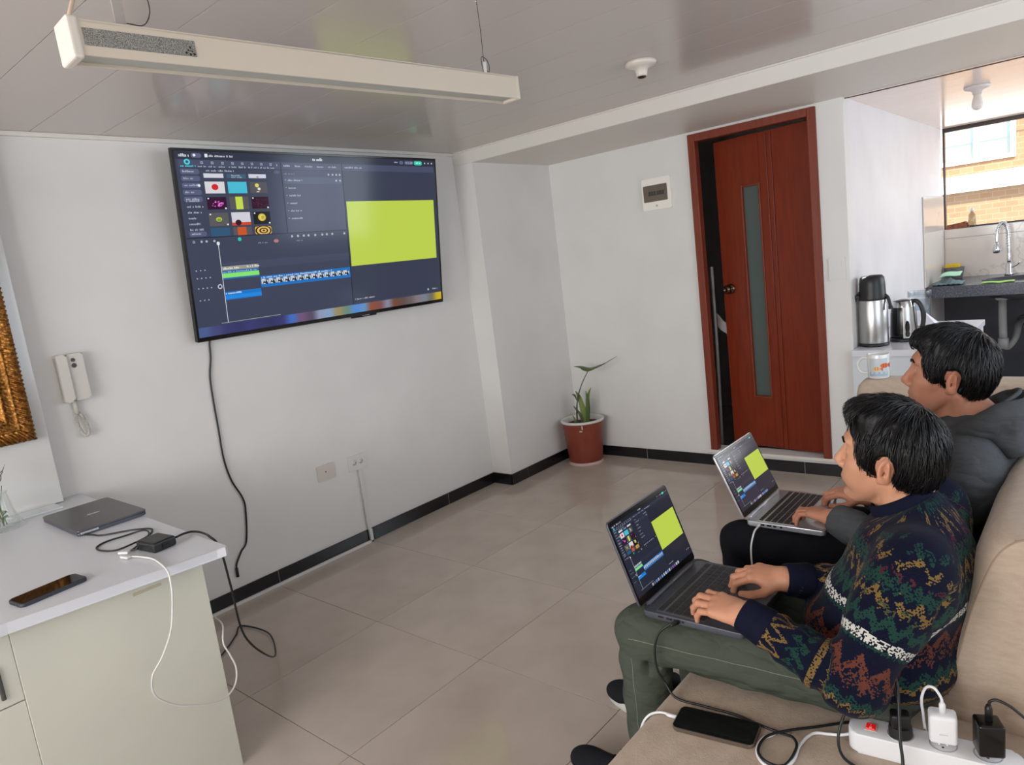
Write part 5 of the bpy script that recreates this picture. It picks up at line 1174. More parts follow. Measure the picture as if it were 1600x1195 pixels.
# ------------------------------------------------------------------ people: bodies and clothes grown from distance fields
def axes(lo, hi, h, fine=None, hf=None):
    """grid lines from lo to hi with spacing h, finer (hf) inside the intervals of fine"""
    out = [lo]
    while out[-1] < hi:
        x = out[-1]; s = h
        for a, b_ in (fine or []):
            if a - h * 0.5 <= x <= b_: s = hf
        out.append(x + s)
    return np.array(out, np.float32)
class Field:
    def __init__(s, ax):
        s.ax = ax; s.D = np.full([len(a) for a in ax], 0.5, np.float32)
    def sub(s, lo, hi):
        sl = tuple(slice(max(0, int(np.searchsorted(a, l)) - 1), min(len(a), int(np.searchsorted(a, h)) + 1)) for a, l, h in zip(s.ax, lo, hi))
        return sl, [a[q].reshape([-1 if i == k else 1 for i in range(3)]) for k, (a, q) in enumerate(zip(s.ax, sl))]
    def add(s, lo, hi, fn, k=0.0, op='u', pad=0.05):
        lo = np.array(lo) - pad; hi = np.array(hi) + pad
        sl, (X, Y, Z) = s.sub(lo, hi)
        A = s.D[sl]
        if A.size == 0: return
        d = fn(X, Y, Z).astype(np.float32)
        if op == 'u':
            if k > 0: h = np.clip(0.5 + 0.5 * (A - d) / k, 0, 1); r = A * (1 - h) + d * h - k * h * (1 - h)
            else: r = np.minimum(A, d)
        elif op == 's':
            if k > 0: h = np.clip(0.5 - 0.5 * (A + d) / k, 0, 1); r = A * (1 - h) - d * h + k * h * (1 - h)
            else: r = np.maximum(A, -d)
        s.D[sl] = r
    def cap(s, a, b, ra, rb, k=0.01, op='u', sq=None, disp=None):
        a = np.array(a, float); b = np.array(b, float); R = max(ra, rb)
        def fn(X, Y, Z):
            ab = b - a; t = np.clip(((X - a[0]) * ab[0] + (Y - a[1]) * ab[1] + (Z - a[2]) * ab[2]) / max(ab @ ab, 1e-12), 0, 1)
            d = np.sqrt((X - a[0] - t * ab[0]) ** 2 + (Y - a[1] - t * ab[1]) ** 2 + (Z - a[2] - t * ab[2]) ** 2) - (ra + (rb - ra) * t)
            if disp is not None: d = d + disp(X, Y, Z, t)
            return d
        s.add(np.minimum(a, b) - R, np.maximum(a, b) + R, fn, k, op, 0.03 + k)
    def chain(s, pts, rs, k=0.01, op='u', disp=None):
        for i in range(len(pts) - 1): s.cap(pts[i], pts[i + 1], rs[i], rs[i + 1], k, op, disp=disp)
    def ell(s, c, r, k=0.01, op='u', fr=None, disp=None):
        """ellipsoid; fr: 3 axis vectors"""
        c = np.array(c, float); r = np.array(r, float); E = np.eye(3) if fr is None else np.array(fr, float); R = r.max()
        def fn(X, Y, Z):
            x, y, z = X - c[0], Y - c[1], Z - c[2]
            p = [(E[i][0] * x + E[i][1] * y + E[i][2] * z) for i in range(3)]
            k0 = np.sqrt(sum((p[i] / r[i]) ** 2 for i in range(3))); k1 = np.sqrt(sum((p[i] / r[i] ** 2) ** 2 for i in range(3)))
            d = k0 * (k0 - 1) / np.maximum(k1, 1e-6)
            d = np.where(k0 < 0.05, -r.min(), d)
            if disp is not None: d = d + disp(X, Y, Z)
            return d
        s.add(c - R, c + R, fn, k, op, 0.03 + k)
    def plane_cut(s, lo, hi, p, n, k=0.004):
        p = np.array(p, float); n = np.array(n, float) / np.linalg.norm(n)
        s.add(lo, hi, lambda X, Y, Z: -((X - p[0]) * n[0] + (Y - p[1]) * n[1] + (Z - p[2]) * n[2]), k, 's', 0.0)   # removes the side n points to
    def mesh(s):
        D = s.D; ax = s.ax; nx, ny, nz = D.shape; S = D < 0
        cid, pos, quads = [], [], []
        def cell(i, j, k): return (i * ny + j) * nz + k
        for e in range(3):
            n2 = [nx, ny, nz]; n2[e] -= 1
            a = tuple(slice(0, n2[q]) if q == e else slice(None) for q in range(3)); b = tuple(slice(1, None) if q == e else slice(None) for q in range(3))
            I = np.array(np.nonzero(S[a] != S[b]))
            J = I.copy(); J[e] += 1
            d0 = D[I[0], I[1], I[2]]; d1 = D[J[0], J[1], J[2]]; t = d0 / (d0 - d1)
            P = np.stack([ax[q][I[q]] + (t * (ax[q][J[q]] - ax[q][I[q]]) if q == e else 0) for q in range(3)], 1)
            u, v = (e + 1) % 3, (e + 2) % 3
            ok = (I[u] > 0) & (I[v] > 0) & (I[u] < D.shape[u] - 1) & (I[v] < D.shape[v] - 1)
            I = I[:, ok]; P = P[ok]; neg = (d0[ok] < 0)
            c4 = []
            for du, dv in ((-1, -1), (0, -1), (0, 0), (-1, 0)):
                K = I.copy(); K[u] += du; K[v] += dv
                c4.append(cell(K[0], K[1], K[2]))
            c4 = np.stack(c4, 1)
            cid.append(c4.reshape(-1)); pos.append(np.repeat(P, 4, 0))
            c4[~neg] = c4[~neg][:, ::-1]
            quads.append(c4)
        cid = np.concatenate(cid); pos = np.concatenate(pos); quads = np.concatenate(quads)
        uq, inv = np.unique(cid, return_inverse=True)
        cnt = np.bincount(inv); V = np.stack([np.bincount(inv, pos[:, q]) / cnt for q in range(3)], 1)
        Fq = np.searchsorted(uq, quads)
        return V, Fq
def relax(V, Fq, it=1, w=0.5):
    n = len(V)
    for _ in range(it):
        acc = np.zeros_like(V); cnt = np.zeros(n)
        for a, b in ((0, 1), (1, 2), (2, 3), (3, 0)):
            for q in range(3):
                acc[:, q] += np.bincount(Fq[:, a], V[Fq[:, b], q], n) + np.bincount(Fq[:, b], V[Fq[:, a], q], n)
            cnt += np.bincount(Fq[:, a], minlength=n) + np.bincount(Fq[:, b], minlength=n)
        V = V * (1 - w) + w * acc / np.maximum(cnt, 1)[:, None]
    return V
def np_mesh(name, V, Fq, m, parent=None, attrs=None, cols=None):
    me = bpy.data.meshes.new(name)
    me.vertices.add(len(V)); me.vertices.foreach_set('co', V.astype(np.float32).ravel())
    me.loops.add(Fq.size); me.loops.foreach_set('vertex_index', Fq.astype(np.int32).ravel())
    k = Fq.shape[1]
    me.polygons.add(len(Fq)); me.polygons.foreach_set('loop_start', np.arange(0, Fq.size, k, dtype=np.int32))
    me.update(calc_edges=True); me.validate()
    me.polygons.foreach_set('use_smooth', [True] * len(me.polygons))
    for an, arr in (attrs or {}).items():
        at = me.attributes.new(an, 'FLOAT', 'POINT'); at.data.foreach_set('value', arr.astype(np.float32))
    if cols is not None:
        ca = me.color_attributes.new('Col', 'FLOAT_COLOR', 'POINT'); ca.data.foreach_set('color', np.concatenate([cols, np.ones((len(cols), 1))], 1).astype(np.float32).ravel())
    return link_mesh(name, me, m, parent)
def seg_t(P, a, b):
    a = np.array(a); b = np.array(b); ab = b - a
    t = np.clip(((P - a) @ ab) / (ab @ ab), 0, 1); d = np.linalg.norm(P - a - t[:, None] * ab, axis=1)
    return t, d
def frame3(yaw, pitch, roll):
    f = np.array([-math.cos(yaw) * math.cos(pitch), math.sin(yaw) * math.cos(pitch), math.sin(pitch)])
    l = np.array([-math.sin(yaw), -math.cos(yaw), 0.0]); u = np.cross(f, l)
    if u[2] < 0: u = -u
    return f, l * math.cos(roll) - u * math.sin(roll), u * math.cos(roll) + l * math.sin(roll)
nrm = lambda v: np.array(v, float) / np.linalg.norm(v)

def add_head(F, o, fr, s, neck, chin=0.0):
    f, l, u = fr; E = [f, l, u]
    W = lambda a, b, c: o + s * (a * f + b * l + c * u)
    def el(c, r, k, op='u', tilt=None): F.ell(W(*c), np.array(r) * s, k * s, op, E if tilt is None else tilt)
    el((-0.004, 0, 0.040), (0.095, 0.075, 0.090), 0.0)                     # skull
    el((0.030, 0, -0.02), (0.060, 0.060, 0.075), 0.03)                     # face mass
    el((0.044, 0, -0.058), (0.048, 0.045, 0.052), 0.025)                   # jaw
    for q in (-1, 1):
        F.cap(W(-0.002, 0.052 * q, -0.040), W(0.062, 0.020 * q, -0.098), 0.016 * s, 0.016 * s, 0.022 * s)     # jaw line
        el((0.056, 0.040 * q, -0.014), (0.026, 0.022, 0.020), 0.022)       # cheekbone
        el((0.058, 0.031 * q, -0.045), (0.032, 0.023, 0.030), 0.020)       # cheek
    el((0.080, 0, -0.102), (0.018, 0.020, 0.015), 0.020)                   # chin
    el((0.077, 0, 0.046), (0.020, 0.050, 0.013), 0.018)                    # brow ridge
    for q in (-1, 1): el((0.094, 0.033 * q, 0.020), (0.018, 0.019, 0.013), 0.014, 's')       # eye sockets
    F.cap(W(0.088, 0, 0.024), W(0.112, 0, -0.018), 0.0085 * s, 0.0105 * s, 0.012 * s)        # nose bridge
    el((0.110, 0, -0.023), (0.0125, 0.0115, 0.0105), 0.008)                # nose tip
    for q in (-1, 1):
        el((0.100, 0.0125 * q, -0.029), (0.012, 0.0075, 0.0085), 0.006)    # nostril wings
        el((0.104, 0.0065 * q, -0.0375), (0.006, 0.0035, 0.004), 0.003, 's')
    el((0.085, 0, -0.058), (0.017, 0.026, 0.020), 0.014)                   # muzzle
    el((0.0955, 0, -0.0575), (0.0080, 0.021, 0.0058), 0.005)               # upper lip
    el((0.0935, 0, -0.0700), (0.0085, 0.018, 0.0062), 0.005)               # lower lip
    el((0.1035, 0, -0.0640), (0.0075, 0.024, 0.0017), 0.003, 's')          # mouth line
    el((0.098, 0, -0.083), (0.012, 0.020, 0.006), 0.010, 's')              # hollow under the lip
    for q in (-1, 1):
        el((0.0745, 0.0325 * q, 0.0205), (0.0135, 0.0155, 0.0125), 0.006)  # lids over the eyeball
        el((0.0890, 0.0335 * q, 0.0200), (0.011, 0.0150, 0.0056), 0.0015, 's')   # opening between the lids
        # ear: rim, lobe, hollow, inner fold
        ev = nrm(l * q * 0.80 - f * 0.60); eu = nrm(u - ev * (u @ ev) - f * 0.18); ew = np.cross(eu, ev)
        ec = W(-0.014, 0.078 * q, 0.001)
        F.ell(ec, np.array((0.019, 0.0065, 0.033)) * s, 0.005 * s, 'u', [ew, ev, eu])
        F.ell(ec - eu * 0.024 * s + f * 0.006 * s, np.array((0.0105, 0.0055, 0.012)) * s, 0.005 * s, 'u', [ew, ev, eu])
        F.ell(ec + ev * 0.0075 * s + f * 0.002 * s + eu * 0.002 * s, np.array((0.0118, 0.0058, 0.0215)) * s, 0.003 * s, 's', [ew, ev, eu])
        F.cap(ec + ev * 0.003 * s - f * 0.003 * s + eu * 0.016 * s, ec + ev * 0.003 * s - f * 0.006 * s - eu * 0.012 * s, 0.0030 * s, 0.0036 * s, 0.004 * s)
        F.ell(ec + ev * 0.002 * s + f * 0.0055 * s - eu * 0.006 * s, np.array((0.0045, 0.006, 0.006)) * s, 0.002 * s, 's', [ew, ev, eu])
        F.ell(ec + ev * 0.0035 * s + f * 0.0105 * s - eu * 0.004 * s, np.array((0.004, 0.005, 0.0065)) * s, 0.003 * s, 'u', [ew, ev, eu])
    # neck
    F.chain([W(-0.028, 0, -0.030), W(-0.040, 0, -0.095), neck], [0.052 * s, 0.050 * s, 0.056 * s], 0.022 * s)
    F.cap(W(0.035, 0, -0.082), W(-0.015, 0, -0.105), 0.024 * s, 0.034 * s, 0.02 * s)
    for q in (-1, 1): F.cap(W(-0.025, 0.055 * q, -0.045), np.array(neck) + 0.030 * q * l * s + 0.035 * f * s - 0.02 * u * s, 0.016 * s, 0.014 * s, 0.02 * s)
    el((0.004, 0, -0.128), (0.014, 0.012, 0.016), 0.02)

def add_hand(F, wrist, d, n, thumb_side, s, curl, thumb, splay=0.06):
    """d: towards the knuckles, n: back of the hand, thumb_side: unit vector; curl: per finger (index..little) three bend angles in degrees"""
    d = nrm(d); t = nrm(np.array(thumb_side) - d * (np.array(thumb_side) @ d)); n = nrm(np.cross(d, t)) if np.cross(d, t) @ np.array(n) > 0 else -nrm(np.cross(d, t))
    w = np.array(wrist, float)
    K = [(0.083, 0.0275), (0.087, 0.0085), (0.082, -0.0105), (0.073, -0.0270)]
    Ls = [(0.043, 0.026, 0.021), (0.047, 0.029, 0.022), (0.043, 0.027, 0.021), (0.034, 0.021, 0.019)]
    Rs = [(0.0098, 0.0088, 0.0080, 0.0068), (0.0100, 0.0090, 0.0081, 0.0069), (0.0095, 0.0085, 0.0077, 0.0066), (0.0086, 0.0076, 0.0069, 0.0060)]
    for i, (kd, kt) in enumerate(K):
        kn = w + s * (d * kd + t * kt) - n * s * (0.002 * abs(i - 1.3))
        F.cap(w + s * (d * 0.008 + t * kt * 0.55), kn, 0.0150 * s, 0.0105 * s, 0.016 * s)
    F.ell(w + s * (d * 0.046 - n * 0.004), np.array((0.040, 0.033, 0.0125)) * s, 0.012 * s, 'u', [d, t, n])
    F.ell(w + s * (d * 0.030 + t * 0.022 - n * 0.008), np.array((0.030, 0.014, 0.0125)) * s, 0.012 * s, 'u', [nrm(d + 0.4 * t), nrm(t - 0.4 * d), n])
    F.cap(w - d * 0.015 * s, w + d * 0.012 * s, 0.024 * s, 0.0215 * s, 0.02 * s)
    tips = []
    for i, ((kd, kt), L, R) in enumerate(zip(K, Ls, Rs)):
        p = w + s * (d * kd + t * kt) - n * s * (0.002 * abs(i - 1.3)); a = 0.0; side = (1.3 - i) * splay
        pts = [p]
        F.ell(p + n * 0.001 * s, np.array((0.0115, 0.0105, 0.0105)) * s, 0.006 * s, 'u', [d, t, n])
        for L_, c in zip(L, curl[i]):
            a += math.radians(c); dd = nrm(d * math.cos(a) - n * math.sin(a) + t * side * math.cos(a)); p = p + dd * L_ * s; pts.append(p)
        F.chain(pts, [r * s for r in R], 0.0016 * s)
        for q, r_ in zip(pts[1:3], R[1:3]): F.ell(q + n * 0.0008 * s, np.array((1.08, 1.04, 1.04)) * r_ * s, 0.003 * s)
        tips.append(pts[-1])
    p = w + s * (d * 0.020 + t * 0.022 - n * 0.006); pts = [p]
    for L_, v in zip((0.040, 0.030, 0.025), thumb):
        p = p + nrm(d * v[0] + t * v[1] + n * v[2]) * L_ * s; pts.append(p)
    F.chain(pts, [0.0135 * s, 0.0108 * s, 0.0098 * s, 0.0078 * s], 0.004 * s)
    tips.append(pts[-1])
    return tips

def skin_material():
    m = bpy.data.materials.new('skin'); m.use_nodes = True
    t = NT(m); b = bsdf(m); a = t.node('ShaderNodeVertexColor', layer_name='Col'); co = t.objco()
    nz = t.noise(co, 60, 4)
    t.put(b.inputs['Base Color'], t.mix(t.math('MULTIPLY', nz, 0.16), a.outputs[0], lin((150, 92, 70))))
    b.inputs['Roughness'].default_value = 0.48; b.inputs['Specular IOR Level'].default_value = 0.4
    b.inputs['Subsurface Weight'].default_value = 0.10; b.inputs['Subsurface Radius'].default_value = (0.012, 0.005, 0.003); b.inputs['Subsurface Scale'].default_value = 0.6
    t.put(b.inputs['Normal'], t.bump(t.noise(co, 420, 3), 0.08, 0.001))
    return m
M_SKIN = skin_material()
M_HAIR = mat('black_hair', (13, 12, 13), 0.42, spec=0.22)
t = NT(M_HAIR); f_ = t.noise(t.mapping(t.objco(), (1, 1, 1)), 260, 2); t.put(bsdf(M_HAIR).inputs['Normal'], t.bump(f_, 0.25, 0.002))
M_HAIRL = mat('hair_sheen', (15, 14, 15), 0.34, spec=0.38)
M_EYE = mat('eye_white', (206, 198, 192), 0.15); M_IRIS = mat('brown_iris', (40, 24, 18), 0.1)

def eye(parent, c, fr, r, look):
    b = B(); M = basis(Vector(c), *[Vector(x) for x in (fr[1], fr[2], fr[0])])
    N = 20
    rings = [(math.sin(a) * r, math.cos(a) * r) for a in [k * PI / 12 for k in range(13)]]
    lathe(b, rings[::-1], N, M)
    for f in b.faces:
        p = M.inverted() @ f.calc_center_median()
        if p.z > r * 0.885: f.material_index = 1
    obj('eye', b, [M_EYE, M_IRIS], parent)

def hair(parent, o, fr, s, seed, crown, spec, face):
    """hair: a shaped cap with the face, ears and nape cut free, and several hundred tapered locks combed over it"""
    f, l, u = fr; E = np.array([f, l, u]); r_ = np.random.default_rng(seed)
    W = lambda a, b, c: o + s * (a * f + b * l + c * u)
    lo, hi = o - 0.17 * s, o + 0.19 * s
    F = Field([np.arange(a, b_, 0.0028) for a, b_ in zip(lo, hi)])
    for c, r, k in spec['mass']: F.ell(W(*c), np.array(r) * s, k * s, 'u', E)
    for c, r, k in spec['cut']: F.ell(W(*c), np.array(r) * s, k * s, 's', E)
    for p, n in spec['planes']: F.plane_cut(lo, hi, W(*p), n[0] * f + n[1] * l + n[2] * u, 0.008 * s)
    X = [a.reshape([-1 if i == k else 1 for i in range(3)]) for k, a in enumerate(F.ax)]
    q = [(E[i][0] * (X[0] - o[0]) + E[i][1] * (X[1] - o[1]) + E[i][2] * (X[2] - o[2])) / s for i in range(3)]
    az = np.arctan2(q[1] - crown[1], q[0] - crown[0]); rad = np.sqrt((q[0] - crown[0]) ** 2 + (q[1] - crown[1]) ** 2 + (q[2] - crown[2]) ** 2)
    F.D += (0.0016 * s * (np.sin(az * 23 + rad * 40 + 2 * np.sin(rad * 60)) + 0.7 * np.sin(az * 41 - rad * 30 + 1.3))).astype(np.float32) * np.clip(rad / 0.05, 0, 1)
    V, Fq = F.mesh(); V = relax(V, Fq, 1, 0.4)
    h = np_mesh('hair', V, Fq, M_HAIR, parent)
    # locks
    Lc = (V - o) @ E.T / s
    c0 = np.array(crown); idx = r_.permutation(len(V))[:spec['n'] * 3]
    from mathutils.kdtree import KDTree
    kd = KDTree(len(V))
    for i in range(len(V)): kd.insert(Lc[i], i)
    kd.balance()
    ctr = np.array((-0.005, 0, 0.035))
    VV, FF = [], []; made = 0
    for i in idx:
        if made >= spec['n']: break
        p = Lc[i].copy(); nn = nrm(p - ctr)
        if p[2] < -0.06 and p[0] > -0.03: continue
        away = nrm(p - c0); d = away - nn * (away @ nn)
        if np.linalg.norm(d) < 0.15: d = nrm(np.array((r_.normal(), r_.normal(), 0)))
        d = nrm(d + r_.normal(0, 0.16, 3) + np.array(spec['swirl']) * np.cross(nn, d) * 0.4)
        L = r_.uniform(*spec['len']); P = [p - nn * 0.002]; ok = True
        for k in range(5):
            d = nrm(d - nn * (d @ nn) + np.array((0, 0, -0.10 if p[0] < 0.05 else 0.02)))
            p = p + d * L / 5
            co_, j, dist = kd.find(Vector(p))
            surf = Lc[j]
            if dist > (0.013 if p[0] > 0.06 and p[2] > 0.07 else 0.0045): ok = False; break
            if dist < 0.013: p = p * 0.35 + surf * 0.65
            nn = nrm(p - ctr); P.append(p + nn * (0.0008 + r_.uniform(0.0006, 0.0022) * k * spec['lift']))
        if not ok: continue
        made += 1; wd = r_.uniform(0.0012, 0.0026); base = len(VV)
        for k, q_ in enumerate(P):
            dd = nrm(P[min(k + 1, 5)] - P[max(k - 1, 0)]); n2 = nrm(q_ - ctr); sd = nrm(np.cross(dd, n2)); wk = wd * (1.0, 1.0, 0.9, 0.7, 0.4, 0.06)[k]
            for m_ in (sd * wk, n2 * wk * 0.55, -sd * wk, -n2 * wk * 0.55): VV.append(o + s * (E.T @ (q_ + m_)))
        for k in range(5):
            for m_ in range(4): FF.append((base + k * 4 + m_, base + k * 4 + (m_ + 1) % 4, base + k * 4 + 4 + (m_ + 1) % 4, base + k * 4 + 4 + m_))
    lk = np_mesh('hair_locks', np.array(VV), np.array(FF), M_HAIRL, h); lk['kind'] = 'stuff'
    # eyebrows
    for q_ in (-1, 1):
        b = B()
        for k in range(15):
            y0 = 0.013 + 0.0024 * k; z0 = 0.0415 + 0.008 * math.sin(min(1, k / 11) * 1.6) - (0.0011 * max(0, k - 10))
            near_ = (np.abs(face[:, 1] - q_ * (y0 + 0.003)) < 0.0045) & (np.abs(face[:, 2] - z0) < 0.0045) & (face[:, 0] > 0.03); x0 = face[near_, 0].max() + 0.0004
            for e in range(3):
                zz = z0 + 0.0026 * (e - 1) * (1 - k / 18); tube(b, [W(x0 - 0.002, q_ * y0, zz - 0.001), W(x0 + 0.0004, q_ * (y0 + 0.003), zz + 0.001), W(x0 - 0.0012, q_ * (y0 + 0.0075), zz + 0.0013)], [0.0009 * s, 0.0016 * s, 0.0006 * s], 4, 2)
        obj('eyebrow', b, M_HAIR, h)
    return h

def shoe(parent, heel, toe, m_up, m_sole):
    """canvas slip-on: upper grown as a field, rubber sole with a foxing band"""
    h = np.array(heel, float); t_ = np.array(toe, float); d = nrm(t_ - h); L = np.linalg.norm(t_ - h); sd = np.array((-d[1], d[0], 0)); up = np.array((0, 0, 1.0))
    P = lambda a, z, q=0: h + d * a * L + up * z + sd * q
    F = Field([np.arange(min(h[k], t_[k]) - 0.09, max(h[k], t_[k]) + 0.09, 0.006) for k in range(2)] + [np.arange(-0.004, 0.15, 0.006)])
    F.ell(P(0.80, 0.030), (L * 0.22, 0.046, 0.036), 0.0, 'u', [d, sd, up]); F.ell(P(0.48, 0.038), (L * 0.30, 0.040, 0.046), 0.03, 'u', [d, sd, up]); F.ell(P(0.18, 0.042), (L * 0.20, 0.036, 0.058), 0.03, 'u', [d, sd, up])
    F.cap(P(0.24, 0.06), P(0.27, 0.13), 0.040, 0.043, 0.02)
    F.add([F.ax[0][0], F.ax[1][0], -0.01], [F.ax[0][-1], F.ax[1][-1], 0.2], lambda X, Y, Z: Z - 0.018 + 0 * X + 0 * Y, 0.004, 's', 0)
    V, Fq = F.mesh(); o = np_mesh('shoe', relax(V, Fq, 1), Fq, m_up, parent)
    out = []
    for k in range(40):
        a = 2 * PI * k / 40; c, s_ = math.cos(a), math.sin(a); x = 0.5 + 0.505 * c; w = (0.046 + 0.006 * max(0, math.sin((x - 0.3) * 3))) * s_ * (0.86 if x < 0.4 else 1.0)
        out.append((x, w))
    b = B(); rings = []
    for z, q in ((0.0, 0.97), (0.003, 1.0), (0.022, 1.0), (0.027, 0.97), (0.027, 0.7)): rings.append([b.verts.new(P(0.5 + (x - 0.5) * q, z, w * q)) for x, w in out])
    for r0, r1 in zip(rings, rings[1:]):
        for k in range(40): b.faces.new([r0[k], r0[(k + 1) % 40], r1[(k + 1) % 40], r1[k]]).smooth = True
    b.faces.new(rings[0]); obj('sole', b, m_sole, o)
    b = B()
    for k in range(4): a = 0.52 + 0.075 * k; z = 0.088 - 0.016 * k; tube(b, [P(a, z - 0.014, -0.026), P(a + 0.02, z + 0.002, 0), P(a, z - 0.014, 0.026)], 0.0028, 6, 4)
    tube(b, [P(0.50, 0.088, 0.0), P(0.47, 0.104, 0.022), P(0.52, 0.098, 0.034), P(0.51, 0.086, 0.006), P(0.48, 0.104, -0.022), P(0.53, 0.092, -0.030)], 0.002, 6, 5)
    obj('laces', b, m_up, o)
    return o

def person(name, label, J, build):
    root = thing('person', label, 'person', (J['pelvis'][0], J['pelvis'][1], 0.40), 0, 'men sitting on the sofa')
    RO = np.array((J['pelvis'][0], J['pelvis'][1], 0.40))
    def put(o):
        for c in o if isinstance(o, list) else [o]: c.matrix_parent_inverse = root.matrix_world.inverted() if False else Matrix.Translation(-Vector(RO))
    s = J['s']; fr = frame3(*J['head'][3:]); ho = np.array(J['head'][:3])
    # ---- the body, one continuous skin
    hd = 0.0030
    X = axes(1.95, 2.86, 0.014, [(J['hx'][0], J['hx'][1]), (ho[0] - 0.135, ho[0] + 0.13)], hd)
    Y = axes(J['pelvis'][1] - 0.36, J['pelvis'][1] + 0.36, 0.014, [(min(J['hy'][0], ho[1] - 0.10), max(J['hy'][1], ho[1] + 0.10))], hd)
    Z = axes(0.03, ho[2] + 0.16, 0.016, [(J['hz'][0], J['hz'][1]), (J['neck'][2] - 0.04, ho[2] + 0.15)], hd)
    F = Field([X, Y, Z])
    pv = np.array(J['pelvis']); ck = np.array(J['chest']); nk = np.array(J['neck'])
    F.ell(pv, (0.12, 0.15, 0.085), 0.0); F.ell((pv + ck) / 2, (0.085, 0.13, 0.12), 0.05); F.ell(ck, (0.09, 0.145, 0.11), 0.05)
    F.cap(ck + (0, 0, 0.03), nk, 0.06, 0.05, 0.04)
    for q in ('l', 'r'):
        sh, el_, wr = J['sh' + q], J['el' + q], J['wr' + q]
        F.cap(nk - (0, 0, 0.05), sh, 0.045, 0.045, 0.03); F.chain([sh, el_, wr], [0.042, 0.036, 0.025], 0.02)
        F.chain([pv + np.array((0, (J['kn' + q][1] - pv[1]) * 0.45, -0.02)), J['kn' + q], J['an' + q]], [0.065, 0.045, 0.034], 0.03)
    add_head(F, ho, fr, s, nk)
    add_hand(F, J['wrl'], *J['handl']); add_hand(F, J['wrr'], *J['handr'])
    V, Fq = F.mesh(); V = relax(V, Fq, 1, 0.35)
    Lc = (V - ho) @ np.array(fr).T / s
    base = np.tile(np.array(lin(J['skin'])), (len(V), 1))
    def blend(mask, c):
        nonlocal base
        base = base * (1 - mask[:, None]) + np.array(lin(c)) * mask[:, None]
    lip = np.exp(-((Lc[:, 1] / 0.021) ** 4)) * np.exp(-(((Lc[:, 2] + 0.064) / 0.0115) ** 4)) * (Lc[:, 0] > 0.084)
    blend(lip * 0.65, (164, 92, 80))
    blend(0.22 * np.exp(-((Lc[:, 2] + 0.085) / 0.04) ** 2) * (Lc[:, 0] > 0.01) * (np.abs(Lc[:, 0]) < 0.14), (138, 100, 84))
    blend(0.35 * np.exp(-(((Lc[:, 0] + 0.012) / 0.03) ** 2 + ((np.abs(Lc[:, 1]) - 0.085) / 0.012) ** 2 + (Lc[:, 2] / 0.04) ** 2)), (198, 122, 98))
    for q in ('l', 'r'):
        d = np.linalg.norm(V - np.array(J['wr' + q]), axis=1); blend(0.25 * np.exp(-((d - 0.11) / 0.05) ** 2) * (d < 0.25), (186, 116, 92))
    body = np_mesh('body', V, Fq, M_SKIN, root, cols=np.clip(base, 0, 1)); put(body)
    W = lambda a, b_, c: ho + s * (a * fr[0] + b_ * fr[1] + c * fr[2])
    for q in (-1, 1):
        eye(body, W(0.0735, 0.0325 * q, 0.0200), fr, 0.0122 * s, None)
    h = hair(root, ho, fr, s, J['seed'], J['crown'], J['hair'], Lc); put(h)
    build(root, put, J)
    return root

def fold(a, freq, ph): return a * np.sin(freq + ph)
def garment(F, J, ease, cuff, hem):
    pass
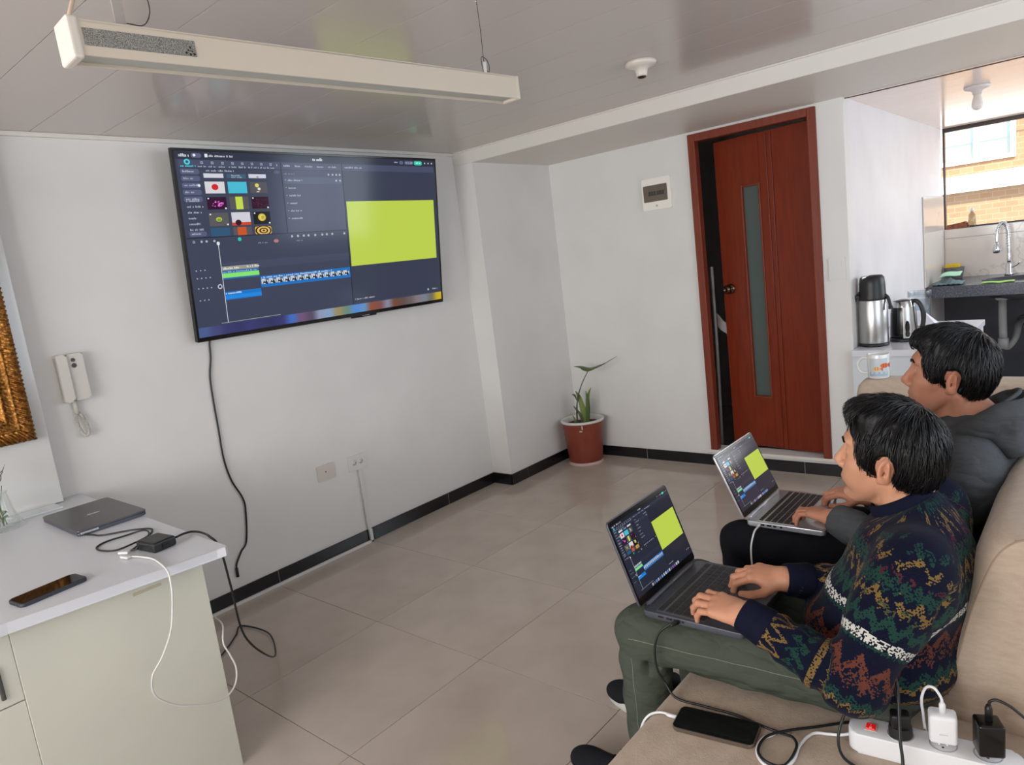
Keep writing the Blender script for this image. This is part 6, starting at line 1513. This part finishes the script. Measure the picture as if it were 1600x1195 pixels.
# ---- the patterned jumper: bands follow the sleeve and the body
def jumper_material():
    m = mat('navy_patterned_knit', (16, 19, 38), 0.92, spec=0.08)
    t = NT(m); b = bsdf(m)
    v0 = t.node('ShaderNodeAttribute', attribute_name='band').outputs['Fac']; u0 = t.node('ShaderNodeAttribute', attribute_name='round').outputs['Fac']
    st = 0.0027
    def cells(a): return t.math('MULTIPLY', t.math('FLOOR', t.math('DIVIDE', a, st)), st)
    v, u = cells(v0), cells(u0)
    cmb = t.node('ShaderNodeCombineXYZ'); t.put(cmb.inputs[0], u); t.put(cmb.inputs[1], v)
    wn_ = t.node('ShaderNodeTexWhiteNoise', noise_dimensions='2D'); t.put(wn_.inputs['Vector'], cmb.outputs[0]); rnd = wn_.outputs['Value']
    big = t.noise(cmb.outputs[0], 26, 3, 0.6)
    def tri(p, ph=0.0):
        x = t.math('FRACT', t.math('ADD', t.math('DIVIDE', u, p), ph)); return t.math('ABSOLUTE', t.math('MULTIPLY_ADD', x, 2.0, -1.0))     # 0..1..0
    def band(c, w, zz=None, amp=0.0, rough=0.006):
        y = t.math('SUBTRACT', v, c)
        if zz is not None: y = t.math('ADD', y, t.math('MULTIPLY_ADD', zz, amp, -amp * 0.5))
        y = t.math('ADD', y, t.math('MULTIPLY_ADD', big, rough * 2, -rough))
        return t.math('LESS_THAN', t.math('ABSOLUTE', y), w)
    def both(a, b_): return t.math('MULTIPLY', a, b_)
    def dots(lo): return t.math('GREATER_THAN', rnd, lo)
    def patch(sc, lo, off=0.0):
        c2 = t.node('ShaderNodeCombineXYZ'); t.put(c2.inputs[0], t.math('ADD', u, off)); t.put(c2.inputs[1], v); return t.math('GREATER_THAN', t.noise(c2.outputs[0], sc, 1), lo)
    col = t.mix(0.0, lin((16, 19, 38)), lin((16, 19, 38)))
    def lay(mask, c):
        nonlocal col
        col = t.mix(mask, col, lin(c))
    green, gold, rust, plum, cream, olive = (30, 60, 52), (116, 92, 52), (98, 54, 42), (76, 34, 44), (196, 194, 186), (66, 72, 46)
    # shoulder: rows of little trees and zigzags above the white band
    lay(both(band(-0.190, 0.012, tri(0.020), 0.018), both(dots(0.45), patch(36, 0.5))), green)
    lay(both(band(-0.158, 0.009, tri(0.044), 0.026), both(dots(0.35), patch(36, 0.46))), gold)
    lay(both(band(-0.130, 0.008, tri(0.044, 0.3), 0.022), both(dots(0.35), patch(40, 0.48))), plum)
    lay(both(band(-0.110, 0.014, tri(0.018), 0.016), dots(0.28)), green)
    lay(both(band(-0.080, 0.010, tri(0.034, 0.2), 0.026), both(dots(0.22), patch(46, 0.42))), gold)
    lay(both(band(-0.066, 0.007, tri(0.034, 0.7), 0.018), both(dots(0.4), patch(38, 0.52, 3.0))), olive)
    lay(both(band(-0.036, 0.012, tri(0.030), 0.024), dots(0.14)), green)
    # the white speckled band
    chk = t.math('GREATER_THAN', t.math('ADD', rnd, t.math('MULTIPLY', tri(0.0136), 0.35)), 0.55)
    lay(both(band(0.0, 0.0105, None, 0, 0.0015), chk), cream)
    lay(both(band(0.012, 0.0035, tri(0.012), 0.003, 0.001), dots(0.3)), green)
    # below: rust motifs, greens, golds, down to the plain cuff
    lay(both(band(0.062, 0.012, tri(0.052), 0.040, 0.010), both(dots(0.16), patch(34, 0.36))), rust)
    lay(both(band(0.080, 0.018, tri(0.026, 0.4), 0.016, 0.008), both(dots(0.50), patch(52, 0.44, 1.0))), (88, 50, 42))
    lay(both(band(0.125, 0.011, tri(0.030), 0.014, 0.006), dots(0.26)), green)
    lay(both(band(0.136, 0.005, tri(0.030), 0.014, 0.006), dots(0.34)), gold)
    lay(both(band(0.168, 0.0065, None, 0, 0.004), dots(0.28)), gold)
    lay(both(band(0.205, 0.014, tri(0.036), 0.020, 0.010), both(dots(0.18), patch(42, 0.44))), green)
    lay(both(band(0.252, 0.0065, tri(0.046), 0.036, 0.004), dots(0.18)), gold)
    lay(both(band(0.278, 0.0065, tri(0.046, 0.25), 0.026, 0.006), both(dots(0.24), patch(40, 0.40))), (124, 98, 56))
    lay(both(band(0.330, 0.012, tri(0.036), 0.020, 0.010), both(dots(0.2), patch(42, 0.44))), green)
    t.put(b.inputs['Base Color'], col)
    b.inputs['Sheen Weight'].default_value = 0.04
    rib = t.math('SINE', t.math('MULTIPLY', u0, 2 * PI / 0.0034)); rib2 = t.math('SINE', t.math('MULTIPLY', v0, 2 * PI / 0.0034))
    t.put(b.inputs['Normal'], t.bump(t.math('MULTIPLY', rib, rib2), 0.25, 0.0012))
    return m
M_JUMPER = jumper_material()
def cloth_mat(name, rgb, rgb2, sc=30, bumpf=500, wr=0.0):
    m = mat(name, rgb, 0.9, spec=0.15); t = NT(m); b = bsdf(m); co = t.objco(); f = t.noise(co, sc, 4)
    t.put(b.inputs['Base Color'], t.mix(f, lin(rgb), lin(rgb2))); 
    nf = t.bump(t.noise(co, bumpf, 2), 0.15, 0.001)
    if wr:
        w_ = t.noise(t.mapping(co, (0.8, 1.0, 1.7), (0.3, 0.5, 0.2)), 11, 3, 0.45); n2 = t.node('ShaderNodeBump'); t.put(n2.inputs['Height'], t.math('ABSOLUTE', t.math('SUBTRACT', w_, 0.5))); n2.inputs['Strength'].default_value = wr; n2.inputs['Distance'].default_value = 0.05
        t.l.new(nf, n2.inputs['Normal']); nf = n2.outputs[0]
    t.put(b.inputs['Normal'], nf); return m
M_OLIVE = cloth_mat('olive_trouser_cotton', (76, 82, 72), (67, 73, 64), wr=0.6); M_NAVYT = cloth_mat('black_navy_trouser', (22, 23, 29), (17, 18, 23)); M_HOOD = cloth_mat('charcoal_hoodie_fleece', (78, 80, 82), (69, 71, 74), wr=0.45)
M_SHOE = cloth_mat('black_canvas', (34, 35, 40), (28, 29, 33)); M_SOLEW = mat('white_rubber_sole', (206, 204, 200), 0.55)
M_STITCH = mat('pale_stitching', (128, 132, 118), 0.9)
M_NAVYRIB = cloth_mat('navy_ribbing', (17, 21, 42), (15, 18, 36))

def trousers(root, put, J, m, seam):
    pv = np.array(J['pelvis']); lo = np.array((1.98, pv[1] - 0.28, 0.03)); hi = np.array((2.88, pv[1] + 0.28, 0.66))
    F = Field([np.arange(a, b_, 0.0075) for a, b_ in zip(lo, hi)])
    F.ell(pv + (0.0, 0, -0.015), (0.125, 0.155, 0.08), 0.0)
    for q in ('l', 'r'):
        kn, an = np.array(J['kn' + q]), np.array(J['an' + q]); hp = pv + np.array((0.0, (kn[1] - pv[1]) * 0.62, -0.015))
        ph = 0.7 if q == 'l' else 2.1
        def dth(X, Y, Z, t, ph=ph): return 0.006 * np.abs(np.sin(13 * X + 22 * Z + 9 * Y + ph + 0.8 * np.sin(9 * X))) * np.clip(1.25 - t, 0, 1) + 0.0035 * np.abs(np.sin(31 * X - 34 * Z + 12 * Y + ph)) - 0.004
        def dsh(X, Y, Z, t, ph=ph): return 0.008 * np.abs(np.sin(30 * Z + 26 * X + 20 * Y + ph)) * np.clip(1 - t * 1.6, 0, 1) + 0.0035 * np.abs(np.sin(36 * Z - 20 * Y + 18 * X + ph)) + 0.004 * np.sin(24 * Y + 9 * Z) * t - 0.004
        F.cap(hp, kn, 0.082, 0.066, 0.03, disp=dth); F.cap(kn, an, 0.064, 0.058, 0.014, disp=dsh)
        # creases behind the bent knee
        for k in range(3): F.cap(kn + (0.03, -0.06, -0.050 - 0.012 * k), kn + (0.075 + 0.02 * k, 0.06, -0.030 + 0.004 * k), 0.006, 0.004, 0.010, 's')
    # flatten against the seat and open the hems
    F.add(lo, hi, lambda X, Y, Z: np.maximum(Z - 0.402, 2.185 - X) + 0 * Y, 0.012, 's', 0)
    for q in ('l', 'r'): F.plane_cut(lo, (2.3, hi[1], 0.2), np.array(J['an' + q]), (0, 0, -1), 0.004)
    V, Fq = F.mesh(); V = relax(V, Fq, 2, 0.5)
    o = np_mesh('trousers', V, Fq, m, root); put(o)
    if seam:
        b = B(); kn, an = np.array(J['knl']), np.array(J['anl']); hp = pv + np.array((0, (kn[1] - pv[1]) * 0.62, -0.015))
        from mathutils.bvhtree import BVHTree
        bv = BVHTree.FromPolygons([tuple(x) for x in V], [tuple(int(i) for i in q) for q in Fq])
        for A, Z_, n in ((hp, kn, 24), (kn, an, 18)):
            pts = []
            for k in range(n + 1):
                p = A + (Z_ - A) * (0.1 + 0.9 * k / n if A is hp else 0.10 + 0.9 * k / n)
                hit = bv.ray_cast(Vector(p) + Vector((0, -0.25, 0.05 if A is hp else 0.0)), Vector((0, 0.25, -0.05 if A is hp else 0.0)).normalized(), 0.4)
                if hit[0] is not None: pts.append(hit[0] + Vector((0, -0.0004, 0)))
            if len(pts) > 3: tube(b, pts, 0.0008, 5, 1)
        obj('seam', b, M_STITCH, o)
    return o

def jumper(root, put, J):
    pv, ck, nk = np.array(J['pelvis']), np.array(J['chest']), np.array(J['neck'])
    fr = frame3(*J['head'][3:])
    lo = np.array((2.28, pv[1] - 0.34, 0.40)); hi = np.array((2.86, pv[1] + 0.42, 0.90))
    F = Field([np.arange(a, b_, 0.0052) for a, b_ in zip(lo, hi)])
    md = (pv + ck) / 2
    def slump(X, Y, Z): return 0.0055 * np.sin(88 * (Z + 0.35 * (2.7 - X)) + 7 * Y) * np.clip((0.70 - Z) / 0.10, 0, 1) * np.clip((2.66 - X) / 0.08, 0, 1) + 0.003 * np.sin(40 * Z + 26 * Y)
    F.ell(ck + (-0.010, 0, -0.005), (0.118, 0.178, 0.135), 0.0, disp=slump)
    F.ell(md + (-0.035, 0, -0.015), (0.135, 0.172, 0.125), 0.06, disp=slump)
    F.ell(pv + (-0.030, 0.0, 0.012), (0.165, 0.212, 0.098), 0.05, disp=slump)
    F.cap(ck + (0.0, 0, 0.05), nk + (-0.012, 0, 0.02), 0.085, 0.060, 0.04)
    for q in ('l', 'r'):
        sh, el_, wr = np.array(J['sh' + q]), np.array(J['el' + q]), np.array(J['wr' + q])
        F.cap(nk - (0, 0, 0.096), sh + (0, 0, -0.008), 0.056, 0.050, 0.045); F.cap(nk - (0.0, 0, 0.14), sh + (0, 0, -0.07), 0.072, 0.062, 0.06)
        ph = 0.4 if q == 'l' else 1.9
        def dup_(X, Y, Z, t, ph=ph): return 0.003 * np.sin(48 * Z + 30 * X + ph) * t
        def dfo(X, Y, Z, t, ph=ph): return 0.0055 * np.sin(t * 24 + 40 * Y + ph) * np.clip(1.0 - 1.0 * t, 0, 1) + 0.002 * np.sin(t * 33 + 50 * Z)
        F.cap(sh + (0, 0, -0.006), sh + (el_ - sh) * 0.5, 0.052, 0.064, 0.06); F.cap(sh + (el_ - sh) * 0.35, el_, 0.062, 0.060, 0.03, disp=dup_); F.cap(el_, wr, 0.059, 0.036, 0.016, disp=dfo)
    F.add(lo, hi, lambda X, Y, Z: Z - 0.404 + 0 * X + 0 * Y, 0.006, 's', 0)
    # neck opening and cuffs
    ax_ = nrm(np.array(J['collar'])); C = nk + np.array((-0.014, 0, -0.002))
    F.plane_cut(nk + (-0.11, -0.105, -0.035), nk + (0.10, 0.105, 0.12), C, ax_, 0.004)
    F.cap(C - ax_ * 0.02, C + ax_ * 0.06, 0.054, 0.054, 0.003, 's')
    for q in ('l', 'r'):
        wr, el_ = np.array(J['wr' + q]), np.array(J['el' + q]); n = nrm(wr - el_)
        F.plane_cut(wr - 0.07, wr + 0.10, wr + n * 0.004, n, 0.003)
    V, Fq = F.mesh(); V = relax(V, Fq, 1, 0.5)
    # band / round coordinates
    n = len(V); band = np.zeros(n); rnd_ = np.zeros(n); best = np.full(n, 9.0)
    for q in ('l', 'r'):
        sh, el_, wr = np.array(J['sh' + q]), np.array(J['el' + q]), np.array(J['wr' + q]); L1 = np.linalg.norm(el_ - sh)
        for A, Z_, off, r0 in ((sh, el_, 0.0, 0.066), (el_, wr, L1, 0.055)):
            a = A; ab = nrm(Z_ - A); ln = np.linalg.norm(Z_ - A); x = (V - a) @ ab; xc = np.clip(x, -0.02 if off == 0 else 0, ln); d = np.linalg.norm(V - a - xc[:, None] * ab, axis=1) - r0
            side = nrm(np.cross(ab, (0, 1, 0.2))); oth = np.cross(ab, side); ang = np.arctan2((V - a) @ oth, (V - a) @ side)
            better = (d < best) & (d < 0.02); best = np.where(better, d, best)
            band = np.where(better, off + (x if off == 0 else xc) - 0.165, band); rnd_ = np.where(better, ang * 0.06, rnd_)
    tor = best > 0.012
    ang = np.arctan2(V[:, 1] - ck[1], -(V[:, 0] - ck[0] - 0.0)); band = np.where(tor, 0.652 - V[:, 2] + 0.10 * (2.66 - V[:, 0]) * 0 , band); rnd_ = np.where(tor, ang * 0.15, rnd_)
    o = np_mesh('jumper', V, Fq, M_JUMPER, root, attrs={'band': band, 'round': rnd_}); put(o)
    # ribbed collar and cuffs
    b = B(); s1 = nrm(np.cross(ax_, (0, 1, 0))); s2 = np.cross(ax_, s1)
    ringpts = [C + s1 * 0.0615 * math.cos(a) + s2 * 0.0630 * math.sin(a) for a in [2 * PI * k / 36 for k in range(37)]]
    rows = []
    for h_, q in ((-0.022, 1.20), (-0.006, 1.16), (0.011, 1.09), (0.020, 1.02), (0.022, 0.96), (0.017, 0.91), (-0.012, 0.88)):
        rows.append([b.verts.new(C + ax_ * h_ + (np.array(p) - C) * q) for p in ringpts[:-1]])
    for r0, r1 in zip(rows, rows[1:]):
        for k in range(36): b.faces.new([r0[k], r0[(k + 1) % 36], r1[(k + 1) % 36], r1[k]]).smooth = True
    c_ = obj('collar', b, M_NAVYRIB, o)
    for q in ('l', 'r'):
        wr, el_ = np.array(J['wr' + q]), np.array(J['el' + q]); n_ = nrm(wr - el_); a1 = nrm(np.cross(n_, (0, 0, 1))); a2 = np.cross(n_, a1)
        b = B(); rows = []
        for x, r in ((-0.052, 0.0405), (-0.046, 0.0425), (-0.015, 0.0385), (0.006, 0.0365), (0.010, 0.034), (0.006, 0.030), (-0.02, 0.030)):
            rows.append([b.verts.new(wr + n_ * x + (a1 * math.cos(2 * PI * k / 60) + a2 * math.sin(2 * PI * k / 60)) * (r + (0.0007 if k % 2 else 0))) for k in range(60)])
        for r0, r1 in zip(rows, rows[1:]):
            for k in range(60): b.faces.new([r0[k], r0[(k + 1) % 60], r1[(k + 1) % 60], r1[k]]).smooth = True
        obj('cuff', b, M_NAVYRIB, o)
    return o

def hoodie(root, put, J):
    pv, ck, nk = np.array(J['pelvis']), np.array(J['chest']), np.array(J['neck'])
    lo = np.array((2.26, pv[1] - 0.36, 0.40)); hi = np.array((2.93, pv[1] + 0.36, 1.02))
    F = Field([np.arange(a, b_, 0.0058) for a, b_ in zip(lo, hi)]); md = (pv + ck) / 2
    def slump(X, Y, Z): return 0.005 * np.sin(70 * (Z + 0.3 * (2.7 - X)) + 7 * Y) * np.clip((0.74 - Z) / 0.12, 0, 1) + 0.0025 * np.sin(36 * Z + 24 * Y + 20 * X)
    F.ell(ck + (-0.005, 0, 0), (0.122, 0.185, 0.150), 0.0, disp=slump); F.ell(md + (-0.02, 0, -0.01), (0.135, 0.178, 0.14), 0.06, disp=slump); F.ell(pv + (-0.03, 0, 0.03), (0.15, 0.175, 0.09), 0.05)
    F.cap(ck + (0.0, 0, 0.07), nk - (0, 0, 0.03), 0.088, 0.070, 0.05)
    for q in ('l', 'r'):
        sh, el_, wr = np.array(J['sh' + q]), np.array(J['el' + q]), np.array(J['wr' + q])
        F.cap(nk - (0, 0, 0.088), sh + (0, 0, -0.006), 0.058, 0.052, 0.05); F.cap(nk - (0.0, 0, 0.15), sh + (0, 0, -0.07), 0.074, 0.064, 0.06)
        def dfo(X, Y, Z, t): return 0.005 * np.sin(t * 26 + 40 * Y) * np.clip(1.2 - t, 0, 1)
        F.cap(sh + (0, 0, -0.006), sh + (el_ - sh) * 0.5, 0.054, 0.066, 0.06); F.cap(sh + (el_ - sh) * 0.35, el_, 0.064, 0.060, 0.03); F.cap(el_, wr, 0.060, 0.040, 0.018, disp=dfo)
        F.cap(wr + (el_ - wr) * 0.10, wr + (el_ - wr) * 0.24, 0.046, 0.050, 0.008)
    F.add(lo, hi, lambda X, Y, Z: Z - 0.404 + 0 * X + 0 * Y, 0.006, 's', 0)
    F.ell(nk + (-0.014, 0, 0.055), (0.054, 0.056, 0.056), 0.004, 's')
    for q in ('l', 'r'):
        wr, el_ = np.array(J['wr' + q]), np.array(J['el' + q]); n = nrm(wr - el_); F.plane_cut(wr - 0.07, wr + 0.10, wr + n * 0.004, n, 0.003)
    V, Fq = F.mesh(); V = relax(V, Fq, 1, 0.5); o = np_mesh('hoodie', V, Fq, M_HOOD, root); put(o)
    # the hood, folded down behind the neck: a thick rolled collar and a bag hanging at the back
    lo = nk + (-0.16, -0.20, -0.17); hi = nk + (0.22, 0.20, 0.15)
    F = Field([np.arange(a, b_, 0.0046) for a, b_ in zip(lo, hi)])
    C = nk + np.array((0.008, 0, 0.018)); pts = []; R = []
    for k in range(25):
        a = 2 * PI * k / 24; back = 0.5 - 0.5 * math.cos(a)                      # 0 in front, 1 at the back
        pts.append(C + np.array((-0.076 * math.cos(a) + 0.012 * back, 0.094 * math.sin(a), -0.062 + 0.086 * back ** 1.0))); R.append(0.019 + 0.016 * math.sin(a / 2) ** 2)
    F.chain(pts, R, 0.012)
    F.ell(C + (0.080, 0, -0.026), (0.036, 0.096, 0.050), 0.02); F.ell(C + (0.086, 0, -0.062), (0.034, 0.088, 0.044), 0.02)
    for q in (-1, 1): F.cap(C + (0.03, 0.084 * q, -0.012), C + (0.075, 0.070 * q, -0.075), 0.020, 0.026, 0.02)
    F.ell(C + (0.050, 0, 0.048), (0.050, 0.066, 0.040), 0.012, 's'); F.ell(C + (-0.012, 0, 0.03), (0.062, 0.064, 0.085), 0.006, 's')
    xx, yy, zz = [a.reshape([-1 if i == k else 1 for i in range(3)]) for k, a in enumerate(F.ax)]
    F.D += (0.0035 * np.abs(np.sin(34 * (zz - C[2]) + 16 * (xx - C[0]) + 14 * np.abs(yy - C[1]))) * np.clip((xx - C[0]) / 0.05, 0, 1)).astype(np.float32)
    V, Fq = F.mesh(); V = relax(V, Fq, 2, 0.5); h_ = np_mesh('hood', V, Fq, M_HOOD, o)
    b = B(); rim = []
    for k in range(3, 22):
        a = 2 * PI * k / 24; back = 0.5 - 0.5 * math.cos(a); R_ = 0.019 + 0.016 * math.sin(a / 2) ** 2
        rim.append(C + np.array((-0.070 * math.cos(a) + 0.016 * back, 0.084 * math.sin(a), -0.062 + 0.086 * back + R_ * 0.92)))
    tube(b, rim, 0.0055, 8, 3); obj('hood_hem', b, M_HOOD, h_)

    # raglan seam over the near shoulder
    from mathutils.bvhtree import BVHTree
    return o

# ---- poses
NEAR = dict(s=0.92, head=(2.607, 0.567, 0.910, math.radians(2.4), math.radians(5.1), math.radians(5.0)),
    pelvis=(2.615, 0.50, 0.495), chest=(2.665, 0.53, 0.700), neck=(2.648, 0.560, 0.818), collar=(-0.52, 0, 1),
    shl=(2.690, 0.370, 0.772), ell=(2.600, 0.262, 0.545), wrl=(2.388, 0.274, 0.628), shr=(2.665, 0.715, 0.772), elr=(2.630, 0.670, 0.560), wrr=(2.400, 0.492, 0.618),
    knl=(2.098, 0.315, 0.496), anl=(2.108, 0.30, 0.10), knr=(2.105, 0.610, 0.490), anr=(2.085, 0.62, 0.10),
    hx=(2.18, 2.45), hy=(0.22, 0.56), hz=(0.575, 0.675), seed=5, skin=(206, 150, 120), crown=(-0.062, -0.02, 0.128))
F_REST = (18, 42, 30)
NEAR['handl'] = ((-0.96, 0.22, 0.03), (0, -0.30, 1), (0.25, 0.95, 0.25), 0.97, [(12, 34, 24), (10, 36, 26), (10, 38, 26), (14, 40, 24)], [(0.8, 0.55, -0.5), (0.95, 0.2, -0.25), (0.95, 0.0, -0.2)])
NEAR['handr'] = ((-0.93, -0.16, 0.12), (0, -0.15, 1), (0.1, -1.0, -0.15), 0.96, [(34, 46, 26), (30, 50, 30), (26, 46, 30), (24, 44, 28)], [(0.75, 0.65, -0.45), (0.95, 0.25, -0.3), (0.97, 0.0, -0.15)])
NEAR['hair'] = dict(n=1500, len=(0.035, 0.065), swirl=(1, 1, 1), lift=1.0,
    mass=[((-0.010, 0, 0.048), (0.106, 0.087, 0.100), 0.0), ((-0.045, 0, 0.010), (0.073, 0.080, 0.095), 0.03), ((0.026, 0, 0.113), (0.062, 0.066, 0.034), 0.03), ((0.056, 0.0, 0.120), (0.030, 0.053, 0.020), 0.02), ((0.034, 0.066, 0.020), (0.012, 0.014, 0.028), 0.010), ((0.034, -0.066, 0.020), (0.012, 0.014, 0.028), 0.010)],
    cut=[((0.122, 0, 0.026), (0.074, 0.130, 0.078), 0.006), ((0.085, 0, -0.055), (0.058, 0.12, 0.066), 0.008), ((-0.012, 0.092, 0.000), (0.029, 0.034, 0.040), 0.005), ((-0.012, -0.092, 0.000), (0.029, 0.034, 0.040), 0.005), ((0.004, 0.0, -0.082), (0.058, 0.14, 0.060), 0.008)],
    planes=[((-0.06, 0, -0.078), (0.35, 0, -1))])
FAR = dict(s=0.924, head=(2.6501, 1.0529, 0.9969, math.radians(-3.1), math.radians(4.6), math.radians(4.0)),
    pelvis=(2.630, 1.03, 0.495), chest=(2.680, 1.045, 0.735), neck=(2.705, 1.050, 0.885), collar=(-0.28, 0, 1),
    shl=(2.705, 0.885, 0.808), ell=(2.600, 0.805, 0.575), wrl=(2.395, 0.890, 0.622), shr=(2.690, 1.210, 0.808), elr=(2.585, 1.24, 0.600), wrr=(2.425, 1.105, 0.618),
    knl=(2.112, 0.905, 0.500), anl=(2.118, 0.90, 0.10), knr=(2.115, 1.170, 0.500), anr=(2.100, 1.18, 0.10),
    hx=(2.19, 2.44), hy=(0.86, 1.16), hz=(0.575, 0.675), seed=9, skin=(190, 132, 106), crown=(-0.070, -0.01, 0.120))
FAR['handl'] = ((-0.93, 0.34, 0.06), (0, 0, 1), (0.3, 0.95, -0.1), 0.90, [(18, 40, 26), (16, 42, 28), (16, 44, 28), (18, 44, 26)], [(0.8, 0.55, -0.5), (0.95, 0.2, -0.25), (0.95, 0.0, -0.2)])
FAR['handr'] = ((-0.95, 0.02, 0.10), (0, -0.1, 1), (0.1, -1.0, -0.15), 0.90, [(30, 44, 26), (26, 48, 30), (24, 46, 30), (22, 44, 28)], [(0.75, 0.65, -0.45), (0.95, 0.25, -0.3), (0.97, 0.0, -0.15)])
FAR['hair'] = dict(n=1500, len=(0.030, 0.055), swirl=(1, 1, 1), lift=0.8,
    mass=[((-0.008, 0, 0.048), (0.103, 0.084, 0.099), 0.0), ((-0.042, 0, 0.014), (0.070, 0.077, 0.090), 0.03), ((0.032, 0, 0.108), (0.060, 0.062, 0.034), 0.03), ((0.070, 0.0, 0.102), (0.026, 0.052, 0.024), 0.02), ((0.033, 0.066, 0.017), (0.012, 0.014, 0.028), 0.010), ((0.033, -0.066, 0.017), (0.012, 0.014, 0.028), 0.010)],
    cut=[((0.122, 0, 0.018), (0.074, 0.130, 0.074), 0.006), ((0.085, 0, -0.055), (0.058, 0.12, 0.064), 0.008), ((-0.012, 0.092, 0.000), (0.029, 0.034, 0.040), 0.005), ((-0.012, -0.092, 0.000), (0.029, 0.034, 0.040), 0.005), ((0.004, 0.0, -0.082), (0.058, 0.14, 0.060), 0.008)],
    planes=[((-0.06, 0, -0.072), (0.35, 0, -1))])

def build_near(root, put, J):
    trousers(root, put, J, M_OLIVE, True); jumper(root, put, J)
    put(shoe(root, (2.135, 0.300, 0), (1.815, 0.340, 0), M_SHOE, M_SOLEW)); put(shoe(root, (2.06, 0.625, 0), (1.735, 0.655, 0), M_SHOE, M_SOLEW))
def build_far(root, put, J):
    trousers(root, put, J, M_NAVYT, False); hoodie(root, put, J)
    put(shoe(root, (2.14, 0.90, 0), (1.85, 0.90, 0), M_SHOE, M_SOLEW)); put(shoe(root, (2.13, 1.18, 0), (1.84, 1.19, 0), M_SHOE, M_SOLEW))
person('person', 'young man in a navy patterned jumper and olive trousers typing on the dark laptop', NEAR, build_near)
person('person', 'young man in a charcoal hoodie and black trousers typing on the silver laptop', FAR, build_far)
